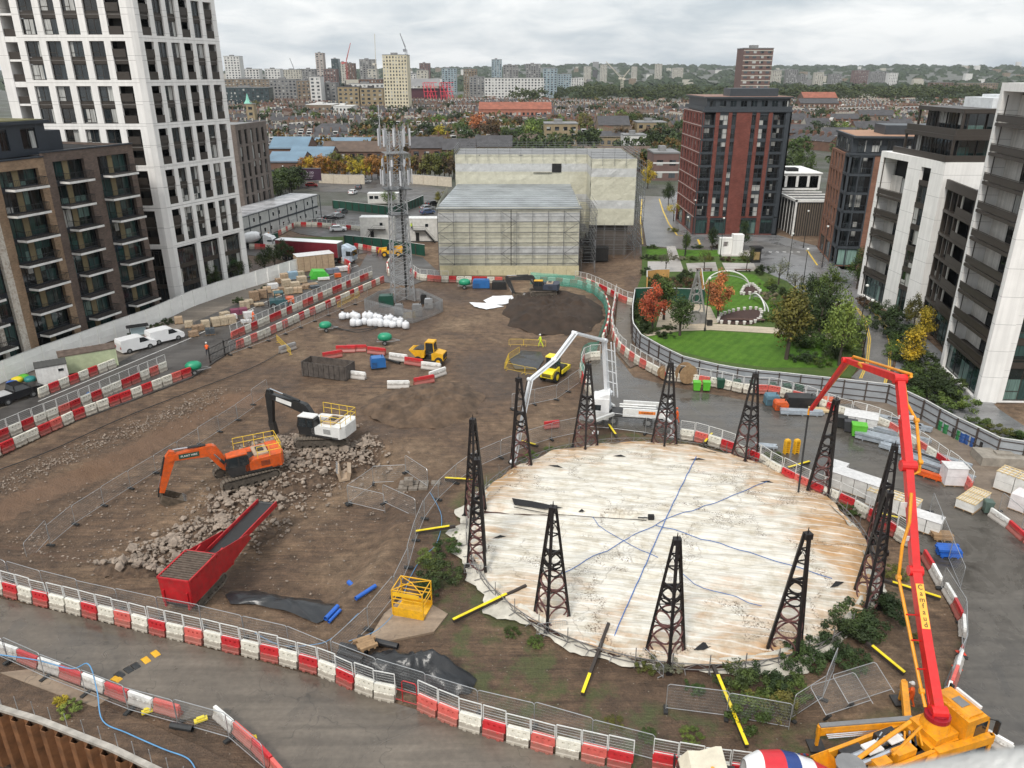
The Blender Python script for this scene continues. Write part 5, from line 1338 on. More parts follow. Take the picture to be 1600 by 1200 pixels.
def excavator(lab,pos,rz,trz,J,body,armcol,S=1.0,tool='bucket',cabcol=None,stripe=None,dz=0,rails=YHR,sign=None,tw=.6):
	r=empty('excavator',(pos.x,pos.y,pos.z+dz),rz,lab,'excavator');cabcol=cabcol or body
	tracks(r,4.9*S,2.7*S,tw*S,.95*S,trz-rz)
	b=MB();b.bx(-1.3*S,-.9*S,.45*S,1.3*S,.9*S,.95*S);b.cyl((0,0,1.02*S),.75*S,.2*S,'z',16);b.build('undercarriage',DKS,r)
	z0=1.12*S
	b=MB();b.prism([(-2.9*S,-1.0*S),(-2.6*S,-1.45*S),(1.5*S,-1.45*S),(1.5*S,1.45*S),(-2.6*S,1.45*S),(-2.9*S,1.0*S)],z0,z0+.22*S,1)
	b.prism([(-3.1*S,-.9*S),(-2.8*S,-1.45*S),(-2.0*S,-1.45*S),(-2.0*S,1.45*S),(-2.8*S,1.45*S),(-3.1*S,.9*S)],z0+.1*S,z0+1.25*S,0)
	b.side([(-2.0*S,z0+.22*S),(.2*S,z0+.22*S),(.2*S,z0+.75*S),(-.6*S,z0+1.15*S),(-2.0*S,z0+1.2*S)],.65*S,1.45*S,0)
	b.side([(-2.0*S,z0+.22*S),(1.3*S,z0+.22*S),(1.3*S,z0+.8*S),(.9*S,z0+1.0*S),(-2.0*S,z0+1.15*S)],-1.45*S,-.6*S,0)
	b.bx(-2.0*S,-.6*S,z0+.22*S,-.2*S,.65*S,z0+1.0*S,1);b.bx(-1.9*S,-.9*S,z0+1.15*S,-.7*S,.9*S,z0+1.32*S,2);b.bx(-1.6*S,-.5*S,z0+1.32*S,-1.0*S,.3*S,z0+1.42*S,1)
	for i in range(5):b.bx(-1.85*S,1.452*S,z0+.45*S+i*.1*S,-1.1*S,1.47*S,z0+.49*S+i*.1*S,1)
	b.build('upper_body',[body,DKS,TANP],r)
	c=MB();prof=[(-.15*S,z0+.2*S),(1.55*S,z0+.2*S),(1.75*S,z0+.75*S),(1.55*S,z0+1.75*S),(.1*S,z0+1.8*S),(-.15*S,z0+1.6*S)]
	c.side(prof,.55*S,1.45*S,0);c.side([(-.1*S,z0+1.8*S),(1.6*S,z0+1.76*S),(1.55*S,z0+1.86*S),(-.05*S,z0+1.9*S)],.52*S,1.48*S,1)
	k=c.build('cab',[BLK if armcol is BLK else DKS,cabcol],r)
	g=MB();g.side([(.75*S,z0+.8*S),(1.6*S,z0+.8*S),(1.46*S,z0+1.66*S),(.75*S,z0+1.68*S)],.535*S,1.465*S);g.side([(0,z0+.85*S),(.62*S,z0+.85*S),(.62*S,z0+1.66*S),(.05*S,z0+1.62*S)],.535*S,1.465*S)
	g.add([(1.70*S,.62*S,z0+.62*S),(1.70*S,1.38*S,z0+.62*S),(1.765*S,1.38*S,z0+.78*S),(1.765*S,.62*S,z0+.78*S)],[(0,1,2,3)]);g.add([(1.77*S,.62*S,z0+.8*S),(1.77*S,1.38*S,z0+.8*S),(1.575*S,1.38*S,z0+1.7*S),(1.575*S,.62*S,z0+1.7*S)],[(0,1,2,3)]);g.build('cab_glass',CABG,k)
	if rails:
		h=MB();z=z0+1.15*S;t=.03
		loop=[(-2.9*S,-1.35*S),(-2.9*S,1.35*S),(-.9*S,1.38*S)],[(-2.9*S,-1.35*S),(.6*S,-1.4*S)]
		for lp in loop:
			for i in range(len(lp)-1):
				a,e=lp[i],lp[i+1]
				for zz in(.55*S,1.05*S):h.tube((a[0],a[1],z+zz),(e[0],e[1],z+zz),t,5)
				n=max(1,int(math.hypot(e[0]-a[0],e[1]-a[1])/(.8*S)))
				for q in range(n+1):u=q/n;h.tube((a[0]+(e[0]-a[0])*u,a[1]+(e[1]-a[1])*u,z),(a[0]+(e[0]-a[0])*u,a[1]+(e[1]-a[1])*u,z+1.05*S),t,5)
		h.build('handrail',rails,r)
	y=-.15*S
	def P(j):return Vector((J[j][0],y,J[j][1]-dz))
	bs,kn,tp,se=P('base'),P('knee'),P('tip'),P('stick')
	b=MB()
	bs0=Vector((.9*S,y,z0+.45*S));mid=bs0.lerp(bs,.5)
	b.bar(bs0,bs,.62*S,.7*S);
	def taper(b,p,q,w,h0,h1,m=0):
		d=(q-p).normalized();up=Vector((0,1,0)).cross(d)*-1;vs=[]
		for c_,hh in((p,h0),(q,h1)):
			for s in(-1,1):
				for u in(-1,1):vs.append(c_+Vector((0,s*w/2,0))+up*u*hh/2)
		b.add(vs,[(0,1,3,2),(4,6,7,5),(0,4,5,1),(2,3,7,6),(0,2,6,4),(1,5,7,3)],m)
	taper(b,bs,kn,.55*S,.8*S,1.0*S);taper(b,kn,tp,.5*S,1.0*S,.5*S);b.cyl(kn,.48*S,.54*S,'y',12);b.cyl(bs,.4*S,.56*S,'y',12)
	bo=b.build('boom',armcol,r)
	q=MB()
	for s in(-1,1):a=Vector((1.3*S,y+s*.42*S,z0+.25*S));e=kn.lerp(bs,.15)+Vector((0,s*.42*S,0));q.tube(a,a.lerp(e,.6),.12*S,8,0);q.tube(a.lerp(e,.6),e,.06*S,8,1)
	a=kn.lerp(tp,.12)+Vector((0,0,.55*S));e=tp+(tp-se).normalized()*.55*S+Vector((-.1*S,0,.12*S));q.tube(a,a.lerp(e,.55),.12*S,8,0);q.tube(a.lerp(e,.55),e,.06*S,8,1)
	q.build('hydraulic_ram',[BLK if armcol is not ORG else DKS,CHR],bo)
	b=MB();up=(tp-se).normalized();taper(b,tp+up*.6*S,tp,.42*S,.4*S,.8*S);taper(b,tp,se,.42*S,.8*S,.4*S);b.cyl(tp,.32*S,.56*S,'y',12);st=b.build('stick',armcol,r)
	q=MB();sd=Vector((0,1,0)).cross(up);sg=1 if sd.x>0 else-1;a=tp+sd*sg*.42*S;e=se.lerp(tp,.12)+sd*sg*.3*S;q.tube(a,a.lerp(e,.6),.11*S,8,0);q.tube(a.lerp(e,.6),e,.06*S,8,1);q.bar(se.lerp(tp,.1)+sd*sg*.28*S,se+Vector((.3*S*sg,0,-.35*S)),.3*S,.12*S);q.build('hydraulic_ram',[BLK,CHR],st)
	b=MB()
	if tool=='bucket':
		tip=Vector((J['bucket'][0],y,J['bucket'][1]-dz));d=(tip-se);d.y=0;ln=max(1.2*S,min(1.9*S,d.length));d.normalize();nn=Vector((-d.z,0,d.x));
		if nn.z>0:nn=-nn
		pts=[se+nn*0,se+nn*.75*S+d*.15*S,se+nn*.95*S+d*ln*.45,se+nn*.7*S+d*ln*.8,se+d*ln,se+d*ln*.95+nn*.04,se+nn*.62*S+d*ln*.76,se+nn*.85*S+d*ln*.45,se+nn*.66*S+d*.2*S]
		b.side([(p.x,p.z)for p in pts],y-.7*S,y+.7*S,0)
		for s in(-1,1):b.side([(p.x,p.z)for p in pts[:5]],y+s*.7*S-.03,y+s*.7*S+.03,0)
		for i in range(5):e=se+d*ln+Vector((0,-.6*S+i*.3*S,0));b.tube(e-d*.1,e+d*.28*S,.07*S,5,1,r2=.02)
		b.build('bucket',[M('worn_bucket_steel',(.15,.12,.09),.55,.4,var=.5,scale=3),M('worn_teeth',(.3,.29,.28),.4,.6)],r)
	else:
		tip=Vector((J['bucket'][0],y,J['bucket'][1]-dz));b.bar(se+Vector((0,0,.1)),se.lerp(tip,.6),.5*S,.55*S);b.tube(se.lerp(tip,.55),tip,.12*S,8,r2=.05*S);b.build('hydraulic_breaker',M('black_muddy_steel',(.03,.026,.023),.6,var=.5),r)
	if sign:
		m_,ww,tx,tcol=sign;f=kn.lerp(tp,.55);dd=(tp-kn).normalized();s=-1 if True else 1
		for sy in(-1,1):
			o=MB();c0=f+Vector((0,sy*.262*S,0));o.bar(c0-dd*ww/2*S,c0+dd*ww/2*S,.012,.42*S,up=(0,0,1));o.build('name_board',m_,bo)
			if tx:
				xd=dd*(1 if sy*1<0 else-1);zd=Vector((0,1,0)).cross(dd);zd=zd if zd.z>0 else-zd;nd=xd.cross(zd);c1=f+Vector((0,sy*.275*S,0))
				if nd.y*sy<0:xd=-xd;nd=-nd
				Mx=Matrix(((xd.x,zd.x,nd.x,c1.x),(xd.y,zd.y,nd.y,c1.y),(xd.z,zd.z,nd.z,c1.z),(0,0,0,1)));text_mesh(tx,.24*S,tcol,bo,Mx)
	return r
def exc(lab,gp,bp,jp,trz,**kw):
	o=G(*gp);e=G(*bp);rz=ang(o,e);J={k:pxz(v[0],v[1],o,rz)for k,v in jp.items()}
	return excavator(lab,o,rz,trz,J,**kw)
WTXT=M('white_lettering',(.75,.75,.73),.5);RTXT=M('red_lettering',(.6,.03,.03),.5)
exc('orange crawler excavator with folded arm digging at the rubble',(388,757),(262,786),dict(base=(352,727),knee=(330,704),tip=(266,716),stick=(253,770),bucket=(288,778)),R(33),body=ORG,armcol=ORG,S=1.12,dz=.75,sign=(M('dark_green_board',(.02,.06,.04),.5),1.6,'PLANT HIRE',WTXT))
exc('white crawler excavator with black arm and breaker on the rubble',(507,703),(434,690),dict(base=(487,655),knee=(474,638),tip=(420,618),stick=(424,662),bucket=(432,690)),R(5),body=WHM,armcol=BLK,S=1.12,dz=1.1,tool='breaker',cabcol=WHM,sign=(WHM,1.7,None,None))
exc('dark excavator with orange cab standing on the black soil heap',(848,470),(797,468),dict(base=(838,447),knee=(830,434),tip=(793,436),stick=(803,458),bucket=(822,460)),R(3),body=M('navy_machine_paint',(.04,.05,.075),.5),armcol=DKS,S=.9,dz=1.1,cabcol=YEL,rails=None)
# wheels and small machines
def wheel(b,c,rad,w,m=0,mh=1):
	b.cyl(c,rad,w,'y',18,m);b.cyl(c,rad*.55,w+.04,'y',12,mh);b.cyl(c,rad*.2,w+.1,'y',8,mh)
def dumper():
	r=empty('dumper',on(672,566),R(168),'yellow site dumper with cab, skip full of soil','dumper');
	b=MB();b.side([(-2.1,.6),(-.5,.6),(-.5,1.5),(-1.0,1.75),(-2.1,1.55)],-.85,.85,0);b.bx(-2.15,-.8,.8,-2.1,.8,1.4,1);b.bx(-.6,-.4,.55,1.3,.4,.9,1);b.build('rear_body',[YEL,DKS],r)
	c=MB();c.side([(-.9,1.5),(.45,1.2),(.5,2.2),(.3,2.95),(-.75,2.95)],-.62,.62,0);c.side([(-.85,2.95),(.4,2.95),(.35,3.08),(-.8,3.08)],-.68,.68,1);k=c.build('cab',[CABG,YEL],r)
	p=MB();
	for x,y in((-.85,-.64),(-.85,.64),(.45,-.64),(.45,.64)):p.bar((x,y,1.2),(x*.85,y,3.0),.09,.09)
	p.build('cab_frame',YEL,k)
	s=MB();s.side([(.5,.95),(1.5,.75),(2.6,1.9),(2.45,1.95),(1.55,1.05),(.65,1.15),(.45,2.0),(.35,2.0)],-.95,.95,0);s.side([(.5,.95),(1.5,.75),(2.6,1.9),(.4,2.0)],-.97,-.9,0);s.side([(.5,.95),(1.5,.75),(2.6,1.9),(.4,2.0)],.9,.97,0);s.side([(.6,1.2),(1.6,1.1),(2.2,1.75),(1.4,2.15),(.5,1.95)],-.88,.88,1);s.build('skip',[YEL,DKS],r)
	for x in(-1.5,1.35):
		for y in(-.95,.95):w=MB();wheel(w,(x,y,.55),.55,.45);w.build('wheel',[RUB,YEL],r)
dumper()
def roller():
	r=empty('soil_compactor',on(866,590,0),R(62),'lemon yellow single drum soil compactor seen from behind','roller')
	b=MB();b.side([(-2.4,.75),(-.2,.75),(-.2,1.7),(-2.0,1.6),(-2.45,1.35)],-.85,.85,0)
	for i in range(4):b.bx(-2.47,-.6,.9+i*.12,-2.4,.6,.96+i*.12,1)
	b.bx(.2,-1.05,.6,2.6,-.9,1.1,0);b.bx(.2,.9,.6,2.6,1.05,1.1,0);b.bx(2.5,-1.05,.6,2.7,1.05,1.1,0);b.bx(-.2,-.5,.6,.3,.5,1.1,1);b.build('rear_body',[LYEL,DKS],r)
	c=MB();c.side([(-1.1,1.65),(.25,1.5),(.3,2.5),(.1,3.0),(-1.0,3.0)],-.7,.7,0);c.side([(-1.1,3.0),(.25,3.0),(.2,3.15),(-1.05,3.15)],-.78,.78,1)
	k=c.build('cab',[CABG,LYEL],r);d=MB();d.cyl((1.45,0,.75),.75,1.75,'y',24);d.build('drum',DKS,r)
	for y in(-.85,.85):w=MB();wheel(w,(-1.4,y,.72),.72,.5);w.build('wheel',[RUB,LYEL],r)
roller()
def telehandler():
	r=empty('telehandler',on(612,401,.07),R(184),'yellow telehandler on the curve beside the lattice mast','telehandler')
	b=MB();b.bx(-2.3,-.9,.7,2.0,.9,1.5,0);b.side([(-2.4,1.5),(-1.0,1.5),(-1.2,1.9),(-2.4,1.9)],-.9,.1,0);b.build('body',[YEL],r)
	c=MB();c.side([(-.7,1.4),(.9,1.4),(.8,2.3),(.5,2.75),(-.6,2.75)],.05,.9,0);c.side([(-.65,2.75),(.55,2.75),(.5,2.85),(-.6,2.85)],.0,.95,1);c.build('cab',[CABG,BLK],r)
	a=MB();a.bar((-2.2,-.45,2.1),(2.6,-.45,1.5),.35,.4);a.bar((2.5,-.45,1.5),(2.9,-.45,.5),.3,.25);a.build('boom',YEL,r);f=MB();f.bx(2.9,-.9,.2,3.0,.3,1.2);f.bx(3.0,-.8,.2,4.1,-.65,.28);f.bx(3.0,.0,.2,4.1,.15,.28);f.build('fork',DKS,r)
	for x in(-1.5,1.4):
		for y in(-.95,.95):w=MB();wheel(w,(x,y,.62),.62,.45);w.build('wheel',[RUB,YEL],r)
telehandler()
def screener():
	A,B_=G(312,925),G(410,845);rz=ang(A,B_)
	r=empty('screening_machine',(A.x,A.y,A.z),rz,'red mobile screening machine with hopper and raised black conveyor belt','screener')
	tip=pxz(418,787,A,rz);hb=pxz(345,890,A,rz)
	x1,z1=tip
	tracks(r,3.6,2.0,.45,.75,0)
	b=MB();b.side([(-2.6,.5),(3.2,.5),(3.6,1.2),(2.2,2.6),(-2.6,1.9)],-1.0,-.88,0);b.side([(-2.6,.5),(3.2,.5),(3.6,1.2),(2.2,2.6),(-2.6,1.9)],.88,1.0,0);b.bx(-2.5,-.88,.7,3.0,.88,.9,1)
	b.bx(1.0,-1.03,.9,2.4,-1.0,1.7,1)
	for x in(-2.2,-.8,.6,3.0):b.bx(x,-1.06,.5,x+.12,-.99,2.0,0)
	b.build('chassis',[REDM,DKS],r)
	h=MB();w=1.25;x0,xx=-2.5,.9;zt=2.9;zb=2.1
	h.add([(x0,-w,zt),(xx,-w,zt),(xx,w,zt),(x0,w,zt),(x0+.6,-.7,zb),(xx-.3,-.7,zb),(xx-.3,.7,zb),(x0+.6,.7,zb)],[(0,4,5,1),(1,5,6,2),(2,6,7,3),(3,7,4,0),(4,7,6,5)],1)
	for(a,c)in(((x0,-w),(xx,-w)),((xx,-w),(xx,w)),((xx,w),(x0,w)),((x0,w),(x0,-w))):h.bar((a[0],a[1],zt),(c[0],c[1],zt),.12,.14,0);
	for i in range(6):
		for s in(-1,1):h.bar((x0+.3+i*.65,s*w,zt-.05),(x0+.5+i*.55,s*.95,zb-.1),.08,.12,0)
	h.side([(x0+.1,.8),(xx,.8),(xx,zt-.1),(x0,zt-.1)],-w+.02,-w+.08,0);h.side([(x0+.1,.8),(xx,.8),(xx,zt-.1),(x0,zt-.1)],w-.08,w-.02,0);h.bx(x0+.02,-w+.08,.8,x0+.08,w-.08,zt-.1,0)
	h.build('hopper',[REDM,TANP],r)
	g=MB()
	g.bx(x0+.1,-w+.1,zt-.12,xx-.1,w-.1,zt-.02)
	for i in range(13):g.bar((x0+.2+i*.26,-w+.1,zt+.04),(x0+.2+i*.26,w-.1,zt+.04),.05,.08)
	g.build('grizzly_bars',M('earthy_steel',(.12,.09,.07),.8,var=.5,scale=3),r)
	c=MB();p0=Vector((.6,0,1.5));p1=Vector((x1,0,z1));d=(p1-p0).normalized()
	for s in(-.86,.86):c.bar(p0+Vector((0,s,.12)),p1+Vector((0,s,.12)),.10,.5,0)
	c.bar(p0+Vector((0,0,.05)),p1+Vector((0,0,.05)),1.6,.08,1);c.bar(p0+Vector((0,0,-.18)),p1+Vector((0,0,-.18)),1.5,.08,0);c.cyl(p1,.16,1.6,'y',10,1)
	cv=c.build('conveyor',[REDM,BLK],r)
	k_=MB();md=p0.lerp(p1,.5)
	for s_ in(-1,1):k_.side([(xx-.3,.8),(3.0,.8),(md.x+.2,md.z-.3),(md.x-.2,md.z+.35),(xx-.3,zt+.1)],s_*(w-.15)-.03,s_*(w-.15)+.03)
	k_.build('side_plate',REDM,r)
	s=MB();s.bar(p0.lerp(p1,.55)+Vector((0,-.6,-.2)),(2.6,-.9,1.6),.12,.12);s.bar(p0.lerp(p1,.55)+Vector((0,.6,-.2)),(2.6,.9,1.6),.12,.12);s.build('conveyor_strut',REDM,r)
screener()
# road vehicles
GLS=M('car_window_glass',(.012,.015,.018),.05,spec=.9)
def car(name,lab,pos,rz,paint,kind='car',S=1.0,cat='car',group=None):
	r=empty(name,pos,rz,lab,cat,group)
	if kind=='van':
		Lc,W,low,gh=4.5*S,1.85*S,[(-2.2,.3),(2.15,.3),(2.28,.55),(2.2,.95),(1.55,1.15),(.75,1.80),(.3,1.88),(-2.15,1.84),(-2.25,1.4)],[(.80,1.12),(1.45,1.12),(.78,1.74),(.15,1.76),(.10,1.12)]
	elif kind=='pickup':
		Lc,W,low,gh=5.2*S,1.9*S,[(-2.6,.4),(2.5,.4),(2.6,.65),(2.55,1.05),(1.4,1.18),(-.55,1.2),(-.6,1.12),(-2.6,1.12)],[(-.5,1.15),(1.35,1.15),(.65,1.8),(-.35,1.82)]
	else:
		Lc,W,low,gh=4.3*S,1.8*S,[(-2.1,.3),(2.1,.3),(2.15,.6),(2.05,.85),(1.1,1.0),(-1.9,1.02),(-2.15,.85)],[(-1.85,1.0),(1.15,1.0),(.4,1.5),(-1.25,1.52)]
	sc=lambda P:[(x*S,z*S)for x,z in P]
	b=MB();b.side(sc(low),-W/2,W/2,0)
	if kind!='van':
		k=len(gh);A=sc(gh);n=len(A);zmax=max(z for x,z in A)
		vs=[(x,-W/2*(.99 if z<1.3*S else .84),z)for x,z in A]+[(x,W/2*(.99 if z<1.3*S else .84),z)for x,z in A]
		b.add(vs,[tuple(range(n)),tuple(reversed(range(n,2*n)))]+[((i+1)%n,i,n+i,n+(i+1)%n)for i in range(n)],0)
	if kind=='pickup':b.bx(-2.5*S,-W/2+.1,1.121*S,-.65*S,W/2-.1,1.14*S,1)
	body=b.build('body',[paint,GRY if kind!='pickup' else M('silver_bed_cover',(.45,.45,.45),.5)],r)
	g=MB()
	if kind=='van':g.side(sc(gh[:1]+[(1.40,1.14),(.78,1.72),(.2,1.74),(.15,1.12)]),-W/2-.005,W/2+.005);g.add([(1.56*S,-W*.42,1.17*S),(1.56*S,W*.42,1.17*S),(.80*S,W*.40,1.80*S),(.80*S,-W*.40,1.80*S)],[(0,1,2,3)])
	else:
		A=sc([(gh[0][0]+.12,gh[0][1]+.05),(gh[1][0]-.18,gh[1][1]+.05),(gh[2][0]-.05,gh[2][1]-.07),(gh[3][0]+.05,gh[3][1]-.07)])
		for s in(-1,1):
			g.add([(x,s*(W/2*(.99 if z<1.3*S else .85)+.012),z)for x,z in A],[(0,1,2,3)if s<0 else(3,2,1,0)])
		x1,z1=gh[1];x2,z2=gh[2];g.add([((x1-.04)*S,-W*.44,(z1+.06)*S),((x1-.04)*S,W*.44,(z1+.06)*S),((x2+.06)*S,W*.40,(z2-.03)*S),((x2+.06)*S,-W*.40,(z2-.03)*S)],[(0,1,2,3)])
		x1,z1=gh[0];x2,z2=gh[3];g.add([((x1+.02)*S,W*.42,(z1+.08)*S),((x1+.02)*S,-W*.42,(z1+.08)*S),((x2-.06)*S,-W*.38,(z2-.03)*S),((x2-.06)*S,W*.38,(z2-.03)*S)],[(0,1,2,3)])
	for v in range(len(g.v)):
		pass
	g.build('windows',GLS,body)
	for x in(-1.3*S,1.35*S):
		for s in(-1,1):w=MB();wheel(w,(x,s*(W/2-.1),.33*S),.34*S,.24);w.build('wheel',[RUB,GRY],r)
	for s in(-1,1):
		l=MB();l.bx(2.1*S,s*W*.30-.17,.68*S,2.26*S if kind=='van' else 2.16*S,s*W*.30+.17,.85*S);l.build('headlight',LAMP_,r)
		t=MB();t.bx(-2.27*S if kind!='pickup' else-2.63*S,s*W*.4-.1,.75*S,-2.1*S,s*W*.4+.1,1.05*S);t.build('tail_light',M('red_tail_lamp',(.35,.01,.01),.3),r)
	return r
VW=M('white_car_paint',(.74,.74,.74),.25,var=.05);CB=M('black_car_paint',(.012,.012,.014),.2,var=.05);CG=M('grey_car_paint',(.12,.125,.13),.25,.3,var=.05);CS=M('silver_car_paint',(.35,.36,.37),.25,.4,var=.05);CBL=M('blue_car_paint',(.08,.12,.22),.25,.2,var=.05)
def carat(name,lab,a,c,paint,**kw):
	A,B_=G(*a),G(*c);m=(A+B_)/2;m.z=.07;return car(name,lab,m,ang(A,B_),paint,**kw)
carat('van','white panel van parked nearest the green container',(190,553),(238,541),VW,kind='van',cat='van',S=1.08,group='white vans parked along the wall')
carat('van','white panel van parked beside the brick pallets',(236,539),(282,528),VW,kind='van',cat='van',S=1.08,group='white vans parked along the wall')
carat('pickup_truck','black pickup truck with silver load cover at the left edge',(-8,636),(60,614),CB,kind='pickup',cat='pickup',S=1.1)
for a,c,m,lab in(((488,353),(515,348),CG,'grey car, nearest of the four parked behind the mesh barriers'),((505,347),(528,343),CB,'black car, second of four parked behind the mesh barriers'),((518,343),(538,339),CS,'silver car, third of four parked behind the mesh barriers'),((527,337),(542,332),CG,'dark car farthest back in the row of four'),((516,362),(541,361),VW,'white low van behind the mesh barriers of the car park'),((655,336),(681,333),CBL,'blue car, nearest of three behind the cabin stairs'),((656,330),(680,327),CS,'silver car, middle of three beside the wrapped building'),((666,323),(686,320),CB,'black car, farthest of three beside the wrapped building'),((543,307),(560,300),VW,'white van waiting on the approach road'),((556,299),(565,291),CG,'grey car turning in behind the white van'),((560,286),(582,286),CS,'silver car passing the pale wall'),((458,288),(474,288),VW,'white car near the billboard'),((478,292),(497,292),M('red_car_paint',(.35,.02,.02),.3),'red car near the billboard')):
	carat('parked_car',lab,a,c,m,S=.95)
def truck_cab(r,x0,W,H,mat,wind=True,zf=.6):
	b=MB();b.side([(x0,zf),(x0+2.1,zf),(x0+2.25,1.4),(x0+2.15,H-.6),(x0+1.7,H),(x0,H)],-W/2,W/2,0);b.side([(x0,H),(x0+1.5,H),(x0+.3,H+.5),(x0,H+.5)],-W/2+.15,W/2-.15,0);c=b.build('cab',mat,r)
	g=MB();g.add([(x0+2.225,-W*.44,1.7),(x0+2.225,W*.44,1.7),(x0+2.165,W*.44,H-.55),(x0+2.165,-W*.44,H-.55)],[(0,1,2,3)])
	for v in range(4):g.v[v]=(g.v[v][0]+.03,g.v[v][1],g.v[v][2])
	for s in(-1,1):g.bx(x0+.9,s*(W/2-.02),1.7,x0+1.95,s*(W/2+.02),H-.65)
	g.build('cab_window',CABG,c)
	for s in(-1,1):m=MB();m.bar((x0+2.1,s*W/2,H-.7),(x0+2.3,s*(W/2+.3),H-.8),.05,.05);m.bx(x0+2.22,s*(W/2+.3)-.12,H-1.5,x0+2.3,s*(W/2+.3)+.12,H-.7);m.build('wing_mirror',BLK,r)
	for s in(-1,1):l=MB();l.bx(x0+2.15,s*W*.36-.2,.8,x0+2.28,s*W*.36+.2,1.02);l.build('headlight',LAMP_,r)
	return c
def lorry():
	A,B_=G(432,404),G(556,412);m=B_;rz=ang(A,B_);r=empty('articulated_lorry',(m.x,m.y,.07),rz,'long lorry with maroon curtain trailer, white roof and blue and white cab','lorry')
	b=MB();b.bx(-17.2,-1.3,1.2,-3.2,1.3,4.1,0);b.bx(-17.2,-1.32,4.1,-3.2,1.32,4.2,1);b.bx(-3.22,-1.3,1.2,-3.15,1.3,4.1,2);b.bx(-17.0,-1.1,.85,-3.4,1.1,1.2,3)
	for i in range(11):b.bx(-16.9+i*1.25,-1.33,1.2,-16.85+i*1.25,-1.3,4.05,0)
	b.bx(-17.2,-1.31,1.1,-3.2,-1.28,1.22,3);b.build('trailer',[M('maroon_curtain',(.16,.012,.022),.5,var=.2,scale=.6),VW,GRY,DKS],r)
	truck_cab(r,-2.3,2.5,3.3,[M('blue_white_cab_paint',(.40,.47,.55),.35,var=.5,scale=.8)])
	d=MB();d.bx(-4.5,-.5,.6,-.2,.5,.95);d.bx(-2.2,-1.1,.5,-.3,1.1,.7);d.build('chassis',DKS,r)
	for x in(-15.5,-14.2,-12.9,-3.9,-1.1):
		for y in(-1.05,1.05):w=MB();wheel(w,(x,y,.5),.5,.35);w.build('wheel',[RUB,GRY],r)
lorry()
def mixer(lab,pos,rz,drum,stripe,cabm,S=1.0,mark=False):
	r=empty('mixer_truck',pos,rz,lab,'mixer truck')
	truck_cab(r,2.4,2.4,2.7,cabm)
	b=MB();b.bx(-4.2,-.45,.7,4.4,.45,1.0);b.bx(1.6,-1.0,.9,2.2,1.0,1.9);b.bx(-4.4,-.9,.8,-4.0,.9,1.1);b.build('chassis',DKS,r)
	d=MB();prof=[(.55,-2.9),(.72,-2.6),(1.18,-1.0),(1.22,.4),(.95,1.9),(.5,2.5)];tilt=Matrix.Translation((-.9,0,2.35))@Matrix.Rotation(R(90-12),4,'Y')
	d.X=tilt;seg=[(.50,-2.6),(.80,-2.0),(1.05,-1.1),(1.2,-.2),(1.22,.6),(1.0,1.7),(.62,2.3),(.45,2.45)]
	cols=[1,0,2,2,1,0,0]
	for i in range(len(seg)-1):
		n=28;v=[]
		for(rr,z)in(seg[i],seg[i+1]):
			for j in range(n):a=2*PI*j/n;v.append((rr*math.cos(a),rr*math.sin(a),z))
		d.add(v,[(j,(j+1)%n,n+(j+1)%n,n+j)for j in range(n)],[0,1,0,2,1,0,0][i]if stripe else 0)
	d.X=None;dr=d.build('drum',drum,r,smooth=True)
	if mark:
		for k,mt in enumerate((REDM,M('blue_mark',(.03,.07,.25),.4))):
			q=MB()
			for j in range(2):
				x0=-1.9+.28*j+(0 if k==0 else .28*.5)
				for s in range(5):
					a0,a1=R(60-9*s),R(60-9*(s+1));rr=1.04+.0;
					P=lambda a,x:(x+.10*s*0-.06*(60-math.degrees(a))/9,-math.cos(a)*rr,2.45+math.sin(a)*rr)
					q.quad(P(a0,x0),P(a1,x0),P(a1,x0+.12),P(a0,x0+.12))
			q.build('emblem',mt,dr)
	h=MB();h.lathe([(.75,.0),(.45,-.6),(.3,-.8)][::-1],14,0,(-3.9,0,3.3));h.bar((-4.1,0,2.3),(-5.0,0,1.2),.4,.12);h.bar((-3.6,-.7,1.0),(-3.6,-.6,2.8),.12,.12);h.bar((-3.6,.7,1.0),(-3.6,.6,2.8),.12,.12);h.build('loading_hopper',GRY,r)
	for x in(-3.2,-1.9,1.7,3.3):
		for y in(-.98,.98):w=MB();wheel(w,(x,y,.5),.5,.34);w.build('wheel',[RUB,GRY],r)
	bc=MB();bc.cyl((3.2,.5,3.3),.1,.2,'z',8);bc.build('beacon',AMB,r)
	return r
DW,DR,DB=M('white_drum_paint',(.70,.70,.70),.35,var=.1),M('red_drum_band',(.55,.02,.03),.35),M('blue_drum_band',(.02,.05,.20),.35)
A=Gz(1080,1225,.0);B_=Gz(1330,1245,.0);mixer('red, white and blue drum mixer truck backed up behind the yellow pump truck',(Gz(1196,1266,0).x,Gz(1196,1266,0).y,.07),PI-.03,[DW,DR,DB],True,M('cream_cab_paint',(.62,.56,.44),.4),mark=True)
p=G(399,388);mixer('white mixer lorry parked by the green hoarding at the left',(p.x,p.y,.07),-.05,[DW],False,M('white_lorry_cab',(.68,.68,.68),.35))
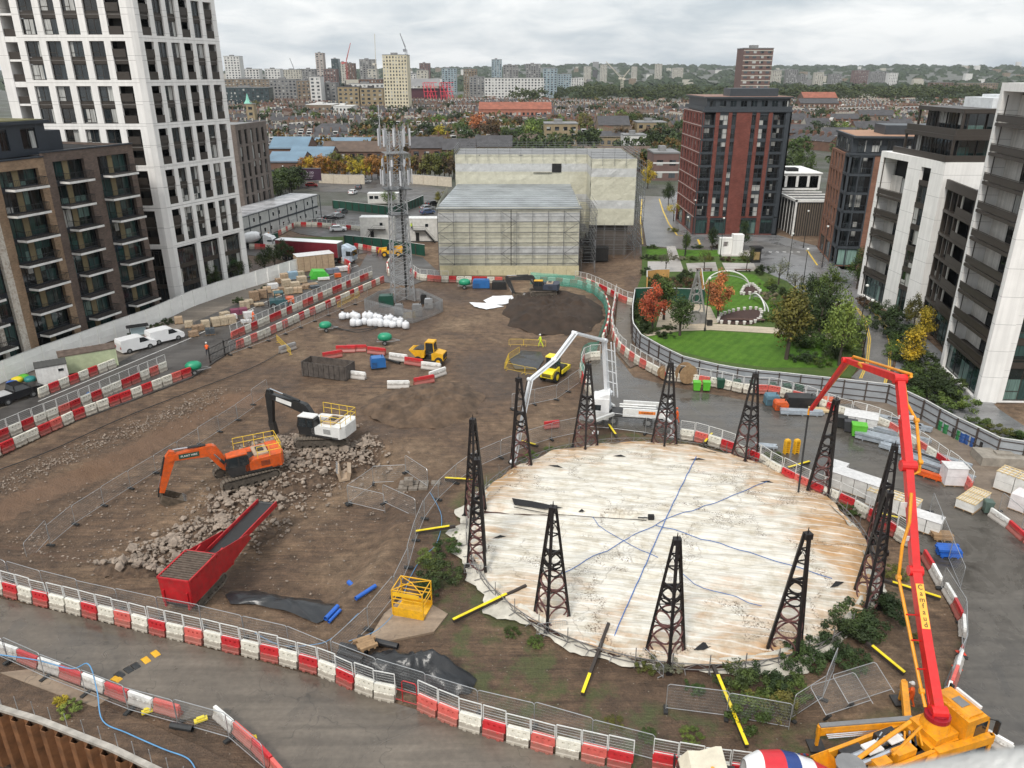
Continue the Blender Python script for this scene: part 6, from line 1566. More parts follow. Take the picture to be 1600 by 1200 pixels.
# concrete pump with white boom
def boomsec(b,p,q,w,h0,h1,m=0,side=None):
	p=Vector(p);q=Vector(q);d=(q-p).normalized();s=side or d.cross(Vector((0,0,1))).normalized();u=s.cross(d).normalized();vs=[]
	for c,h in((p,h0),(q,h1)):
		for a in(-1,1):
			for e in(-1,1):vs.append(c+s*a*w/2+u*e*h/2)
	b.add(vs,[(0,2,3,1),(4,5,7,6),(0,1,5,4),(2,6,7,3),(0,4,6,2),(1,3,7,5)],m)
def ppt(px,py,o,rz,off=0):
	o2=o+Vector((-math.sin(rz)*off,math.cos(rz)*off,0));s,z=pxz(px,py,o2,rz);return Vector((o2.x+s*math.cos(rz),o2.y+s*math.sin(rz),o2.z+z))
def joint(b,p,side,w,rad,m=0):b.tube(Vector(p)-side*w/2,Vector(p)+side*w/2,rad,14,m)
def white_pump():
	A,B_=G(934,657),G(1028,663);rz=ang(A,B_)+PI;o=(A+B_)/2;o.z=.07
	r=empty('concrete_pump_truck',o,rz,'white concrete pump truck with pale folding boom reaching over the cover','pump truck')
	truck_cab(r,2.1,2.4,3.0,M('white_lorry_cab',(.68,.68,.68),.35))
	b=MB();b.bx(-4.3,-.5,.7,4.0,.5,1.0,1);b.bx(-4.3,-1.2,1.15,.6,-1.0,2.1,0);b.bx(-4.3,1.0,1.15,.6,1.2,2.1,0);b.bx(-4.3,-1.0,1.1,1.8,1.0,1.3,1);b.bx(-4.4,-.7,1.0,-3.4,.7,2.2,2);b.bx(-3.2,-.6,1.3,-1,.6,1.8,2);b.tube((-3.0,-.35,1.95),(1.0,-.35,1.95),.1,8,0);b.tube((-3.0,.3,1.95),(1.0,.3,1.95),.1,8,0);b.bx(-4.9,-.6,1.0,-4.3,.6,1.7,2)
	bd=b.build('body',[WHM,DKS,GRY],r)
	for s in(-1,1):
		n=MB();n.bx(-2.9,s*1.2-.012,1.55,-1.1,s*1.2+.012,1.9);n.build('name_board',M('orange_board',(.72,.20,.03),.5),bd)
		Mx=Matrix(((-s*1.0*-1,0,0,-2.0),(0,0,s,s*1.222),(0,1,0,1.72),(0,0,0,1)))
		Mx=Matrix(((-s,0,0,-2.0),(0,0,s,s*1.222),(0,1,0,1.72),(0,0,0,1)));text_mesh('Camfaud',.34,BLK,bd,Mx)
	for x in(-3.4,-2.2,1.6,3.1):
		for y in(-.98,.98):w=MB();wheel(w,(x,y,.5),.5,.34);w.build('wheel',[RUB,GRY],r)
	for(x,y,tx,ty)in((1.6,-1.0,3.4,-3.4),(1.6,1.0,3.4,3.4),(-3.8,-1.0,-4.6,-3.0),(-3.8,1.0,-4.6,3.0)):
		g=MB();g.bar((x,y,1.3),(tx,ty,1.5),.3,.32);g.bar((tx,ty,1.6),(tx,ty,.1),.16,.16);g.bc((tx,ty,.05),(.7,.7,.1));g.build('outrigger',WHM,r)
	T=Gz(948,632,1.6);e=cpt(801,722);a=ang(T,e);T.z=0
	inv=(Matrix.Translation(o)@Matrix.Rotation(rz,4,'Z')).inverted();sd=Vector((-math.sin(a),math.cos(a),0))
	P0=Vector((T.x,T.y,1.3));P=[Vector((T.x,T.y,2.9)),ppt(944,532,T,a),ppt(898,520,T,a),ppt(866,562,T,a),ppt(828,593,T,a),ppt(801,722,T,a)]
	q=MB();q.X=inv;q.tube(P0,P[0],.55,16,r2=.38);q.tube((T.x,T.y,2.9),(T.x,T.y,3.2),.6,16);q.build('turret',WHB,r)
	q=MB();q.X=inv;boomsec(q,P[0],P[1],.42,.5,.4,0,sd);joint(q,P[1],sd,.7,.25)
	for z in(.25,.45,.65,.85):
		m=P[0].lerp(P[1],z);q.bar(m+sd*.1,m+sd*1.4,.06,.06);
	q.tube(P[0]+sd*1.4,P[1]+sd*1.3,.07,6);q.tube(P[0]+sd*.9,P[1]+sd*.9,.07,6);q.build('boom_section',WHB,r)
	for i,(w,h0,h1)in enumerate(((.34,.4,.34),(.3,.34,.28),(.27,.27,.24),(.22,.24,.14))):
		q=MB();q.X=inv;boomsec(q,P[i+1],P[i+2],w,h0,h1,0,sd);joint(q,P[i+2],sd,w+.25,.19);q.tube(P[i+1]+sd*.35,P[i+2]+sd*.35,.065,6,0);q.tube(P[i+1]-sd*.3+Vector((0,0,.05)),P[i+1].lerp(P[i+2],.4)-sd*.3,.05,6,1);q.build('boom_section',[WHB,DKS],r)
	q=MB();q.X=inv;c=P[5];hp=cpt(803,780);q.path([c,c+Vector((.1,0,-.3)),Vector((hp.x,hp.y,(c.z+hp.z)/2)),hp],.07,7);q.build('end_hose',RUB,r)
white_pump()
def yellow_pump():
	T=Gz(1465,1117,2.7);T.z=0
	A,B_=Gz(1370,1200,1.6),Gz(1500,1148,1.6);rz=ang(A,B_);o=Vector((T.x,T.y,.07))
	r=empty('concrete_pump_truck',o,rz,'amber yellow concrete pump truck with long red boom at the bottom right','pump truck')
	inv=(Matrix.Translation(o)@Matrix.Rotation(rz,4,'Z')).inverted()
	b=MB();b.side([(.9,.7),(2.7,.7),(2.8,1.4),(2.65,2.55),(2.35,2.8),(.9,2.85)],-1.2,1.2,0);b.side([(1.1,2.85),(2.3,2.8),(2.2,2.95),(1.2,2.98)],-1.0,1.0,0)
	for i in range(7):b.bx(.95,-.9+i*.28,2.86,1.9,-.85+i*.28,2.90,0)
	cb=b.build('cab',YPUMP,r)
	g=MB();g.add([(2.83,-1.05,1.5),(2.83,1.05,1.5),(2.69,1.05,2.5),(2.69,-1.05,2.5)],[(0,1,2,3)]);
	for s in(-1,1):g.bx(1.6,s*1.19,1.5,2.5,s*1.225,2.4)
	g.build('cab_window',CABG,cb);g=MB();g.bx(1.35,-.35,2.985,1.95,.35,3.01);g.build('roof_hatch',GRY,cb);g=MB();g.bx(2.2,-.8,2.95,2.35,.8,3.12);g.build('light_bar',WHM,cb)
	for s in(-1,1):
		m=MB();m.bar((2.6,s*1.2,2.5),(2.95,s*1.5,2.5),.05,.05);m.bx(2.88,s*1.5-.13,1.6,2.98,s*1.5+.13,2.5);m.build('wing_mirror',BLK,r)
	b=MB();b.bx(-7.2,-.5,.7,2.6,.5,1.0,1);b.bx(-1.2,-1.0,.9,.8,1.0,1.5,0);b.bx(-6.8,-1.15,.8,-1.0,-.95,1.5,0);b.bx(-6.8,.95,.8,-1.0,1.15,1.5,0);b.bx(-6.9,-1.0,.85,-1.0,1.0,1.0,1)
	b.tube((-6.2,-.3,1.5),(-2.2,-.3,1.7),.16,8,2);b.tube((-6.2,.25,1.5),(-2.2,.25,1.7),.16,8,2);b.bx(-3.6,-.9,1.0,-2.3,-.35,1.9,0);b.bx(-3.5,.3,1.0,-2.2,.95,1.75,1);b.bx(-5.0,-.9,1.0,-4.0,-.3,1.7,0);b.bx(-4.9,-.2,1.75,-3.9,.5,1.85,3);b.bx(-3.4,-.2,1.9,-2.5,.4,1.98,3);b.bx(-6.0,.35,1.0,-4.6,.9,1.5,1)
	for i in range(9):b.tube((-1.5-i*.3,-.6+.13*i,1.5),(-1.1-i*.25,.1+.08*i,1.8),.06,5,[0,1,2][i%3])
	b.build('pump_body',[YPUMP,DKS,CHR,WHM],r)
	h=MB();h.add([(-8.0,-.8,1.9),(-6.9,-.8,1.9),(-6.9,.8,1.9),(-8.0,.8,1.9),(-7.7,-.4,1.0),(-7.0,-.4,1.0),(-7.0,.4,1.0),(-7.7,.4,1.0)],[(0,4,5,1),(1,5,6,2),(2,6,7,3),(3,7,4,0),(4,7,6,5)]);h.bx(-8.05,-.85,1.85,-6.85,-.8,1.95);h.bx(-8.05,.8,1.85,-6.85,.85,1.95);h.build('hopper',YPUMP,r)
	t=MB();t.bx(-.9,-.9,1.3,.8,.9,1.9);t.tube((0,0,1.4),(0,0,2.5),.95,20,r2=.62);t.build('turret_base',YPUMP,r)
	t=MB();t.tube((0,0,2.45),(0,0,2.72),.68,20);t.tube((0,0,2.7),(0,0,2.85),.5,16);t.build('slewing_ring',M('dark_red_paint',(.30,.01,.02),.4),r)
	for x in(-6.0,-4.8,.9,2.0):
		for y in(-1.0,1.0):w=MB();wheel(w,(x,y,.5),.5,.34);w.build('wheel',[RUB,GRY],r)
	def og(pa,za,pb,zb,w,lab=None,foot=True,stack=False):
		A=Gz(pa[0],pa[1],za);B_=Gz(pb[0],pb[1],zb);q=MB();q.X=inv;q.bar(A,B_,w,w*1.25,0)
		if foot:q.bar(B_,(B_.x,B_.y,.25),.16,.16,0);q.bc((B_.x,B_.y,.16),(.9,.9,.10),0,1);q.bar(B_+Vector((0,0,.25)),B_-Vector((0,0,.4)),.22,.22,0)
		if stack:
			d=(B_-A);s=d.cross(Vector((0,0,1))).normalized()
			for k in range(3):q.tube(A+d*.35-s*(w*.7+.12*k)-Vector((0,0,.1)),A+d*.95-s*(w*.7+.12*k)-Vector((0,0,.1)),.05,6,2)
			q.bar(A+Vector((0,0,w*.7)),B_+Vector((0,0,w*.7)),w*.7,.1,3)
		q.build('outrigger',[YPUMP,DKS,CHR,GRY],r)
	og((1425,1128),1.5,(1280,1140),1.4,.42,stack=True);og((1418,1128),1.5,(1412,1068),1.5,.36);og((1462,1178),1.4,(1549,1152),1.4,.4);og((1470,1160),1.3,(1440,1215),1.2,.36,foot=False)
	q=MB();q.X=inv;q.path([Gz(1326,1205,1.5),Gz(1335,1190,2.0),Gz(1375,1160,2.3),Gz(1422,1128,2.5)],.12,8);q.path([Gz(1395,1180,1.9),Gz(1425,1150,2.0),Gz(1440,1135,2.1)],.09,7);q.build('delivery_pipe',YPUMP,r)
	e=Gz(1250,770,0);a=ang(T,e);sd=Vector((-math.sin(a),math.cos(a),0));sd=-sd if sd.x<0 else sd
	pt=lambda x,y,off=0:ppt(x,y,T,a,-off)
	S0=Vector((T.x,T.y,2.9));K=[pt(1463,1100),pt(1448,1012),pt(1430,892),pt(1419,728),pt(1406,592),pt(1323,563),pt(1267,640)]
	q=MB();q.X=inv;boomsec(q,S0,K[1],.52,.55,.66,0,sd);joint(q,S0,sd,.85,.38);boomsec(q,K[1],K[2],.52,.66,.54,0,sd);joint(q,K[2],sd,.8,.32)
	q.tube(S0+Vector((0,0,-.1))-sd*.15+Vector((0,.5,0)),K[1]+Vector((0,.55,-.1)),.14,8,0)
	bm1=q.build('boom_section',[REDB,DKS],r)
	q=MB();q.X=inv;boomsec(q,K[2],K[3],.46,.55,.48,0,sd);joint(q,K[3],sd,.9,.36);
	for t_ in(.3,.62):m=K[2].lerp(K[3],t_);q.bar(m-sd*.6,m+sd*.30,.10,.3,1)
	q.build('boom_section',[REDB,WHM],r)
	q=MB();q.X=inv;boomsec(q,K[3],K[4],.48,.6,.45,0,sd);joint(q,K[4],sd,.8,.32);m=K[3].lerp(K[4],.55);q.bar(m-sd*.3,m+sd*.6,.10,.25,1);q.tube(K[3].lerp(K[4],.1)+sd*.3,K[3].lerp(K[4],.5)+sd*.3,.07,6,1);q.build('boom_section',[REDB,WHM],r)
	q=MB();q.X=inv;boomsec(q,K[4],K[5],.38,.5,.36,0,sd);joint(q,K[5],sd,.7,.25);m=K[4].lerp(K[5],.62);q.bar(m-Vector((0,.7,0)),m+Vector((0,.7,0)),.395,.2,1,up=(0,0,1));q.build('boom_section',[REDB,YPUMP],r)
	q=MB();q.X=inv;boomsec(q,K[5],K[6],.3,.34,.24,0,sd);q.tube(K[5].lerp(K[6],.1)+sd*.2,K[5].lerp(K[6],.9)+sd*.2,.05,6,1);q.build('boom_section',[REDB,DKS],r)
	L1=[pt(1446,1105,-.55),pt(1440,1080,-.6),pt(1404,902,-.9),pt(1410,852,-.8),pt(1421,816,-.45),pt(1424,770,-.35)]
	L2=[pt(1423,742,.2),pt(1436,737,.75),pt(1438,722,.75),pt(1432,657,.75),pt(1417,630,.5),pt(1413,596,.5),pt(1424,588,.5)]
	L3=[pt(1424,586,.5)+Vector((0,0,.05)),pt(1414,582,.4),pt(1334,557,.35),pt(1328,566,.35),pt(1272,634,.35),pt(1264,640,.0),pt(1263,648,0)]
	q=MB();q.X=inv
	for l in(L1,L2,L3):q.path(l,.10,8)
	for l,ts in((L1,(1,2)),(L2,(2,3))):
		for k in ts:joint(q,l[k],sd,.25,.16)
	q.build('concrete_pipe',YPUMP,r)
	q=MB();q.X=inv
	for y,off in((960,-.85),(1000,-.8),(1045,-.7)):
		x=1404+(y-902)*(36/178);c=pt(x,y,off);q.bar(c,c+sd*.75,.06,.06)
	q.build('pipe_bracket',REDB,r)
	q=MB();q.X=inv;s=pt(1263,648);hb=Gz(1247,772,.6);q.path([s,s+Vector((0,0,-.4)),Vector((s.x*.7+hb.x*.3,s.y*.7+hb.y*.3,s.z*.6)),hb],.09,8);q.build('end_hose',RUB,r)
	d=(K[2]-K[1]).normalized();u=sd.cross(d).normalized();u=u if u.y<0 else-u;c=K[1].lerp(K[2],.5)+u*.345
	c=pt(1443,950);u=sd.cross(d).normalized();u=u if(u.y<0)else-u;c=K[1].lerp(K[2],.52)+u*.325
	q=MB();q.X=inv;q.bar(c-d*1.30,c+d*1.30,.46,.02,0,up=u);nb=q.build('name_board',M('amber_name_board',(.80,.42,.05),.5),bm1)
	for i,ch in enumerate('Camfaud'):
		cc=c+d*(1.08-i*.36)+u*.04;xd=sd;zd=d;nd=xd.cross(zd)
		if nd.dot(u)<0:xd=-xd;nd=-nd
		Mx=inv@Matrix(((xd.x,zd.x,nd.x,cc.x),(xd.y,zd.y,nd.y,cc.y),(xd.z,zd.z,nd.z,cc.z),(0,0,0,1)));text_mesh(ch,.42,BLK,bm1,Mx)
yellow_pump()
GRB=M('green_tank_plastic',(.015,.25,.13),.4,var=.15);BLB=M('blue_tank_paint',(.02,.12,.34),.4,var=.15)
def bowser(lab,px,py,rz,m=GRB,S=1.0):
	r=empty('fuel_bowser',on(px,py),rz,lab,'bowser','green fuel bowsers on the mud')
	b=MB();b.X=Matrix.Scale(S,4);b.lathe([(.3,0),(.62,.1),(.72,.35),(.70,.7),(.5,.95),(.2,1.05)],16,0,(0,0,.5));
	for i,v in enumerate(b.v):b.v[i]=(v[0]*1.35,v[1],v[2])
	b.build('tank',m,r,smooth=True)
	c=MB();c.X=Matrix.Scale(S,4);c.bar((-1.1,-.5,.5),(1.1,-.5,.5),.08,.1);c.bar((-1.1,.5,.5),(1.1,.5,.5),.08,.1);c.bar((1.1,-.5,.5),(2.0,0,.45),.07,.07);c.bar((1.1,.5,.5),(2.0,0,.45),.07,.07);c.build('trailer_frame',GALV2,r)
	for s in(-1,1):w=MB();w.X=Matrix.Scale(S,4);wheel(w,(0,s*.78,.32),.32,.2);w.build('wheel',[RUB,GRY],r)
bowser('green bowser trailer left of the white sacks',509,517,R(20),S=.95);bowser('green bowser trailer behind the arc of barriers',602,537,R(5),S=1.05);bowser('green bowser beside the blue tank under the wrapped building',726,450,R(0),S=1.1);bowser('green bowser at the near side of the left site road',304,583,R(25),S=1.05);bowser('green bowser beside the dark excavator',863,458,R(0),S=.8)
def boxplant(name,lab,px,py,rz,d,mat,cat,extra=None,z=0):
	r=empty(name,on(px,py,z),rz,lab,cat);x,y,h=d;b=MB();b.side([(-x/2,.15),(x/2,.15),(x/2,h*.8),(x/2-.15,h),(-x/2+.15,h),(-x/2,h*.8)],-y/2,y/2,0)
	for i in range(4):b.bx(-x/2+.1,-y/2-.02,.3+i*h*.12,-x/2+x*.4,-y/2,.3+i*h*.12+.05,1)
	b.build('casing',[mat,DKS],r);c=MB();c.bx(-x/2-.05,-y/2-.05,0,x/2+.05,-y/2+.15,.15);c.bx(-x/2-.05,y/2-.15,0,x/2+.05,y/2+.05,.15);c.tube((x*.3,0,h),(x*.3,0,h+.3),.06,6);c.build('skid',DKS,r);return r
boxplant('fuel_tank','blue rectangular fuel tank below the wrapped building',752,450,0,(3.0,1.4,1.6),BLB,'tank')
boxplant('generator','black enclosed generator under the wrapped building, right of the blue tank',780,451,0,(2.6,1.4,1.4),BLK,'generator')
r_=boxplant('plate_compactor','blue wheeled compactor inside the arc of barriers',591,574,.3,(1.9,1.3,1.5),BLB,'compactor')
boxplant('lighting_tower','blue drum shaped plant beside the left row of barriers',141,626,.3,(.7,.7,1.0),BLB,'plant')
def forklift():
	r=empty('forklift',on(440,480,.07),R(20),'teal and orange rough terrain forklift beside the brick stacks','forklift')
	b=MB();b.bx(-1.8,-.9,.6,1.0,.9,1.4,0);b.side([(.6,.6),(2.1,.6),(2.1,1.5),(.8,1.6)],-.85,.85,1);b.build('body',[M('teal_machine_paint',(.03,.09,.10),.5),ORG],r)
	c=MB();
	for x in(-.9,.4):
		for y in(-.75,.75):c.bar((x,y,1.3),(x,y,2.5),.08,.08)
	c.bx(-1.0,-.85,2.5,.5,.85,2.6);c.build('canopy',M('teal_machine_paint',(.03,.09,.10)),r)
	m=MB();m.bar((-2.0,-.4,.3),(-2.0,-.4,3.0),.12,.12);m.bar((-2.0,.4,.3),(-2.0,.4,3.0),.12,.12);m.bx(-3.2,-.5,.25,-2.05,-.35,.32);m.bx(-3.2,.35,.25,-2.05,.5,.32);m.build('mast',DKS,r)
	for x in(-1.3,1.4):
		for y in(-.95,.95):w=MB();wheel(w,(x,y,.5),.5,.35);w.build('wheel',[RUB,GRY],r)
forklift()
# stored goods and loose things
WOOD=M('pallet_wood',(.30,.19,.10),.8,var=.3,scale=3);BROWNP=M('brown_brick_pack',(.28,.19,.12),.8,var=.4,scale=4);TANK=M('tan_block_pack',(.42,.34,.24),.8,var=.35,scale=4)
WRAP=M('white_shrink_wrap',(.62,.61,.60),.3,var=.2,scale=3,bmp=.3);BTARP=M('black_polythene',(.018,.019,.021),.28,var=.3,bmp=.4,scale=1.2);GALVS=M('galvanised_bundle',(.38,.42,.46),.4,.35,var=.3,scale=2)
BLUEP=M('blue_pipe',(.02,.11,.45),.4);GREENB=M('green_bin_plastic',(.10,.42,.03),.45);BOXES=M('cardboard_pack',(.40,.29,.19),.8,var=.2,scale=2)
def pack(lab,px,py,rz,d,mat,group=None,rows=(2,2),top=None,z=.07,name='pallet_stack'):
	r=empty(name,on(px,py,z),rz,lab,'stacked goods',group);x,y,h=d
	p=MB()
	for i in range(3):p.bx(-x/2+i*(x-.1)/2,-y/2,0,-x/2+.1+i*(x-.1)/2,y/2,.1)
	for i in range(5):p.bx(-x/2,-y/2+i*(y-.12)/4,.1,x/2,-y/2+.12+i*(y-.12)/4,.13)
	p.build('pallet',WOOD,r)
	nx_,nz=rows;b=MB();g=.03
	for i in range(nx_):
		for k in range(nz):
			s=random.uniform(-.02,.02);b.bx(-x/2+x*i/nx_+g,-y/2+.04+s,.135+(h-.14)*k/nz+.004,-x/2+x*(i+1)/nx_-g,y/2-.04+s,.135+(h-.14)*(k+1)/nz-.02,0)
	b.build('load',mat,r)
	if top:
		t=MB();
		if top=='slats':
			for i in range(8):t.bx(-x/2+i*(x-.1)/7,-y/2,h,-x/2+.1+i*(x-.1)/7,y/2,h+.06)
			for i in range(4):t.bx(-x/2,-y/2+i*(y-.1)/3,h+.06,x/2,-y/2+.1+i*(y-.1)/3,h+.12)
			t.build('timber_top',M('fresh_timber',(.55,.43,.25),.7),r)
		else:t.bx(-x/2-.03,-y/2-.03,h-.005,x/2+.03,y/2+.03,h+.03);t.build('sheet_cover',top,r)
	return r
rt0=random.Random(31)
SITE_L='brick and block packs along the left site road'
k=0
for px,py,rz,d,m,lab in((492,421,.5,(7.2,3.4,3.1),BOXES,'huge tan boxed pack with white plastic top below the lorry'),(350,508,.55,(3.6,1.5,1.3),TANK,'long pale block pack just right of the two white vans'),(322,513,.5,(1.2,1.1,1.2),TANK,'single tan pack beside the bushes near the vans'),(303,526,.6,(1.3,1.1,.8),BROWNP,'low brown pack right behind the second van'),(296,512,.3,(1.2,1.1,1.0),TANK,'tan pack against the white wall behind the vans'),(280,506,.4,(1.2,1.1,1.1),BOXES,'cardboard pack nearest the wall above the vans'),(374,492,.5,(2.6,1.3,1.0),M('magenta_pack',(.20,.05,.09),.6),'purple wrapped pack against the white wall'),(389,497,.5,(1.6,1.2,1.0),WRAP,'white wrapped pack at the far end of the block packs'),(398,470,.55,(1.5,1.2,1.6),BROWNP,'brown pack left of the teal forklift'),(412,466,.5,(1.5,1.2,1.5),BROWNP,'reddish brown pack touching the teal forklift mast'),(427,452,.5,(1.8,1.3,1.0),WRAP,'white wrapped pack behind the teal forklift'),(448,448,.5,(1.6,1.4,1.3),TANK,'tan pack in the middle of the brick store'),(462,452,.5,(1.6,1.4,1.3),TANK,'tan pack at the road edge of the brick store'),(458,437,.5,(1.8,1.4,1.5),M('pale_blue_pack',(.22,.32,.40),.5),'pale blue wrapped pack against the end of the white wall'),(472,442,.5,(1.7,1.4,1.2),TANK,'tan pack beside the green skip tent'),(485,447,.5,(2.6,1.6,.4),BROWNP,'flat brown slabs lying at the road edge'),(506,438,.3,(2.2,1.0,.5),WRAP,'low white bundle in front of the green tent'),(520,428,.5,(2.4,1.6,1.0),M('mixed_blue_load',(.15,.17,.22),.6),'dark pack heaped beside the green tent'),(535,424,.5,(2.4,1.5,.9),WRAP,'white wrapped load near the lorry cab'),(528,434,.4,(1.2,1.0,.8),ORG,'orange crate at the end of the store near the lorry')):
	pack(lab,px,py,rz,d,m,SITE_L,(max(1,int(d[0]/1.2)),max(1,int(d[2]/.6))),top=WRAP if k==0 else None);k+=1
for i,(px,py)in enumerate(((405,478),(383,483),(390,476),(418,458),(432,462),(440,457),(452,460),(466,458),(476,452),(436,443),(446,438),(470,432),(480,436),(492,452),(362,500),(385,505),(340,505),(310,517),(329,523),(352,497))):
	m_,n_=rt0.choice(((TANK,'tan'),(BROWNP,'brown'),(WRAP,'white wrapped'),(BOXES,'cardboard'),(M('dark_sheeted_load',(.06,.07,.08),.5),'dark sheeted')))
	pack('small %s pack, %s of the loose goods filling the left road store'%(n_,ordn(i)),px,py,rt0.uniform(.2,.8),(rt0.uniform(1.1,1.7),rt0.uniform(1,1.3),rt0.uniform(.4,1.3)),m_,SITE_L,(2,2))
t=MB();t.side([(-1.6,0),(1.6,0),(1.3,1.3),(-.9,1.5)],-1.2,1.2,0);t.bx(.6,-1.25,0,1.9,1.25,.5);o=t.build('skip_tent',M('bright_green_sheet',(.06,.42,.04),.5),loc=(0,0,0));o.location=on(497,434,.07);o.rotation_euler=(0,0,.4);tag(o,'bright green sheeted tent on the brick store beside the road','tent')
YD='goods stored round the right hand yard'
for px,py,rz,d,m,top,lab in((1343,665,-.45,(3.4,2.2,1.3),WRAP,WRAP,'large white wrapped pack behind the lime green bin'),(1486,756,-.1,(1.9,1.5,1.9),M('printed_white_pack',(.66,.62,.62),.5),WRAP,'tall white pack at the end of the steel bundles'),(1518,790,-.9,(1.6,3.4,.9),M('white_cube_pack',(.64,.63,.60),.6),'slats','white pack with timber top standing alone on the wet yard'),(1336,770,-.75,(4.6,1.7,1.7),M('white_cube_pack',(.64,.63,.60)),WRAP,'long white pack directly behind the barriers, left one'),(1305,745,-.7,(1.8,1.6,1.4),WRAP,None,'small white pack left of the long white pack'),(1393,797,-.75,(4.2,1.6,1.4),M('white_cube_pack',(.64,.63,.60)),'slats','long white pack with timber slats behind the barriers'),(1446,830,-.7,(2.2,1.4,1.4),M('white_cube_pack',(.64,.63,.60)),WRAP,'white pack at the end of the row right of the red boom'),(1585,770,-.9,(3.2,1.8,1.8),M('white_cube_pack',(.64,.63,.60)),'slats','white pack behind red barriers at the right edge'),(1604,800,-.9,(2.6,1.8,1.6),M('printed_white_pack',(.66,.62,.62)),None,'printed white pack cut by the right edge')):
	pack(lab,px,py,rz,d,m,YD,(max(1,int(d[0]/1.1)),2),top=top)
def planks(lab,px,py,rz,Lk,n,layers,m,w=.25,h=.22,name='steel_bundle',cat='steel bundle',gp='galvanised steel bundles in the yard'):
	b=MB()
	for k in range(layers):
		for i in range(n-(k%2)):
			y=(i-(n-1)/2+.5*(k%2))*w*1.08;s=random.uniform(-.15,.15)
			b.bx(-Lk/2+s,y-w/2,.12+k*h,Lk/2+s,y-w/2+.03,.12+(k+1)*h-.02);b.bx(-Lk/2+s,y+w/2-.04,.12+k*h,Lk/2+s,y+w/2,.12+(k+1)*h-.02);b.bx(-Lk/2+s,y-w/2+.03,.12+(k+1)*h-.05,Lk/2+s,y+w/2-.04,.12+(k+1)*h-.02)
	for x in(-Lk*.35,0,Lk*.35):b.bx(x-.06,-n*w*.55,0,x+.06,n*w*.55,.12)
	o=b.build(name,m,loc=(0,0,0));o.location=on(px,py,.07);o.rotation_euler=(0,0,rz);return tag(o,lab,cat,gp)
planks('two pale steel bundles end to end below the hanging hose tip',1252,648,-.12,4.6,4,2,GALVS);planks('wide steel bundle right of the lime green bin',1376,692,-.62,4.8,5,3,GALVS);planks('long steel bundle behind the wide one',1400,682,-.66,6.5,3,2,GALVS);planks('steel bundle farthest back beside the outer barriers',1398,662,-.66,5.2,4,2,GALVS)
planks('long steel bundle running under the red boom',1432,716,-.78,7.0,4,2,GALVS);planks('steel bundle ending beside the tall white pack',1462,738,-.85,6.5,3,3,GALVS);planks('white capped steel bundle left of the tall white pack',1450,722,-.85,5.5,3,2,GALVS);planks('orange formwork beams right of the red boom',1445,745,-.75,3.2,3,2,ORG,name='formwork_beams',cat='beams')
planks('pale timber boards behind the hanging hose',1287,644,-.2,3.2,4,1,M('fresh_timber',(.55,.43,.25)),name='timber_stack',cat='timber');planks('pale steel sheets at the inner barriers left of the yellow posts',1196,700,-.2,2.2,3,1,GALVS)
planks('brown pallets stacked right of the red boom',1471,842,-.1,1.6,4,2,WOOD,name='pallet',cat='pallets',gp='pallets by the far bend');planks('blue pallets stacked right of the red boom',1480,868,-.1,1.7,4,3,BLUEP,name='pallet',cat='pallets',gp='pallets by the far bend')
def drum_(lab,px,py,m,S=1.0,lid=None):
	b=MB();b.lathe([(.29,0),(.29,.28),(.305,.30),(.29,.32),(.29,.6),(.305,.62),(.29,.64),(.29,.88),(.27,.90)],16,0);b.lathe([(.25,.90),(.25,.91)],16,1)
	b.v=[(x*S*1.25,y*S*1.25,z*S*1.2)for x,y,z in b.v];o=b.build('drum',[m,lid or M('pale_drum_lid',(.45,.47,.46),.5)],smooth=False);o.location=on(px,py,.03);return tag(o,lab,'drum','drums along the right hand hoarding')
GRD=M('green_drum',(.02,.16,.05),.4);BLD=M('blue_drum',(.02,.07,.24),.4)
for px,py,m,lab in((1470,672,GRD,'green drum, upper one of the pair in the middle of the drums'),(1478,677,GRD,'green drum, lower one of the pair in the middle of the drums'),(1491,683,BLK,'black drum right of the green pair'),(1498,687,GRD,'single green drum between black and blue drums'),(1504,691,BLD,'first blue drum right of the single green drum'),(1512,694,BLD,'second blue drum right of the single green drum'),(1520,698,BLD,'third blue drum right of the single green drum'),(1534,705,BLK,'black drum standing apart near the pale slab'),(1549,711,BLD,'blue drum nearest the pale slab and hoarding corner'),(1441,654,BLD,'blue drum standing alone right of the red boom'),(1400,634,BLD,'dark blue drum by the corner of the hoarding'),(1387,628,BLD,'blue drum left of the hoarding corner'),(1361,622,BLD,'bright blue drum along the grey hoarding')):
	drum_(lab,px,py,m)
def bin_(lab,px,py,rz,m,d=(1.3,1.0,1.2),gp=None):
	r=empty('wheelie_bin',on(px,py,.07),rz,lab,'bin',gp);x,y,h=d;b=MB()
	b.add([(-x*.42,-y*.42,.12),(x*.42,-y*.42,.12),(x*.42,y*.42,.12),(-x*.42,y*.42,.12),(-x/2,-y/2,h),(x/2,-y/2,h),(x/2,y/2,h),(-x/2,y/2,h)],[(0,3,2,1),(4,5,6,7),(0,1,5,4),(1,2,6,5),(2,3,7,6),(3,0,4,7)]);b.build('body',m,r)
	l=MB();l.side([(-x/2-.03,h),(x/2+.03,h),(x/2,h+.12),(-x/2,h+.12)],-y/2-.03,y/2+.03);l.build('lid',m,r)
	for s in(-1,1):
		for t in(-1,1):w=MB();w.cyl((s*x*.35,t*y*.35,.08),.08,.05,'y',10);w.build('wheel',RUB,r)
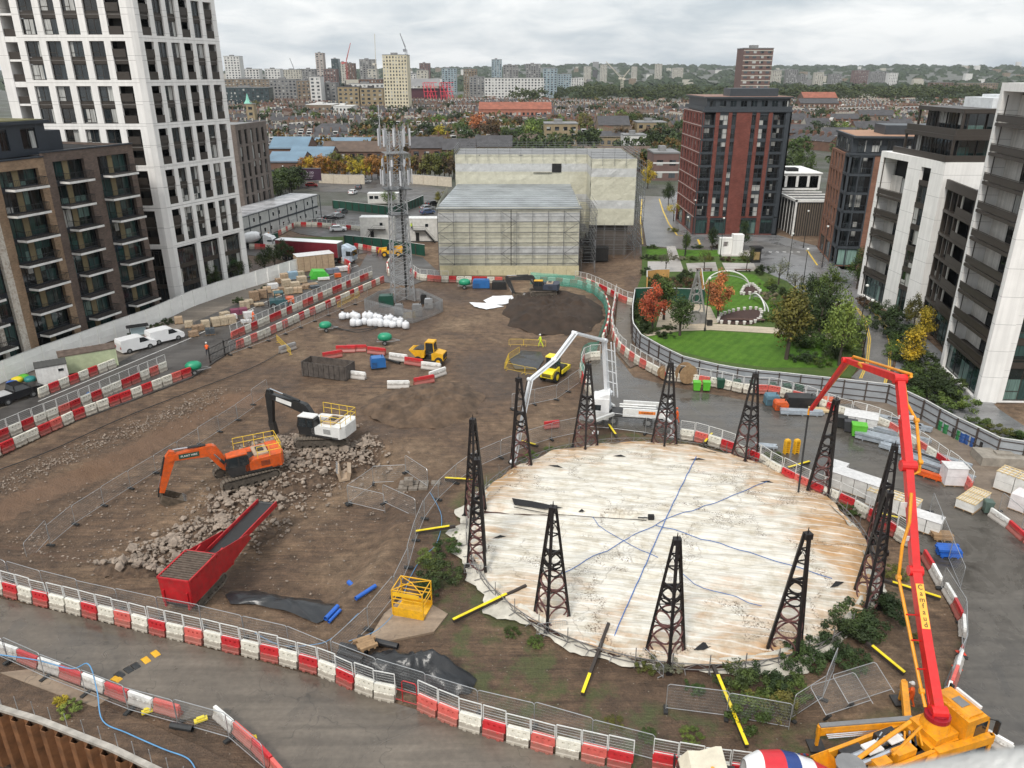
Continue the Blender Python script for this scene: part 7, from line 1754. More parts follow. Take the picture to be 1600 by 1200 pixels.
bin_('lime green wheeled bin beside the steel bundles',1340,682,-.3,GREENB,(1.5,1.1,1.3));bin_('black wheeled bin left of the lime green bin',1312,668,-.4,BLK);bin_('dark wheeled bin touching the lime green bin',1327,675,-.4,M('charcoal_bin',(.04,.04,.045),.5));bin_('grey green bin by the timber topped pack',1541,802,-.2,M('grey_green_bin',(.08,.12,.10),.5),(.7,.7,1.1))
for i,px in enumerate((1088,1103)):bin_('%s lime green waste bin beside the cable reel'%('left' if i==0 else 'right'),px,611,-.1,GREENB,(.9,.8,1.1))
for i,(px,py)in enumerate(((1125,607),(1150,609),(1176,611),(1205,614),(1228,616),(1247,617),(1312,618),(1328,619),(1345,620))):bin_('%s dark green bin from the left along the curved hoarding'%ordn(i),px,py,-.1,M('dark_green_bin',(.012,.06,.035),.5),(.9,.8,1.1),'dark green bins along the hoarding')
def reel(lab,px,py,rad,m,rz=.3,lay=False):
	r=empty('cable_reel',on(px,py,.07),rz,lab,'cable reel','cable reels');
	for s in(-1,1):
		b=MB();b.cyl((0,s*rad*.45,rad),rad,.06,'y',24);b.cyl((0,s*(rad*.45+.03),rad),rad*.3,.05,'y',12);b.build('flange',WOOD,r)
	b=MB();b.cyl((0,0,rad),rad*.6,rad*.88,'y',20);b.build('core',m,r)
reel('big wooden cable reel behind the mesh barriers',1071,598,1.25,BLK);reel('smaller tan cable reel left of the big reel',1037,592,.8,WOOD);
boxplant('drill_rig','dark drilling skid with brown reel behind the wet yard',1251,634,-.1,(3.6,1.6,1.3),BLK,'plant');boxplant('tool_chest','blue grey container at the end of the bin row',1205,632,-.05,(1.6,1.3,1.3),M('blue_grey_paint',(.08,.17,.22),.5),'container');boxplant('generator','orange topped generator left of the drilling skid',1219,640,-.05,(1.5,1.2,1.1),ORG,'generator');boxplant('generator','orange generator right of the hanging hose top',1294,636,-.2,(1.5,1.2,1.1),ORG,'generator')
for i,px in enumerate((1228,1243)):
	r=empty('jumbo_block',on(px,709,.07),.3,'%s of the two tall yellow slotted posts behind the inner barriers'%('left' if i==0 else 'right'),'post','yellow slotted posts')
	b=MB();b.bx(-.28,-.2,0,-.18,.2,1.35);b.bx(.18,-.2,0,.28,.2,1.35)
	for z in range(6):b.bx(-.18,-.16,.1+z*.22,.18,.16,.16+z*.22)
	b.side([(-.28,1.35),(.28,1.35),(.2,1.55),(-.2,1.55)],-.2,.2);b.build('body',YEL,r)
b=MB();b.prism([(-2.8,-1.2),(2.8,-1.2),(2.8,1.2),(-2.8,1.2)],0,.9);b.bx(-1.2,-.5,.9,.4,.3,1.1);o=b.build('concrete_plinth',M('grey_concrete_block',(.28,.25,.21),.8,var=.3),loc=(0,0,0));o.location=on(1570,722,.05);o.rotation_euler=(0,0,-.1);tag(o,'pale concrete plinth at the end of the grey hoarding','plinth')
sk=MB();prof=[(.34,0),(.44,.08),(.47,.4),(.45,.72),(.36,.86),(.2,.92),(.1,1.0),(.16,1.1)];sk.lathe(prof,14)
sk.v=[((x*(1+.12*abs(math.cos(2*math.atan2(y,x+1e-6))))+.03*noise.noise((x*5,y*5,z*5))),y*(1+.12*abs(math.cos(2*math.atan2(y,x+1e-6))))+.03*noise.noise((y*5,x*5,z*4)),z+.03*noise.noise((x*4,z*6,y*4)))for x,y,z in sk.v]
SM=sk.mesh('bulk_sack',[M('white_woven_sack',(.66,.67,.69),.6,var=.15,scale=3,bmp=.3)],True)
for row,(x0,x1,y0,y1,n,nm)in enumerate(((536,628,497,504,12,'back'),(553,632,507,512,10,'front'))):
	for i in range(n):
		u=i/(n-1);o=bpy.data.objects.new('bulk_sack',SM);COL.objects.link(o);o.location=on(x0+(x1-x0)*u,y0+(y1-y0)*u+random.uniform(-1,1));o.rotation_euler=(random.uniform(-.06,.06),random.uniform(-.06,.06),random.uniform(0,3));s=random.uniform(.9,1.18);o.scale=(s*random.uniform(.9,1.1),s*random.uniform(.9,1.15),s*random.uniform(.85,1.2));o.location.x+=random.uniform(-.2,.2);o.location.y+=random.uniform(-.35,.35)
		tag(o,'white bulk sack, %s from the left in the %s row'%(ordn(i),nm),'sack','white bulk sacks on the mud')
r=empty('skip',on(514,586),R(-18),'large rusty grey open skip left of the arc of barriers','skip');b=MB()
Ls,Ws,Hs=6.4,2.4,1.9
b.bx(-Ls/2,-Ws/2,.1,Ls/2,-Ws/2+.08,Hs);b.bx(-Ls/2,Ws/2-.08,.1,Ls/2,Ws/2,Hs);b.bx(-Ls/2,-Ws/2+.08,.1,-Ls/2+.08,Ws/2-.08,Hs);b.bx(Ls/2-.08,-Ws/2+.08,.1,Ls/2,Ws/2-.08,Hs);b.bx(-Ls/2,-Ws/2,0,Ls/2,Ws/2,.1);b.build('shell',M('rusty_grey_steel',(.10,.085,.075),.7,.2,var=.5,scale=2),r)
for i in range(9):b=MB();x=-Ls/2+.2+i*(Ls-.4)/8;b.bx(x-.05,-Ws/2-.09,.1,x+.05,-Ws/2,Hs);b.build('rib',M('rusty_grey_steel',(.10,.085,.075)),r)
b=MB();b.bx(-Ls/2+.1,-Ws/2+.1,.1,Ls/2-.1,Ws/2-.1,.7);b.build('rubble_fill',BROWNP,r)
def cabin(lab,px,py,rz,d,wall,roof,wins=(),door=None,name='site_cabin',gp=None,z=.06):
	r=empty(name,on(px,py,z),rz,lab,'cabin',gp);x,y,h=d;b=MB();b.bx(-x/2,-y/2,.15,x/2,y/2,h);n=int(x/.35)
	for i in range(n):b.bx(-x/2+x*i/n,-y/2-.025,.2,-x/2+x*i/n+.12,-y/2,h-.1)
	b.build('wall',wall,r);t=MB();t.bx(-x/2-.05,-y/2-.06,h,x/2+.05,y/2+.05,h+.12);[t.bx(-x/2+x*i/8,-y/2,h+.12,-x/2+x*i/8+.08,y/2,h+.16)for i in range(9)];t.build('roof',roof,r)
	for(wx,wz,ww,wh)in wins:w=MB();w.bx(wx-ww/2,-y/2-.05,wz,wx+ww/2,-y/2-.026,wz+wh,0);w.bx(wx-ww/2-.05,-y/2-.045,wz-.05,wx+ww/2+.05,-y/2-.03,wz+wh+.05,1);w.build('window',[GLS,WHM],r)
	if door is not None:w=MB();w.bx(door-.4,-y/2-.05,.2,door+.4,-y/2-.026,2.1);w.build('door',BLK,r)
	return r
RBR=M('mossy_brown_roof',(.13,.095,.075),.8,var=.5,scale=1.5)
cabin('small white cabin with dark roof beside the black pickup',85,598,R(33),(3.4,2.4,2.5),WHM,M('dark_roof',(.08,.08,.075),.8),[(1.0,1.7,.6,.35)]);cabin('pale green container with mossy roof below the white vans',141,576,R(33),(6.6,2.5,2.5),M('pale_green_container',(.42,.47,.30),.6,var=.15),RBR)
TW=M('cream_cabin_panel',(.60,.59,.56),.5)
for lab,px,py,L_ in(('white two storey cabin with outside stair left of the mast',592,384,7.8),('white two storey cabin with outside stair right of the mast',662,386,6.8)):
	p=on(px,py-8,.0);r=cabin(lab,px,py-10,0,(L_,3.0,5.2),TW,WHM,[(1.0,3.4,.7,.7)],-1.2);q=MB()
	s=-1 if px<620 else 1
	q.bar((s*2.9,-2.0,0),(s*.6,-2.0,2.7),.1,.2);q.bar((s*2.9,-2.7,0),(s*.6,-2.7,2.7),.1,.2)
	for i in range(12):u=i/12;q.bx(s*(2.9-2.3*u)-.12,-2.7,2.7*u,s*(2.9-2.3*u)+.12,-2.0,2.7*u+.03)
	for zz in(.5,1.0):q.bar((s*2.9,-2.7,zz),(s*.6,-2.7,2.7+zz),.04,.04);q.bar((s*.6,-2.7,2.7+zz),(s*-2.0,-2.7,2.7+zz),.04,.04)
	q.bx(-2.0,-2.7,2.65,.6 if s>0 else 2.0,-1.55,2.72);q.build('stair',BLK,r)
r=empty('site_offices',(0,0,0),0,'long two storey row of white modular site offices with small square windows','offices',world=True)
A=Gz(372,384,0);A=Vector((A.x-1,A.y-4,0));B_=Gz(498,340,0);X,Lh=frame((A.x,A.y),(B_.x,B_.y));H=6.0;b=MB();b.X=X;b.bx(-6,0,.2,Lh,7.5,H,0);b.build('wall',M('grey_white_panel',(.50,.50,.48),.5),r);b=MB();b.X=X;b.bx(-6,-.2,H,Lh+.2,7.8,H+.15)
for i in range(24):b.bx(-6+i*(Lh+6)/23,-.15,H+.15,-5.85+i*(Lh+6)/23,7.7,H+.22)
b.build('roof',M('wet_grey_roof',(.42,.42,.43),.25,var=.4,scale=.3),r);b=MB();b.X=X
n=10
for i in range(n+1):b.bx(-.1+i*Lh/n,-.9,0,.05+i*Lh/n,-.75,H+.1)
b.bx(0,-.12,2.85,Lh,-.0,3.25);b.bx(0,-.9,H,Lh,-.75,H+.12);b.build('frame',FR_GREY,r)
for i in range(n):
	for k in(0,1):
		x=(i+.3+.35*((i+k)%2))*Lh/n;w=MB();w.X=X;w.bx(x,-.05,1.1+k*3,x+.7,-.012,2.0+k*3,0);w.bx(x-.07,-.04,1.03+k*3,x+.77,-.002,2.07+k*3,1);w.build('window',[GLS,WHM],r)
cabin('cream site kiosk with three windows behind the green hoarding',600,318,0,(9,3,3.0),TW,WHM,[(-3.4,1.5,1.2,.9),(-1.9,1.5,1.2,.9)],None)
cabin('black goods container under the scaffold',930,408,0,(5,2.4,2.8),BLK,BLK,[],None,'goods_container')
r=empty('man_riding_basket',on(645,955,.05),R(-15),'yellow man riding basket cage standing on the tan slab','basket');x,y,h=1.15,.85,2.2;b=MB();b.bx(-x,-y,0,x,y,.12);b.bx(-x,-y-.01,.12,x,-y+.02,.75);b.bx(-x,y-.02,.12,x,y,.5);b.build('floor_tray',YEL,r);b=MB()
for sx_ in(-x,x):
	for sy_ in(-y,y):b.bar((sx_,sy_,.1),(sx_,sy_,h),.08,.08,up=(1,0,0))
for z in(1.15,1.5,h):
	for s in(-1,1):b.bar((-x,s*y,z),(x,s*y,z),.06,.06);b.bar((s*x,-y,z),(s*x,y,z),.06,.06)
b.bar((-x,-y,h),(0,0,h+.25),.05,.05);b.bar((x,y,h),(0,0,h+.25),.05,.05);b.bar((x,-y,h),(0,0,h+.25),.05,.05);b.bar((-x,y,h),(0,0,h+.25),.05,.05);b.build('cage_frame',YEL,r);b=MB();b.bx(-x+.06,-y-.035,1.75,x-.25,-y-.02,2.1);b.build('sign_board',M('amber_board',(.78,.45,.02),.5),r)
def pipe(lab,a,c,rad,m,z=0,name='pipe',gp=None):
	p,q=G(*a),G(*c);b=MB();n=14;d=(q-p);rz=ang(p,q);Lp=d.length
	vs=[];
	for x in(0,Lp):
		for rr in(rad,rad*.85):vs+=[(x,rr*math.cos(2*PI*j/n),rad+rr*math.sin(2*PI*j/n))for j in range(n)]
	for j in range(n):
		k=(j+1)%n;b.f+=[(j,k,2*n+k,2*n+j),(n+k,n+j,3*n+j,3*n+k),(k,j,n+j,n+k),(2*n+j,2*n+k,3*n+k,3*n+j)]
	b.v=vs;b.m=[0]*len(b.f);o=b.build(name,m,smooth=False);o.location=(p.x,p.y,p.z+z);o.rotation_euler=(0,0,rz);return tag(o,lab,'pipe',gp)
pipe('short blue pipe lying across, nearest the yellow cage',(545,912),(573,921),.19,BLUEP,gp='blue pipes in the dig');pipe('blue pipe crossing under the short one',(556,938),(587,918),.16,BLUEP,gp='blue pipes in the dig');pipe('blue pipe on the edge of the black sheet',(509,970),(528,950),.17,BLUEP,gp='blue pipes in the dig');pipe('second blue pipe beside the black sheet',(514,974),(532,955),.12,BLUEP,gp='blue pipes in the dig')
for i,(a,c)in enumerate((((532,1012),(575,1022)),((530,1022),(568,1034)),((527,1031),(565,1044)),((560,1000),(622,1014)))):pipe('black drainage pipe, %s one of the four at the pallet'%ORD[i],a,c,.22,M('black_drain_pipe',(.02,.02,.022),.45),gp='black drainage pipes')
pipe('black pipe lying above the blue compactor',(580,556),(625,569),.16,BLK)
planks('small wooden pallet resting on the black pipes',573,1018,.5,1.2,5,1,WOOD,w=.22,name='pallet',cat='pallet',gp=None).location.z+=.45
def tarp(name,lab,pts,h,mat,seed=0,z0=.03,cat='tarpaulin'):
	hp='heap' in name
	P=[G(*p)for p in pts];c=sum((Vector((p.x,p.y,0))for p in P),Vector())/len(P);b=MB();rings=16 if hp else 9;n=len(P);Q=[]
	for i in range(n):
		for k in range(5):Q.append(P[i].lerp(P[(i+1)%n],k/5))
	m=len(Q)
	for r_ in range(rings+1):
		u=r_/rings
		for q in Q:
			kk=1+(.10*noise.noise((q.x*.5,q.y*.5,seed))+.05*noise.noise((q.x*1.6,q.y*1.6,seed)))if hp else 1;x=c.x+(q.x-c.x)*u*kk;y=c.y+(q.y-c.y)*u*kk;zz=hgt(x,y)+z0+(-.12 if hp else 0)+h*((1-u**3.5)**1.1 if hp else(1-u**2.2))*(.6+.7*abs(noise.noise((x*.5+seed,y*.5,0))))+.22*h*noise.noise((x*2.1,y*1.4,seed))+.1*abs(noise.noise((x*4,y*3,seed)))
			b.v.append((x,y,zz if hp else max(hgt(x,y)+.02,zz)))
	for r_ in range(rings):
		for i in range(m):b.f.append((r_*m+i,r_*m+(i+1)%m,(r_+1)*m+(i+1)%m,(r_+1)*m+i));b.m.append(0)
	bs=Vector((c.x,c.y,0));o=b.build(name,mat,smooth=True,loc=(c.x,c.y,0));return tag(o,lab,cat)
tarp('black_sheet','crumpled black polythene sheet on the dig below the screener',[(352,930),(395,922),(440,932),(500,938),(528,948),(520,962),(495,975),(455,958),(400,945),(360,944)],.5,BTARP,1)
tarp('wrapped_bundle','long bundle wrapped in black sheet behind the near barriers',[(565,1030),(600,1020),(660,1035),(715,1048),(745,1062),(735,1085),(700,1090),(640,1078),(590,1064),(555,1052)],2.0,BTARP,4)
tarp('black_sheet','black sheeted pit inside yellow barriers',[(795,562),(815,548),(845,550),(850,562),(840,578),(805,577)],.35,BTARP,7)
tarp('white_powder_spill','bright white powder spilt on mud left of the dark excavator',[(755,470),(770,463),(800,462),(805,470),(790,476),(765,477)],.03,M('white_powder',(.72,.73,.74),.9),2,.05,'powder');tarp('white_powder_spill','thin streak of white powder on the mud',[(733,473),(760,474),(788,479),(760,484),(742,480)],.02,M('white_powder',(.72,.73,.74)),3,.05,'powder')
tarp('soil_heap','big flat topped heap of dark soil beside the netted curve',[(782,490),(792,468),(820,457),(870,455),(915,462),(940,480),(944,500),(925,517),(885,524),(840,522),(800,512)],2.1,M('dark_soil',(.040,.025,.016),.95,var=.5,scale=.6,bmp=.4),5,.0,'soil heap')
tarp('soil_heap','low brown soil heap below the arc of barriers',[(560,640),(590,615),(660,600),(730,598),(757,620),(745,645),(690,668),(620,668),(580,655)],1.5,M('brown_gravelly_soil',(.105,.068,.043),.95,var=.6,scale=.8,bmp=.5),6,0,'soil heap')
b=MB()
for i,(x,y,z)in enumerate(((0,0,0),(.95,0,0),(1.9,.1,0),(0,.9,0),(.95,.9,0),(1.9,.9,0),(.5,.5,.6),(3.0,.9,0),(4.2,1.6,0))):
	q=MB();q.bx(x,y,z,x+.85,y+.75,z+.55);q.bx(x+.35,y+.3,z+.55,x+.5,y+.45,z+.62);o=q.build('concrete_block',M('old_concrete_block',(.20,.17,.14),.9,var=.35,scale=3),loc=(x,y,z));p=on(622,772);o.location=(p.x+x,p.y+y,p.z+z);tag(o,'grey concrete block in the fenced pen, %s of the pile'%ORD[i],'block','concrete blocks in the pen')
r=empty('excavator_bucket',on(532,745),R(12),'worn spare digging bucket standing teeth up at the rubble edge','bucket');b=MB();b.side([(-.1,0),(.9,.1),(1.1,.9),(.75,1.0),(.65,.3),(.1,.25),(-.05,1.0),(-.3,.9)],-1.1,1.1,0);b.build('shell',TANP,r)
for i in range(5):q=MB();q.tube((-.2,-1+.5*i,.9),(-.35,-1+.5*i,1.3),.1,5,r2=.03);q.build('tooth',GALV2,r)
RUBM=M('broken_concrete',(.27,.215,.17),.9,var=.55,scale=1.3)
def rock(S,seed):
	bm=bmesh.new();bmesh.ops.create_icosphere(bm,subdivisions=1,radius=1);rnd=random.Random(seed);
	ax=(rnd.uniform(.7,1.4),rnd.uniform(.6,1.1),rnd.uniform(.4,.85));vs=[]
	for v in bm.verts:k=1+.35*rnd.uniform(-1,1);vs.append((v.co.x*ax[0]*k*S,v.co.y*ax[1]*k*S,v.co.z*ax[2]*k*S))
	fs=[tuple(v.index for v in f.verts)for f in bm.faces];bm.free();return vs,fs
RK=[rock(1,i)for i in range(10)]
ZONES=[((500,722),6.5,3.6,1.1),((440,745),6.0,4.0,1.2),((385,790),4.5,3.2,1.0),((350,835),4.8,3.2,.9),((260,870),4.0,2.6,1.0),((205,890),3.4,1.5,.8),((560,710),3.2,2.6,.7),((455,700),5,2.2,.9)]
ZW=[(G(*z[0]),z[1],z[2],z[3])for z in ZONES]
def rub(x,y):
	h=0
	for c,a,b_,hh in ZW:
		d=((x-c.x)/a)**2+((y-c.y)/b_)**2
		if d<1:h=max(h,hh*(1-d)**.8)
	return h
b=MB();vs={};x0=min(c.x-a for c,a,_,_ in ZW);y0=min(c.y-a for c,a,_,_ in ZW);ids={}
for j in range(110):
	for i in range(150):
		x=x0+i*.25;y=y0+j*.25;h=rub(x,y)
		if h>.0:ids[(i,j)]=len(b.v);b.v.append((x,y,hgt(x,y)-.42+h*1.25+.2*noise.noise((x*1.3,y*1.3,0))+.15*noise.noise((x*3,y*3,0))))
for(i,j)in list(ids):
	q=[(i,j),(i+1,j),(i+1,j+1),(i,j+1)]
	if all(t in ids for t in q):b.f.append(tuple(ids[t]for t in q));b.m.append(1)
rnd=random.Random(5);n=0
while n<3000:
	c,a,bb,hh=rnd.choice(ZW);x=c.x+rnd.gauss(0,.55)*a;y=c.y+rnd.gauss(0,.55)*bb
	if sdist(DIG,x,y)<.5:continue
	s=.07+.20*rnd.random()**2.2;vs_,fs_=RK[rnd.randrange(10)];T=Matrix.Translation((x,y,hgt(x,y)+rub(x,y)+s*.2))@Matrix.Rotation(rnd.uniform(0,6.28),4,'Z')@Matrix.Rotation(rnd.uniform(-.7,.7),4,'X')@Matrix.Scale(s,4);o=b.X;b.X=T;b.add(vs_,fs_,0);b.X=o;n+=1
tag(b.build('rubble',[RUBM,M('rubble_fines',(.10,.065,.042),.95,var=.6,scale=2,bmp=.8)]),'heaps of broken concrete and brick rubble across the dig','rubble',kind='stuff')
for i in range(95):
	c,a,bb,hh=ZW[i%len(ZW)];x=c.x+rnd.gauss(0,.42)*a;y=c.y+rnd.gauss(0,.42)*bb;s=rnd.uniform(.28,.5);vs_,fs_=RK[i%10];q=MB();q.add([(v[0]*s,v[1]*s,v[2]*s)for v in vs_],fs_);o=q.build('boulder',RUBM);o.location=(x,y,hgt(x,y)+rub(x,y)+s*.3);o.rotation_euler=(rnd.uniform(-.6,.6),0,rnd.uniform(0,6));tag(o,'large broken concrete lump among the rubble heaps','boulder','large lumps in the rubble')
b=MB()
for i in range(2600):
	u=rnd.random();A_,B_=(Gz(-40,775),Gz(350,612))if i%2 else(Gz(0,850),Gz(640,700));x=A_.x+(B_.x-A_.x)*u+rnd.gauss(0,1)*(1.0 if i%2 else 7);y=A_.y+(B_.y-A_.y)*u+rnd.gauss(0,1)*(1.0 if i%2 else 7)
	if i%2==0 and sdist(DIG,x,y)<-1:continue
	s=rnd.uniform(.03,.11);vs_,fs_=RK[i%10];o=b.X;b.X=Matrix.Translation((x,y,hgt(x,y)+.02))@Matrix.Rotation(rnd.uniform(0,6),4,'Z')@Matrix.Scale(s,4);b.add(vs_,fs_,0);b.X=o
tag(b.build('gravel',RUBM),'stones and small rubble strewn over the dig and its bank','rubble',kind='stuff')
planks('steel bundle behind the tall white pack, left one',1478,722,-.85,4.5,3,2,GALVS);planks('steel bundle beside the mesh topped barriers, upper one',1420,668,-.66,4.5,3,2,GALVS)
PM=M('rusty_sheet_pile',(.19,.085,.035),.8,.2,var=.5,scale=1.2);SP=[Gz(*p)for p in((-110,1070),(0,1108),(60,1126),(175,1171),(262,1213),(330,1250))]
q_=[Vector((p.x,p.y,0))for p in SP];off=[]
for i_ in range(len(SP)):d_=(SP[min(i_+1,len(SP)-1)]-SP[max(i_-1,0)]).normalized();off.append(Vector((SP[i_].x-d_.y*2.3,SP[i_].y+d_.x*2.3,0)))
sheet('pit_edge_ground',[tuple(p)for p in q_]+[tuple(p)for p in reversed(off)],GM,.01)
r=empty('sheet_pile_wall',(SP[2].x,SP[2].y,0),0,'rusty brown sheet pile wall with pale capping beam holding the pit','retaining wall',world=True)
for m_,a_,Ls in walk(SP,1.2):b=MB();b.X=Matrix.Translation((m_.x,m_.y,0))@Matrix.Rotation(a_,4,'Z');b.prism([(-.6,-.05),(-.4,-.45),(0,-.45),(.2,-.05),(.6,-.05),(.6,.0),(.22,.0),(.02,-.40),(-.38,-.40),(-.58,.0)],-4.6,-.1);b.build('sheet_pile',PM,r)
for i in range(len(SP)-1):b=MB();b.bar(SP[i]+Vector((0,.05,.02)),SP[i+1]+Vector((0,.05,.02)),.34,.2);b.build('capping_beam',M('pale_capping',(.36,.33,.29),.7,var=.35),r)
i=0
for m_,a_,Ls in walk(SP,1.35):b=MB();b.tube((m_.x,m_.y+.25,0),(m_.x,m_.y+.25,1.1),.025,5);b.build('edge_post',GALV2,r);i+=1
def hose(name,lab,pts,rad,m,z=.1):
	P=[on(*p[:2],z if len(p)<3 else p[2])for p in pts];Q=[]
	for i in range(len(P)-1):
		for k in range(6):
			t=k/6;a_,b_,c_,d_=P[max(i-1,0)],P[i],P[i+1],P[min(i+2,len(P)-1)]
			Q.append(.5*((2*b_)+(c_-a_)*t+(2*a_-5*b_+4*c_-d_)*t*t+(3*b_-a_-3*c_+d_)*t**3))
	Q.append(P[-1]);b=MB();b.path(Q,rad,6,0);return tag(b.build(name,m,smooth=True),lab,'hose')
LB=M('light_blue_hose',(.10,.27,.48),.4)
hose('hose','light blue hose draped over foreground fence down to the pit',[(-20,1035,.8),(60,1050,1.0),(118,1070,1.3),(148,1075,1.9),(157,1100,1.0),(161,1128),(200,1150),(255,1172),(295,1188),(310,1215)],.04,LB);hose('hose','bright blue hose at the bottom left corner of the pit',[(-30,1180,-4),(15,1196,-4.2),(40,1230,-4.4)],.14,LB)
hose('hose','thin blue cable running past the yellow cage',[(672,770),(690,808),(682,850),(660,872),(640,905),(622,950),(590,985),(545,1003)],.03,LB,.06);hose('cable','coil of black cables beside the green bowser',[(512,505),(530,515),(560,516),(590,512),(560,520),(525,512),(515,505)],.06,BLK)
hose('cable','dark cable lying along the inner road barriers',[(0,735),(80,705),(190,655),(300,612),(395,575),(450,545)],.05,BLK);hose('cable','blue cable hung along near barriers',[(400,1000,.6),(440,1012,.2),(490,1010,.15),(520,1000,.2),(560,960,.1)],.025,LB)
for i,(px,py,rz,m)in enumerate(((228,1033,.3,YEL),(243,1023,.3,YEL),(212,1042,.3,BLK),(201,1048,.35,BLK),(187,1056,.5,BLK),(182,1063,.6,YEL))):
	b=MB();b.side([(-.36,0),(.36,0),(.2,.07),(-.2,.07)],-.2,.2);o=b.build('cable_ramp',m);o.location=on(px,py,.08);o.rotation_euler=(0,0,rz-1.0);tag(o,'%s cable ramp, %s from the top, across the near haul road'%('yellow' if m is YEL else 'black',ORD[[1,0,2,3,4,5][i]]),'cable ramp','cable ramps on the near road')
for i,(px,py)in enumerate(((232,1112),(314,1126),(391,1157))):
	b=MB();b.bx(-.38,-.16,0,.38,.16,.12);b.bx(-.22,-.1,.12,.22,.1,.26);o=b.build('fence_foot',LYEL);o.location=on(px,py,.02);o.rotation_euler=(0,0,.5);tag(o,'%s yellow fence foot from the left above the pit'%ORD[i],'fence foot','yellow fence feet')
pipe('short black ribbed pipe on the foreground bank',(268,1137),(302,1143),.2,BLK)
def pen(lab,pts,m,gp,name='pedestrian_barrier',h=1.05):
	P=[G(*p)for p in pts]
	for i in range(len(P)-1):
		a,c=P[i],P[i+1];o3=(a+c)/2;r_=ang(a,c);Lp=(c-a).length;b=MB();
		b.path([(-Lp/2+.03,0,.1),(-Lp/2+.03,0,h-.1),(-Lp/2+.12,0,h),(Lp/2-.12,0,h),(Lp/2-.03,0,h-.1),(Lp/2-.03,0,.1)],.022,5);b.tube((-Lp/2,0,.2),(Lp/2,0,.2),.018,5);n=max(3,int(Lp/.16))
		for k in range(1,n):b.tube((-Lp/2+Lp*k/n,0,.2),(-Lp/2+Lp*k/n,0,h),.009,4,caps=False)
		for s in(-1,1):b.bar((s*Lp*.38,-.25,.03),(s*Lp*.38,.25,.03),.04,.03)
		o=b.build(name,m);o.location=(o3.x,o3.y,o3.z+.03);o.rotation_euler=(0,0,r_);tag(o,lab%ORD[i],'pedestrian barrier',gp)
pen('yellow tube barrier, %s from the left round the black sheeted pit',[(788,578),(820,585),(838,588)],YHR,'yellow barriers at the sheeted pit');pen('yellow tube barrier behind the black sheeted pit, %s from left',[(795,541),(818,541),(853,543)],YHR,'yellow barriers at the sheeted pit');pen('yellow tube barrier left of the black sheeted pit, %s one',[(812,553),(795,564),(790,576)],YHR,'yellow barriers at the sheeted pit')
pen('silver crowd barrier at the foot of the front left column, %s',[(838,995),(886,989)],GALV2,None);pen('silver crowd barrier at the foot of the front centre column, %s',[(1003,1030),(1036,1062)],GALV2,None);pen('silver crowd barrier at the foot of the left columns, %s',[(725,898),(768,905)],GALV2,None);pen('yellow tube barrier along the far side of the white sacks, %s',[(528,482),(562,464)],YHR,None);pen('yellow tube barrier in front of the mast compound, %s',[(630,500),(650,497)],YHR,None)
pen('yellow tube barrier by the grey block, %s from left',[(433,534),(447,548),(455,556)],YHR,'yellow barriers by the grey block')
o=MB();o.path([(-.5,0,0),(-.5,0,1.55),(-.4,0,1.7),(.4,0,1.7),(.5,0,1.55),(.5,0,0)],.035,6);o.tube((-.5,0,.1),(.5,0,.1),.03,6);o.tube((-.5,0,.9),(.5,0,.9),.03,6);o.tube((-1.4,0,.9),(-.5,0,.9),.03,6);o.tube((-1.4,0,.1),(-.5,0,.1),.03,6);ob=o.build('gate',REDM);ob.location=on(641,1101,.05);ob.rotation_euler=(0,0,-.35);tag(ob,'open red tube gate in the gap of the near barriers','gate')
r=empty('site_gate',(0,0,0),0,'black steel double gate across the left site road','gate',world=True)
for a,c in(((329,568),(352,556)),((352,556),(377,545))):
	P,Q=G(*a),G(*c);X,Lh=frame(P,Q,.05);b=MB();b.X=X
	for z in(.2,1.1,2.0):b.bar((0,0,z),(Lh,0,z),.06,.06)
	for k in range(12):b.bar((Lh*k/11,0,.2),(Lh*k/11,0,2.0),.03,.03,up=(1,0,0))
	b.bar((0,0,0),(0,0,2.2),.12,.12,up=(1,0,0));b.build('gate_leaf',BLK,r)
def cone(lab,px,py):
	r=empty('traffic_cone',on(px,py,.07),0,lab,'cone','traffic cones');b=MB();b.lathe([(.19,.03),(.15,.2),(.10,.5),(.04,.75)],14,0);b.bx(-.25,-.25,0,.25,.25,.04,0);b.build('body',M('cone_red',(.6,.05,.02),.5),r);b=MB();b.lathe([(.158,.2),(.108,.48)],14,0);b.build('reflective_sleeve',WHM,r)
cone('red and white cone, upper one beside the yellow pump truck',1501,1022);cone('red and white cone, lower one beside the yellow pump truck',1495,1045)
SKIN=M('skin',(.42,.25,.17),.6,var=.05);HIO=M('orange_hi_vis',(.85,.13,.02),.6,var=.1);HIY=M('yellow_hi_vis',(.60,.80,.04),.6,var=.1);NAVYT=M('navy_work_trousers',(.02,.025,.04),.8)
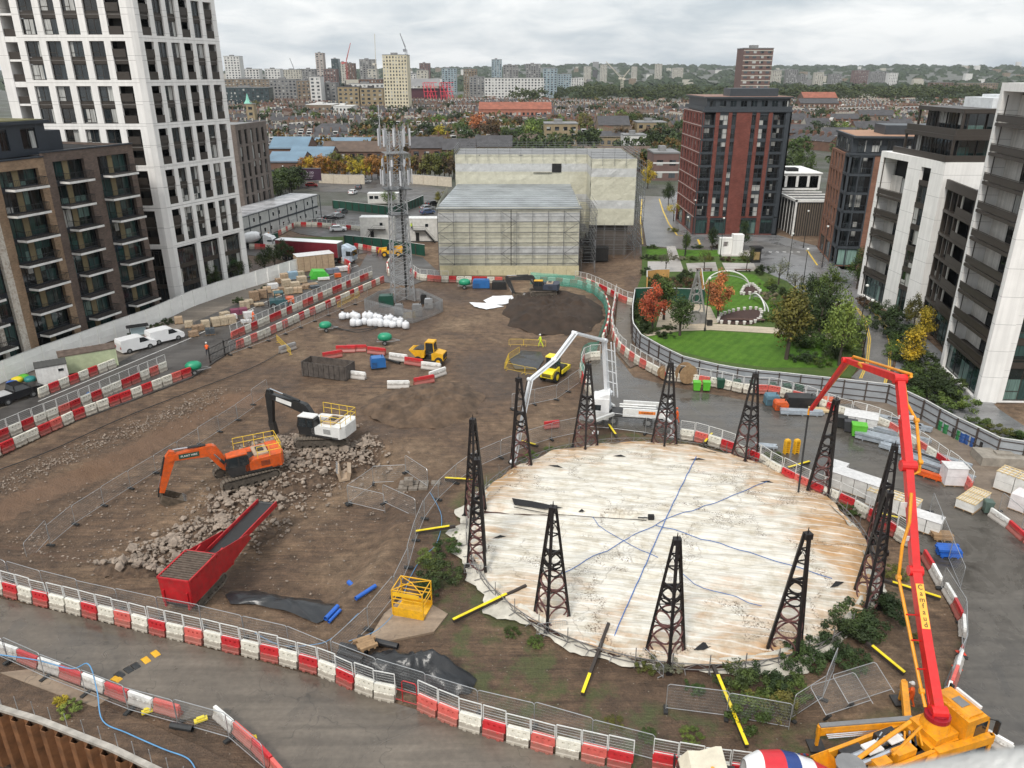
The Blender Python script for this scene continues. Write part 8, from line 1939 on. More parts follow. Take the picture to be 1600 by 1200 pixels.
def person(lab,pos,rz,top,leg,bend=.1,walk_=.2,helmet=WHM,arm=.5):
	J={'pel':(0,0,.95),'sp':(bend*.5,0,1.2),'ch':(bend,0,1.42),'nk':(bend*1.15,0,1.53),'hd':(bend*1.25,0,1.66),'hd2':(bend*1.3,0,1.76)}
	V=[Vector(J[k])for k in('pel','sp','ch','nk','hd','hd2')];Rr=[.16,.155,.165,.065,.095,.085];E=[(0,1),(1,2),(2,3),(3,4),(4,5)]
	def add(v,r_,p):V.append(Vector(v));Rr.append(r_);E.append((p,len(V)-1));return len(V)-1
	for s in(-1,1):
		h=add((0,s*.11,.88),.10,0);k=add((walk_*s*.5+.06,s*.12,.50),.068,h);a=add((walk_*s*.9-.04,s*.12,.10),.045,k);add((walk_*s*.9+.13,s*.13,.05),.042,a)
		sh=add((bend,s*.19,1.40),.07,2);el=add((bend+arm*.25,s*.26,1.14),.045,sh);w=add((bend+arm*.62,s*.21,1.02),.03,el);ha=add((bend+arm*.75,s*.20,1.00),.038,w)
		for f in range(4):m_=add((bend+arm*.75+.06,s*(.17+.022*f),.99),.010,ha);add((bend+arm*.75+.10,s*(.17+.022*f),.955-.004*f),.009,m_)
		m_=add((bend+arm*.75+.02,s*.15,1.0),.011,ha);add((bend+arm*.75+.055,s*.135,.98),.010,m_)
	me=bpy.data.meshes.new('person');me.from_pydata([tuple(v)for v in V],E,[]);o=bpy.data.objects.new('tmp',me);COL.objects.link(o)
	md=o.modifiers.new('s','SKIN');sv=me.skin_vertices[0].data
	for i,r_ in enumerate(Rr):sv[i].radius=(r_*.85 if i<3 else r_,r_*1.15 if i<3 else r_);sv[i].use_root=(i==0)
	o.modifiers.new('u','SUBSURF').levels=2
	m2=bpy.data.meshes.new_from_object(o.evaluated_get(bpy.context.evaluated_depsgraph_get()));bpy.data.objects.remove(o);m2.name='person'
	m2.materials.clear()
	for m_ in(leg,top,SKIN,BLK):m2.materials.append(m_)
	for p_ in m2.polygons:
		c=p_.center;p_.use_smooth=True
		p_.material_index=3 if c.z<.09 else(2 if c.z>1.55 or(c.x>bend+arm*.58 and c.z<1.2 and abs(c.y)>.12)else(1 if c.z>.95 or abs(c.y)>.2 and c.z>.9 else 0))
	o=bpy.data.objects.new('person',m2);COL.objects.link(o);o.location=pos;o.rotation_euler=(0,0,rz);tag(o,lab,'person')
	h=MB();hx=bend*1.3;h.lathe([(.15,1.77),(.125,1.80),(.12,1.85),(.08,1.91),(.02,1.93)],14,0,(hx,0,0));h.bx(hx+.08,-.07,1.765,hx+.20,.07,1.785);h.build('hard_hat',helmet,o,smooth=True)
	f=MB();f.lathe([(.010,0),(.018,.012),(.008,.03)],6,0,(hx+.10,0,1.67));f.build('nose',SKIN,o)
	for s in(-1,1):e=MB();e.lathe([(.008,0),(.012,.008),(.006,.016)],6,0,(hx+.088,s*.033,1.70));e.build('eye',BLK,o);e=MB();e.lathe([(.012,0),(.02,.02),(.012,.045)],6,0,(hx,s*.098,1.66));e.build('ear',SKIN,o)
	b_=MB();b_.bx(-.165,-.155,1.05,.15,.155,1.10)if False else None
	return o
person('person in yellow green hi-vis suit and helmet walking by the sheeted pit',on(845,542),2.6,HIY,HIY,walk_=.35);person('person in orange suit with white helmet beside the yellow outrigger',on(1421,1105),2.4,HIO,HIO);person('person in orange suit standing beside the white pump truck tail',on(1058,662,.05),2.9,HIO,HIO,helmet=ORG)
person('person in orange jacket by the black gate',on(325,556,.05),2.0,HIO,NAVYT);person('person in orange suit at the start of the far barrier rows',on(396,503,.07),.5,HIO,HIO);pp=on(646,376);person('person in yellow vest on the stair landing of the right cabin',(pp.x,pp.y-1.9,2.75),3.0,HIY,NAVYT)
r=empty('notice_shelter',on(219,533,.07),R(30),'dark roofed notice board shelter behind the white vans','shelter');b=MB();b.bar((-1.1,0,0),(-1.1,0,2.2),.1,.1);b.bar((1.1,0,0),(1.1,0,2.2),.1,.1);b.side([(-1.5,2.2),(1.5,2.2),(1.4,2.35),(-1.4,2.35)],-.6,.6);b.build('frame',BLK,r);b=MB();b.bx(-1.0,-.06,.9,1.0,0,2.0);b.build('notice_board',M('pale_notice',(.42,.52,.55),.5),r)
for i,(px,py,m)in enumerate(((28,598,LYEL),(38,594,GREENB),(48,597,M('teal_bag',(.02,.2,.2),.5)),(20,604,BLUEP))):q=MB();q.lathe([(.5,0),(.7,.3),(.6,.6),(.2,.75)],12);o=q.build('waste_bag',m,smooth=True);o.location=on(px,py,.05);tag(o,['yellow','green','teal','blue'][i]+' waste bag left of the small white cabin','bag','waste bags')
b=MB();n=40;prof=[]
b2=[];L_=M('rough_white_render',(.70,.69,.66),.8,var=.15,scale=30,bmp=.6)
ps=[(.10,.50),(.18,.56),(.24,.60),(.32,.62)]
def lg(px,py,t):d=raydir(px,py);return Vector((0,0,CH))+d*t
top=[lg(900,1250,.62),lg(1100,1240,.60),lg(1300,1226,.58),lg(1440,1212,.56),lg(1500,1200,.555),lg(1560,1190,.55),lg(1640,1182,.54),lg(1900,1165,.52)]
vs=[]
for i,p in enumerate(top):
	for k,(dy,dz)in enumerate(((.05,-.30),(.035,-.05),(.022,-.014),(0,0),(-.04,.003),(-.2,-.003),(-.3,-.02),(-.3,-.3))):vs.append((p.x,p.y+dy,p.z+dz))
b.v=vs;b.f=[(i*8+k,(i+1)*8+k,(i+1)*8+k+1,i*8+k+1)for i in range(len(top)-1)for k in range(7)];b.m=[0]*len(b.f);tag(b.build('balcony_parapet',L_,smooth=True),'blurred white rendered parapet edge in the bottom right corner','parapet')
# trees and shrubs
def leaf_mat():
	m,nt,b=newmat('foliage');oi=nt.nodes.new('ShaderNodeObjectInfo');p=wpos(nt)
	n=noiz(nt,p,.55,3,.6);n2=noiz(nt,p,3.5,3,.7)
	c=mixc(nt,1,oi.outputs['Color'],ramp(nt,n,[(.32,(.50,.55,.50)),(.5,(.95,)*3),(.68,(1.7,1.55,1.2))]).outputs[0],'MULTIPLY')
	c=mixc(nt,1,c,ramp(nt,n2,[(.3,(.55,)*3),(.7,(1.45,)*3)]).outputs[0],'MULTIPLY')
	L(nt,c,b.inputs['Base Color']);b.inputs['Roughness'].default_value=.65;b.inputs['Specular IOR Level'].default_value=.25;return m
LEAF=leaf_mat();BARK=M('tree_bark',(.065,.05,.038),.9,var=.4,scale=6)
def crown(seed,n,ls,clumps,sx=.38,sz=.40,zc=.60,thin=0):
	rn=random.Random(seed);b=MB();cl=[]
	for i in range(clumps):
		while 1:
			v=Vector((rn.uniform(-1,1),rn.uniform(-1,1),rn.uniform(-1,1)))
			if .25<v.length<1:break
		k=1-.35*max(0,v.z);cl.append((Vector((v.x*sx*k,v.y*sx*k,zc+v.z*sz*.85)),rn.uniform(.09,.17)))
	for i in range(n):
		c,r_=cl[rn.randrange(clumps)];d=Vector((rn.gauss(0,1),rn.gauss(0,1),rn.gauss(0,1))).normalized()
		p=c+d*r_*(rn.random()**.4);nn=(d+Vector((rn.gauss(0,.5),rn.gauss(0,.5),rn.gauss(0,.5)+.4))).normalized();u=nn.orthogonal().normalized();w=nn.cross(u);s=ls*rn.uniform(.6,1.3)
		a=rn.uniform(0,6.28);u2=u*math.cos(a)+w*math.sin(a);w2=nn.cross(u2);b.add([p-u2*s,p-w2*s*.6,p+u2*s,p+w2*s*.6],[(0,1,2,3)])
	return b.mesh('crown',[LEAF])
def trunk(seed,h=.5):
	rn=random.Random(seed);b=MB();b.path([(0,0,0),(.008,0,h*.5),(-.01,.01,h*.9),(0,0,h*1.2)],[.028,.022,.014,.006],7)
	for i in range(7):a=rn.uniform(0,6.28);z=h*rn.uniform(.5,1.1);b.path([(0,0,z),(math.cos(a)*.12,math.sin(a)*.12,z+.12),(math.cos(a)*.24,math.sin(a)*.24,z+.26)],[.012,.008,.003],5)
	return b.mesh('trunk',[BARK])
NC=[crown(i,3000,.021,34)for i in range(3)];NT=[crown(i+10,2400,.02,26,.20,.42,.56)for i in range(2)];THIN=[crown(20,900,.019,18,.30,.36,.62)]
MC=[crown(i+30,1000,.036,22,.42,.40,.56)for i in range(4)];FC=[crown(i+40,300,.062,14,.46,.38,.5)for i in range(4)];BU=[crown(i+50,2800,.03,26,.60,.34,.40)for i in range(3)];TR=[trunk(i)for i in range(3)]
COLR={'g':(.055,.088,.020),'d':(.030,.048,.015),'o':(.095,.095,.022),'y':(.34,.25,.025),'a':(.20,.105,.025),'r':(.27,.062,.030),'p':(.30,.11,.045),'b':(.085,.055,.030),'l':(.11,.155,.035),'s':(.13,.13,.09)}
CN={'g':'green','d':'dark green','o':'olive green','y':'yellow','a':'ochre brown','r':'red leaved','p':'orange leaved','b':'brown','l':'light green','s':'grey green'}
rt=random.Random(11)
def tree(loc,h,col,meshes,lab,group=None,w=1.0,cat='tree',name='tree',tr=True):
	r=empty(name,loc,rt.uniform(0,6.28),lab,cat,group);r.scale=(h*w,h*w,h)
	o=bpy.data.objects.new('crown',rt.choice(meshes));COL.objects.link(o);o.parent=r;c=COLR[col];v=rt.uniform(.8,1.25);o.color=(c[0]*v*rt.uniform(.9,1.12),c[1]*v,c[2]*v,1)
	if tr:t=bpy.data.objects.new('trunk',rt.choice(TR));COL.objects.link(t);t.parent=r
	return r
for px,py,h,c,ms,w,lab in((1019,517,7.5,'r',NC,.8,'red leaved young tree beside the green hoarding in the park'),(1037,500,8,'g',NT,1,'green young tree right of the red leaved one'),(1062,525,7,'g',NT,1.1,'slim green tree on the park path beside the pyramid sculpture'),(1121,500,8,'p',NC,.8,'orange leaved tree right of the pyramid sculpture'),(1228,562,11.5,'o',NT,.95,'tall olive young tree at the right end of the lawn'),(1310,572,10,'l',NC,.7,'bright green tree at the lawn corner beside the lane'),(1278,530,8,'d',NC,1,'dark green tree between lawn and lane'),(1265,482,6,'d',NC,.9,'dark shrubby tree behind the arch sculpture'),(1290,486,7.5,'g',NC,.9,'green tree at the top bend of the lane'),(1216,445,5.5,'s',THIN,1,'thin pale tree on the plaza'),(1240,462,5,'s',THIN,1.1,'blossom pale thin tree behind the lamp post'),(1338,452,7.5,'g',NC,.8,'green tree at the foot of the white block corner'),(1418,582,6.5,'y',NT,.95,'yellow tree below the bronze bays'),(1440,536,5.5,'y',NT,1.0,'small golden tree against the bronze bays'),(1425,520,6,'o',NC,.7,'olive tree beside the small golden tree'),(1254,292,13,'g',NC,.9,'large round green tree behind the pavilion'),(1012,295,9,'y',NC,.8,'yellow tree at the top of the side street'),(1052,346,6,'y',THIN,.9,'small yellow street tree beside the red brick block'),(1044,322,7,'d',NC,.7,'dark tree on the side street pavement'),(1112,392,6,'d',NT,.8,'slim dark tree before the red brick block, left'),(1160,392,7,'d',NT,.8,'slim dark tree before the red brick block, right'),(1071,398,5.5,'g',NT,.7,'sapling by the slab walk'),(1100,423,5,'o',THIN,.8,'olive sapling between the seating terraces'),(1166,424,5.5,'o',THIN,.8,'olive sapling by the kiosk'),(1040,425,5,'s',THIN,.8,'bare pale sapling on the slab walk'),(336,458,5.5,'d',NC,.8,'dark tree at the tower foot behind the white wall'),(364,447,6.5,'d',NC,.9,'rounded dark tree, second from tower foot'),(379,438,5.5,'d',NC,.9,'dark tree, third from the tower foot'),(414,424,4.5,'d',NC,1,'dark tree before the trailer, left'),(430,418,4.8,'d',NC,1,'dark tree before the trailer, middle'),(446,412,5,'d',NC,1,'dark tree before the trailer, right'),(1219,352,8,'d',NT,1,'dark conifer between red brick block and pavilion'),(608,322,5,'l',NC,1.2,'light green bush tree behind the white kiosk'),(690,322,4.5,'o',NC,1.2,'olive bush tree by the wrapped building')):
	tree(on(px,py,.05),h,c,ms,lab,'young trees in the park' if px>1000 and py>400 else None,w)
def shrub(px,py,h,c,w,lab,gp):return tree(on(px,py,-.1),h,c,BU,lab,gp,w,'shrub','shrub',False)
for i,(px,py,h,c,w)in enumerate(((688,905,2.2,'d',1.5),(672,880,1.6,'l',1.3),(700,862,1.4,'g',1.6),(672,925,1.4,'d',1.4),(800,990,.7,'g',1.6),(835,1005,.7,'g',1.8),(1012,1045,1.3,'o',1.2),(1046,1048,1.2,'s',1.2),(1086,1078,.9,'g',1.4),(1150,1075,2.0,'d',1.3),(1180,1098,2.5,'g',1.3),(1210,1110,2.2,'o',1.2),(1168,1128,2.0,'g',1.2),(1250,1040,2.2,'d',1.2),(1285,1030,2.3,'d',1.3),(1315,1005,2.4,'d',1.3),(1345,985,2.6,'d',1.4),(1375,965,2.6,'d',1.3),(1330,1040,1.8,'d',1.3),(1205,1075,2.2,'d',1.2),(1240,1085,1.8,'g',1.2),(1330,800,1.2,'g',1.6),(1318,785,1.0,'o',1.6),(1208,718,1.2,'d',1.6),(830,712,.7,'l',2.2),(860,704,.6,'g',2.2),(1100,695,.6,'o',1.6),(1400,900,1.2,'o',1.5),(95,1100,.9,'y',1.0),(112,1112,1.0,'l',1.3),(1440,1000,.7,'o',1.6),(960,1130,.5,'o',2.2),(1010,1150,.5,'g',2.4),(1080,1150,.6,'g',2.2),(720,835,.7,'g',1.8))):
	shrub(px,py,h,c,w,'%s weedy shrub, %s counted clockwise round the gasholder margin'%(CN[c],ordn(i)),'weeds round the gasholder')
for i,(px,py,h,c,w)in enumerate(((1003,483,2.6,'g',1.1),(998,497,2.6,'d',1.1),(1000,512,2.4,'d',1.1),(1020,520,1.3,'d',1.8),(1045,515,1.2,'d',1.8),(1024,448,3.2,'d',1.2),(1045,448,2.8,'b',1.1),(1065,447,3.2,'d',1.2),(1084,452,3.4,'b',1.0),(1012,430,2.2,'d',1.2),(1072,432,2.2,'d',1.1),(1060,406,1.4,'s',2),(1080,407,1.4,'g',2),(1105,406,1.4,'o',2),(1135,408,1.4,'b',2),(1160,408,1.5,'g',2),(1012,405,1.4,'d',2),(1030,405,1.4,'g',2),(1020,388,1.2,'g',2),(1090,388,1.2,'d',2.2),(1120,388,1.2,'b',2.2),(1200,470,2.5,'s',1.2),(1200,450,2.6,'l',1.2),(1190,430,2.8,'d',1),(1240,500,3,'d',1.2),(1250,540,2.6,'g',1.5),(1255,565,2.0,'d',1.7),(1280,570,1.6,'g',1.8),(1300,520,3.2,'g',1.2),(1320,510,2.6,'d',1.3),(1225,500,2.2,'g',1.4),(1215,480,1.8,'l',1.5),(1300,490,2.6,'b',1.2),(1350,478,2.4,'b',1.3),(1372,492,3.4,'d',1.3),(1392,505,3.6,'d',1.4),(1408,530,3.6,'d',1.4),(1405,560,3,'g',1.4),(1418,600,3,'g',1.3),(1440,615,3.4,'d',1.4),(1465,625,3.4,'d',1.4),(1490,640,3,'g',1.5),(1420,625,2.4,'g',1.5),(1455,650,2.2,'d',1.6),(1530,668,1.6,'g',1.8),(1560,680,1.6,'o',1.8),(1590,690,1.6,'g',1.8),(1245,520,3.6,'d',1.2),(1262,515,4,'g',1.1),(1258,540,3.2,'d',1.3),(1280,545,3,'g',1.3),(1295,560,2.6,'d',1.4),(1318,548,3,'g',1.3),(1327,530,3.4,'d',1.2),(1312,500,3.6,'d',1.2),(1283,500,4,'d',1.1),(1255,480,3.4,'g',1.2),(1236,478,2.8,'b',1.1),(1385,520,3.2,'d',1.3),(1412,545,3.4,'g',1.3),(1428,570,3.6,'d',1.3),(1440,590,3.2,'g',1.4),(1470,608,3.4,'d',1.4),(1030,462,3.2,'d',1.1),(1055,462,3,'b',1.1),(1040,528,1.4,'d',1.6),(1008,520,2.0,'d',1.4),(1205,500,2.0,'g',1.5),(1212,462,2.8,'d',1.2),(1310,440,1.5,'g',2),(1290,445,1.5,'d',1.8),(1052,362,1.5,'o',1.8))):
	shrub(px,py,h,c,w,'%s planted shrub, %s along the beds from the green hoarding to the lane'%(CN[c],ordn(i)),'shrubs in the park beds')
for i,(px,py)in enumerate(((210,528),(196,538),(245,515),(262,507),(158,552),(398,462),(415,455),(372,474),(130,566))):shrub(px,py,1.6,'d',1.1,'dark shrub growing against the white wall, %s of nine'%ORD[i],'shrubs along the white wall')
for i in range(26):
	u=i/25;px=384+u*86;py=322-u*32+rt.uniform(-6,10);tree(on(px,py),rt.uniform(6,9),rt.choice('ddg'),MC,'dark garden tree between the site offices and the brown flats','dark trees behind the site offices',1.1)
for i in range(16):
	px=478+i*9.4;tree(on(px,281+rt.uniform(-3,2)),rt.uniform(8,10.5),rt.choice('aaayo'),[MC[i%4]],'autumn street tree along the wall left of the mast','autumn trees along the pale wall',.85)
for i in range(10):
	px=642+i*7.5;tree(on(px,281+rt.uniform(-3,2)),rt.uniform(8,11),rt.choice('aobg'),[MC[i%4]],'autumn street tree along the wall between mast and wrapped building','autumn trees along the pale wall',.9)
for i in range(5):tree(on(992+i*9,262+rt.uniform(-3,8)),rt.uniform(7,9),rt.choice('abya'),MC,'autumn tree right of the wrapped building','autumn trees right of the wrapped building',.9)
for px,py,h,c,lab in((668,232,15,'d','large dark tree behind the slate roofs, left of the bright yellow one'),(688,233,13,'y','bright yellow tree behind the slate roofs'),(747,222,17,'p','tall orange topped tree before the red mansion block'),(765,226,15,'b','brown leaved tree before the red mansion block'),(576,222,13,'d','dark tree right of the white villa'),(588,218,14,'d','tallest dark tree right of the white villa'),(545,222,10,'g','green tree beside the white villa'),(720,163,13,'l','pale yellow green tree among far roofs'),(663,162,10,'b','round brown tree among far roofs')):
	tree(on(px,py),h,c,MC,lab,None,.95)
for i in range(70):
	px=rt.choice([rt.uniform(630,880),rt.uniform(700,1065),rt.uniform(1220,1420)]);py=rt.uniform(203,238)if px<1070 else rt.uniform(205,262)
	tree(on(px,py),rt.uniform(8,14),rt.choice('gggddobl'),MC,'garden tree among the middle distance houses','trees among the middle distance houses',1)
for i in range(110):
	y=400+620*rt.random();x=rt.uniform(-.34,.56)*y;tree(Vector((x,y,0)),rt.uniform(8,13),rt.choice('ggddobl'),FC,'street tree rising among the terrace roofs','trees among the far terraces',1)
def mass(name,lab,pts,col,grp=None):
	b=MB();D=[([v.co.copy()for v in m.vertices],[tuple(p.vertices)for p in m.polygons])for m in FC]
	for x,y,h,w in pts:
		vv,ff=D[rt.randrange(4)];a=rt.uniform(0,6.28);c_,s_=math.cos(a)*h*w,math.sin(a)*h*w;o=len(b.v);z=hgt(x,y);b.v+=[(x+v.x*c_-v.y*s_,y+v.x*s_+v.y*c_,z+v.z*h)for v in vv];b.f+=[tuple(i+o for i in f)for f in ff];b.m+=[0]*len(ff)
	o=b.build(name,LEAF);o.color=col;tag(o,lab,kind='stuff')
mass('tree_belt','dense green belt of park trees across the middle of the view',[((lambda y:(rt.uniform(.0,.58)*y,y))(rt.uniform(1060,1500)))+(rt.uniform(14,25),1.15)for i in range(260)],(.050,.066,.020,1))
mass('garden_trees','scattered garden trees between the far terraces',[((lambda y:(rt.uniform(-.36,.6)*y,y))(rt.uniform(400,1050)))+(rt.uniform(7,12),1.0)for i in range(430)],(.034,.050,.018,1))
mass('autumn_trees','ochre and brown trees mixed among the nearer terraces',[((lambda y:(rt.uniform(-.3,.35)*y,y))(rt.uniform(330,620)))+(rt.uniform(8,13),1.0)for i in range(80)],(.13,.085,.025,1))
mass('nearer_garden_trees','green garden trees crowding the streets behind the site',[((lambda y:(rt.uniform(.0,.5)*y,y))(rt.uniform(290,420)))+(rt.uniform(8,13),1.0)for i in range(70)],(.042,.062,.02,1))
b=MB();rw=random.Random(3);base=[]
for i in range(3):
	q=[]
	for k in range(16):a=rw.uniform(0,6.28);e=rw.uniform(.1,1.4);p=Vector((math.cos(a)*math.cos(e),math.sin(a)*math.cos(e),math.sin(e)*.8));u=p.orthogonal().normalized()*.42;w=p.cross(u).normalized()*.42;q.append([p*.8-u-w,p*.8+u-w,p*.8+u+w,p*.8-u+w])
	base.append(q)
for i in range(2600):
	y=1250+6300*rw.random()**1.3;x=rw.uniform(-.62,.62)*y
	if y<1700 and x<0:continue
	s=rw.uniform(8,17)*(1+y/9000);z=hgt(x,y)
	for q in base[i%3]:
		k=len(b.v);b.v+=[(x+v.x*s*1.3,y+v.y*s,z+v.z*s)for v in q];b.f.append((k,k+1,k+2,k+3));b.m.append(0)
o=b.build('woodland',LEAF);o.color=(.032,.05,.022,1);tag(o,'wooded slopes along the horizon','woodland',kind='stuff')
# lattice mast, its compound, park furniture, billboard
r=empty('antenna_mast',(-18.7,127.8,0),R(20),'grey lattice telecom mast hung with white panel antennas','mast');H=27.5;hw=lambda z:1.7-.75*z/H;b=MB();cs=((-1,-1),(1,-1),(1,1),(-1,1))
for sx_,sy_ in cs:q=MB();q.tube((sx_*hw(0),sy_*hw(0),0),(sx_*hw(H),sy_*hw(H),H),.11,6);q.build('leg',GALV2,r)
z=0
while z<H-1.5:
	w0,w1=hw(z),hw(z+1.5)
	for i in range(4):
		a,c=cs[i],cs[(i+1)%4];b.tube((a[0]*w0,a[1]*w0,z),(c[0]*w1,c[1]*w1,z+1.5),.045,4,caps=False);b.tube((c[0]*w0,c[1]*w0,z),(a[0]*w1,a[1]*w1,z+1.5),.045,4,caps=False);b.tube((a[0]*w1,a[1]*w1,z+1.5),(c[0]*w1,c[1]*w1,z+1.5),.045,4,caps=False)
	z+=1.5
b.build('bracing',GALV2,r);b=MB();b.bar((.6,-.3,0),(.5,-.2,H-4),.5,.12);b.build('cable_ladder',BLK,r)
for z,w in((18.6,2.1),(24.2,1.9),(14.5,1.6)):
	b=MB();b.bx(-w,-w,z,w,w,z+.08);[b.bar((s*w,-w,z+1),(s*w,w,z+1),.05,.05)or b.bar((-w,s*w,z+1),(w,s*w,z+1),.05,.05)for s in(-1,1)];b.build('platform',GRY if z>20 else BLK,r)
AW=M('white_antenna',(.50,.51,.53),.4,var=.05)
for z,n,R_,h in((19.2,10,2.5,2.6),(22.2,7,2.3,1.2),(25.2,10,2.6,2.8)):
	for i in range(n):a=2*PI*i/n+z;b=MB();x,y=R_*math.cos(a),R_*math.sin(a);b.bc((x,y,z+h/2),(.26,.16,h*.9),a+PI/2,0);b.tube((x*.92,y*.92,z-.3),(x*.92,y*.92,z+h+.5),.05,5,1);b.bar((x*.92,y*.92,z+.4),(x*.5,y*.5,z+.4),.06,.06,1);b.build('panel_antenna',[AW,GALV2],r)
b=MB();b.tube((-2.2,0,25),(-2.2,0,31.5),.05,5);b.build('whip_antenna',AW,r)
P=[(570,487),(646,506),(694,488),(652,468),(600,470),(570,487)];pz=[Gz(*p)for p in P];r=empty('palisade_fence',(pz[0].x,pz[0].y,0),0,'grey steel palisade fence round the mast compound','fence',world=True)
for m_,a_,Ls in walk(pz,2.6):
	b=MB();b.X=Matrix.Translation((m_.x,m_.y,0))@Matrix.Rotation(a_,4,'Z');b.bx(-Ls/2,.02,.35,Ls/2,.06,.42);b.bx(-Ls/2,.02,1.8,Ls/2,.06,1.87)
	for i in range(12):x=-Ls/2+Ls*(i+.5)/12;b.bx(x-.055,-.01,.05,x+.055,.018,2.15)
	b.build('fence_bay',GALV2,r)
for px,py,d,m,lab in((604,478,(2.4,1.6,1.9),HGR,'dark green equipment cabinet in the mast compound'),(624,492,(1.4,.9,1.8),GRY,'grey cabinet at the front of the mast compound'),(652,494,(1.6,.9,2.0),GRY,'tall grey cabinet at the near corner of the mast compound'),(670,482,(1.4,.8,1.7),GALV2,'pale cabinet on the right of the mast compound'),(663,474,(1.2,.8,1.6),BLK,'black cabinet behind the mast foot')):boxplant('equipment_cabinet',lab,px,py,.1,d,m,'cabinet')
r=empty('billboard',on(484,294),0,'dark plum billboard on posts by the approach road','billboard');b=MB();b.bx(-4.2,0,2.6,4.2,.25,6.4,0);b.bx(-4.4,-.05,2.4,4.4,.2,2.6,1);b.bx(-4.4,-.05,6.4,4.4,.2,6.6,1);b.bx(-3,.1,0,-2.8,.3,2.4,1);b.bx(2.8,.1,0,3,.3,2.4,1);b.build('board',[M('plum_poster',(.045,.018,.04),.5),GRY],r)
text_mesh('oo xo',1.5,M('poster_lettering',(.5,.45,.5),.5),r,Matrix.Translation((0,-.03,5.2))@Matrix.Rotation(PI/2,4,'X'))
for i in range(3):b=MB();b.bx(-1.8+.3*i,-.02,4.2-i*.5,1.8-.3*i,-.0,4.32-i*.5);b.build('small_print',M('poster_lettering',(.5,.45,.5)),r)
STN=M('grey_sculpture_metal',(.25,.245,.235),.6,.2,var=.3)
r=empty('pyramid_sculpture',on(1085,507),.1,'tall tapering grey sculpture with round holes on the play area','sculpture')
b=MB();Hh=8.2
for s,t in((-1,0),(1,0)):b.bar((s*1.9,0,0),(s*.06,.7,Hh),.16,.3)
b.bar((0,1.6,0),(0,.7,Hh),.2,.2)
for k,z in enumerate((1.1,2.7,4.1,5.2,6.1)):
	w=1.9*(1-z/Hh)*.8;y=.7*z/Hh;
	for j in range(14):a0,a1=2*PI*j/14,2*PI*(j+1)/14;b.tube((w*.8*math.cos(a0),y,z+w*.8*math.sin(a0)),(w*.8*math.cos(a1),y,z+w*.8*math.sin(a1)),.09,5)
	b.bar((-w*1.4,y,z-w*.9),(w*1.4,y,z-w*.9),.14,.16)
b.build('frame',STN,r);b=MB();b.add([(-1.8,.05,0),(1.8,.05,0),(1.35,.2,1.9),(-1.35,.2,1.9)],[(0,1,2,3)]);b.build('base_plate',STN,r)
def arch(lab,a,c,hi,w):
	A,B_=G(*a),G(*c);o3=(A+B_)/2;r=empty('arch',(o3.x,o3.y,.07),ang(A,B_),lab,'arch','white lattice arches');Lh=(B_-A).length/2;b=MB()
	f=lambda u,k,y:(u*Lh,y,max(0,hi*k*(1-u*u)**.55));n=24
	for k,y in((1,-.1),(.62,w)):
		for i in range(n):u,v=-1+2*i/n,-1+2*(i+1)/n;b.tube(f(u,k,y),f(v,k,y),.13 if k==1 else .08,6,caps=False)
	b.build('rib',WHM,r);g=MB();
	for i in range(1,34):u=-1+2*i/34;g.tube(f(u,1,-.1),f(u,.62,w),.035,4,caps=False)
	g.build('lattice_bars',M('grey_lattice',(.3,.31,.3),.6),r)
arch('large white lattice arch on the park lawn',(1103,444),(1171,449),2.7,.8);arch('smaller white lattice arch lower in the park beds',(1172,468),(1196,488),1.8,.5)
SOIL=M('dark_planting_soil',(.05,.025,.02),.95);PL=M('white_planter',(.66,.64,.6),.6)
def ring(pts,where):
	P=[G(*p)for p in pts];b=MB();Q=[(p.x,p.y)for p in P];b.prism(Q,.02,.16)
	tag(b.build('planting_bed',SOIL),'dark soil bed edged by %s'%where,'planting bed')
	for i,(m_,a_,Ls)in enumerate(walk(P+[P[0]],1.15)):q=MB();q.lathe([(.18,0),(.22,.2),(.27,.46),(.27,.52),(.2,.52),(.18,.4)],10);o=q.build('planter',PL,smooth=False);o.location=(m_.x,m_.y,.1);tag(o,'%s white tub planter along %s'%(ordn(i),where),'planter','white planters of '+where)
ring([(1121,506),(1125,495),(1150,487),(1180,484),(1190,488),(1189,500),(1175,508),(1145,508)],'the lens shaped lawn bed');ring([(1157,462),(1163,450),(1175,446),(1190,460)],'the bed below the large arch')
def lamp(px,py,lab,h=8):
	r=empty('lamp_post',on(px,py),0,lab,'lamp post');b=MB();b.tube((0,0,0),(0,0,h),.09,8,r2=.05);b.lathe([(.16,0),(.14,.6),(.09,.7)],8);b.build('pole',BLK,r);b=MB();b.lathe([(.08,0),(.22,.1),(.22,.3),(.1,.36)],10,0,(0,0,h));b.build('lamp_head',LAMP_,r)
for px,py,lab in((1101,518,'lamp post on the park path beside the orange tree'),(1070,400,'lamp post beside the strip lawn'),(1125,402,'lamp post beside the white monument'),(1082,367,'lamp post at the corner of the red brick block'),(1255,388,'lamp post below the pavilion corner'),(1284,418,'lamp post at the brown brick block corner'),(1230,432,'lamp post on the plaza'),(1252,462,'lamp post before the bushes'),(1340,532,'lamp post on the inside of the lane'),(1347,560,'nearest lamp post on the inside of the lane'),(446,300,'lamp post behind the site offices')):lamp(px,py,lab)
r=empty('kiosk',on(1179,410),.1,'small dark kiosk with ochre panel by the plaza','kiosk');b=MB();b.bx(-.9,-.7,0,.9,.7,3.0);b.bx(-1.15,-.95,3.0,1.15,.95,3.3);b.build('body',BLK,r);b=MB();b.bx(-.6,-.73,.7,.6,-.705,2.3);b.build('display_panel',M('ochre_panel',(.28,.20,.09),.4),r)  # display panel is a plain ochre colour
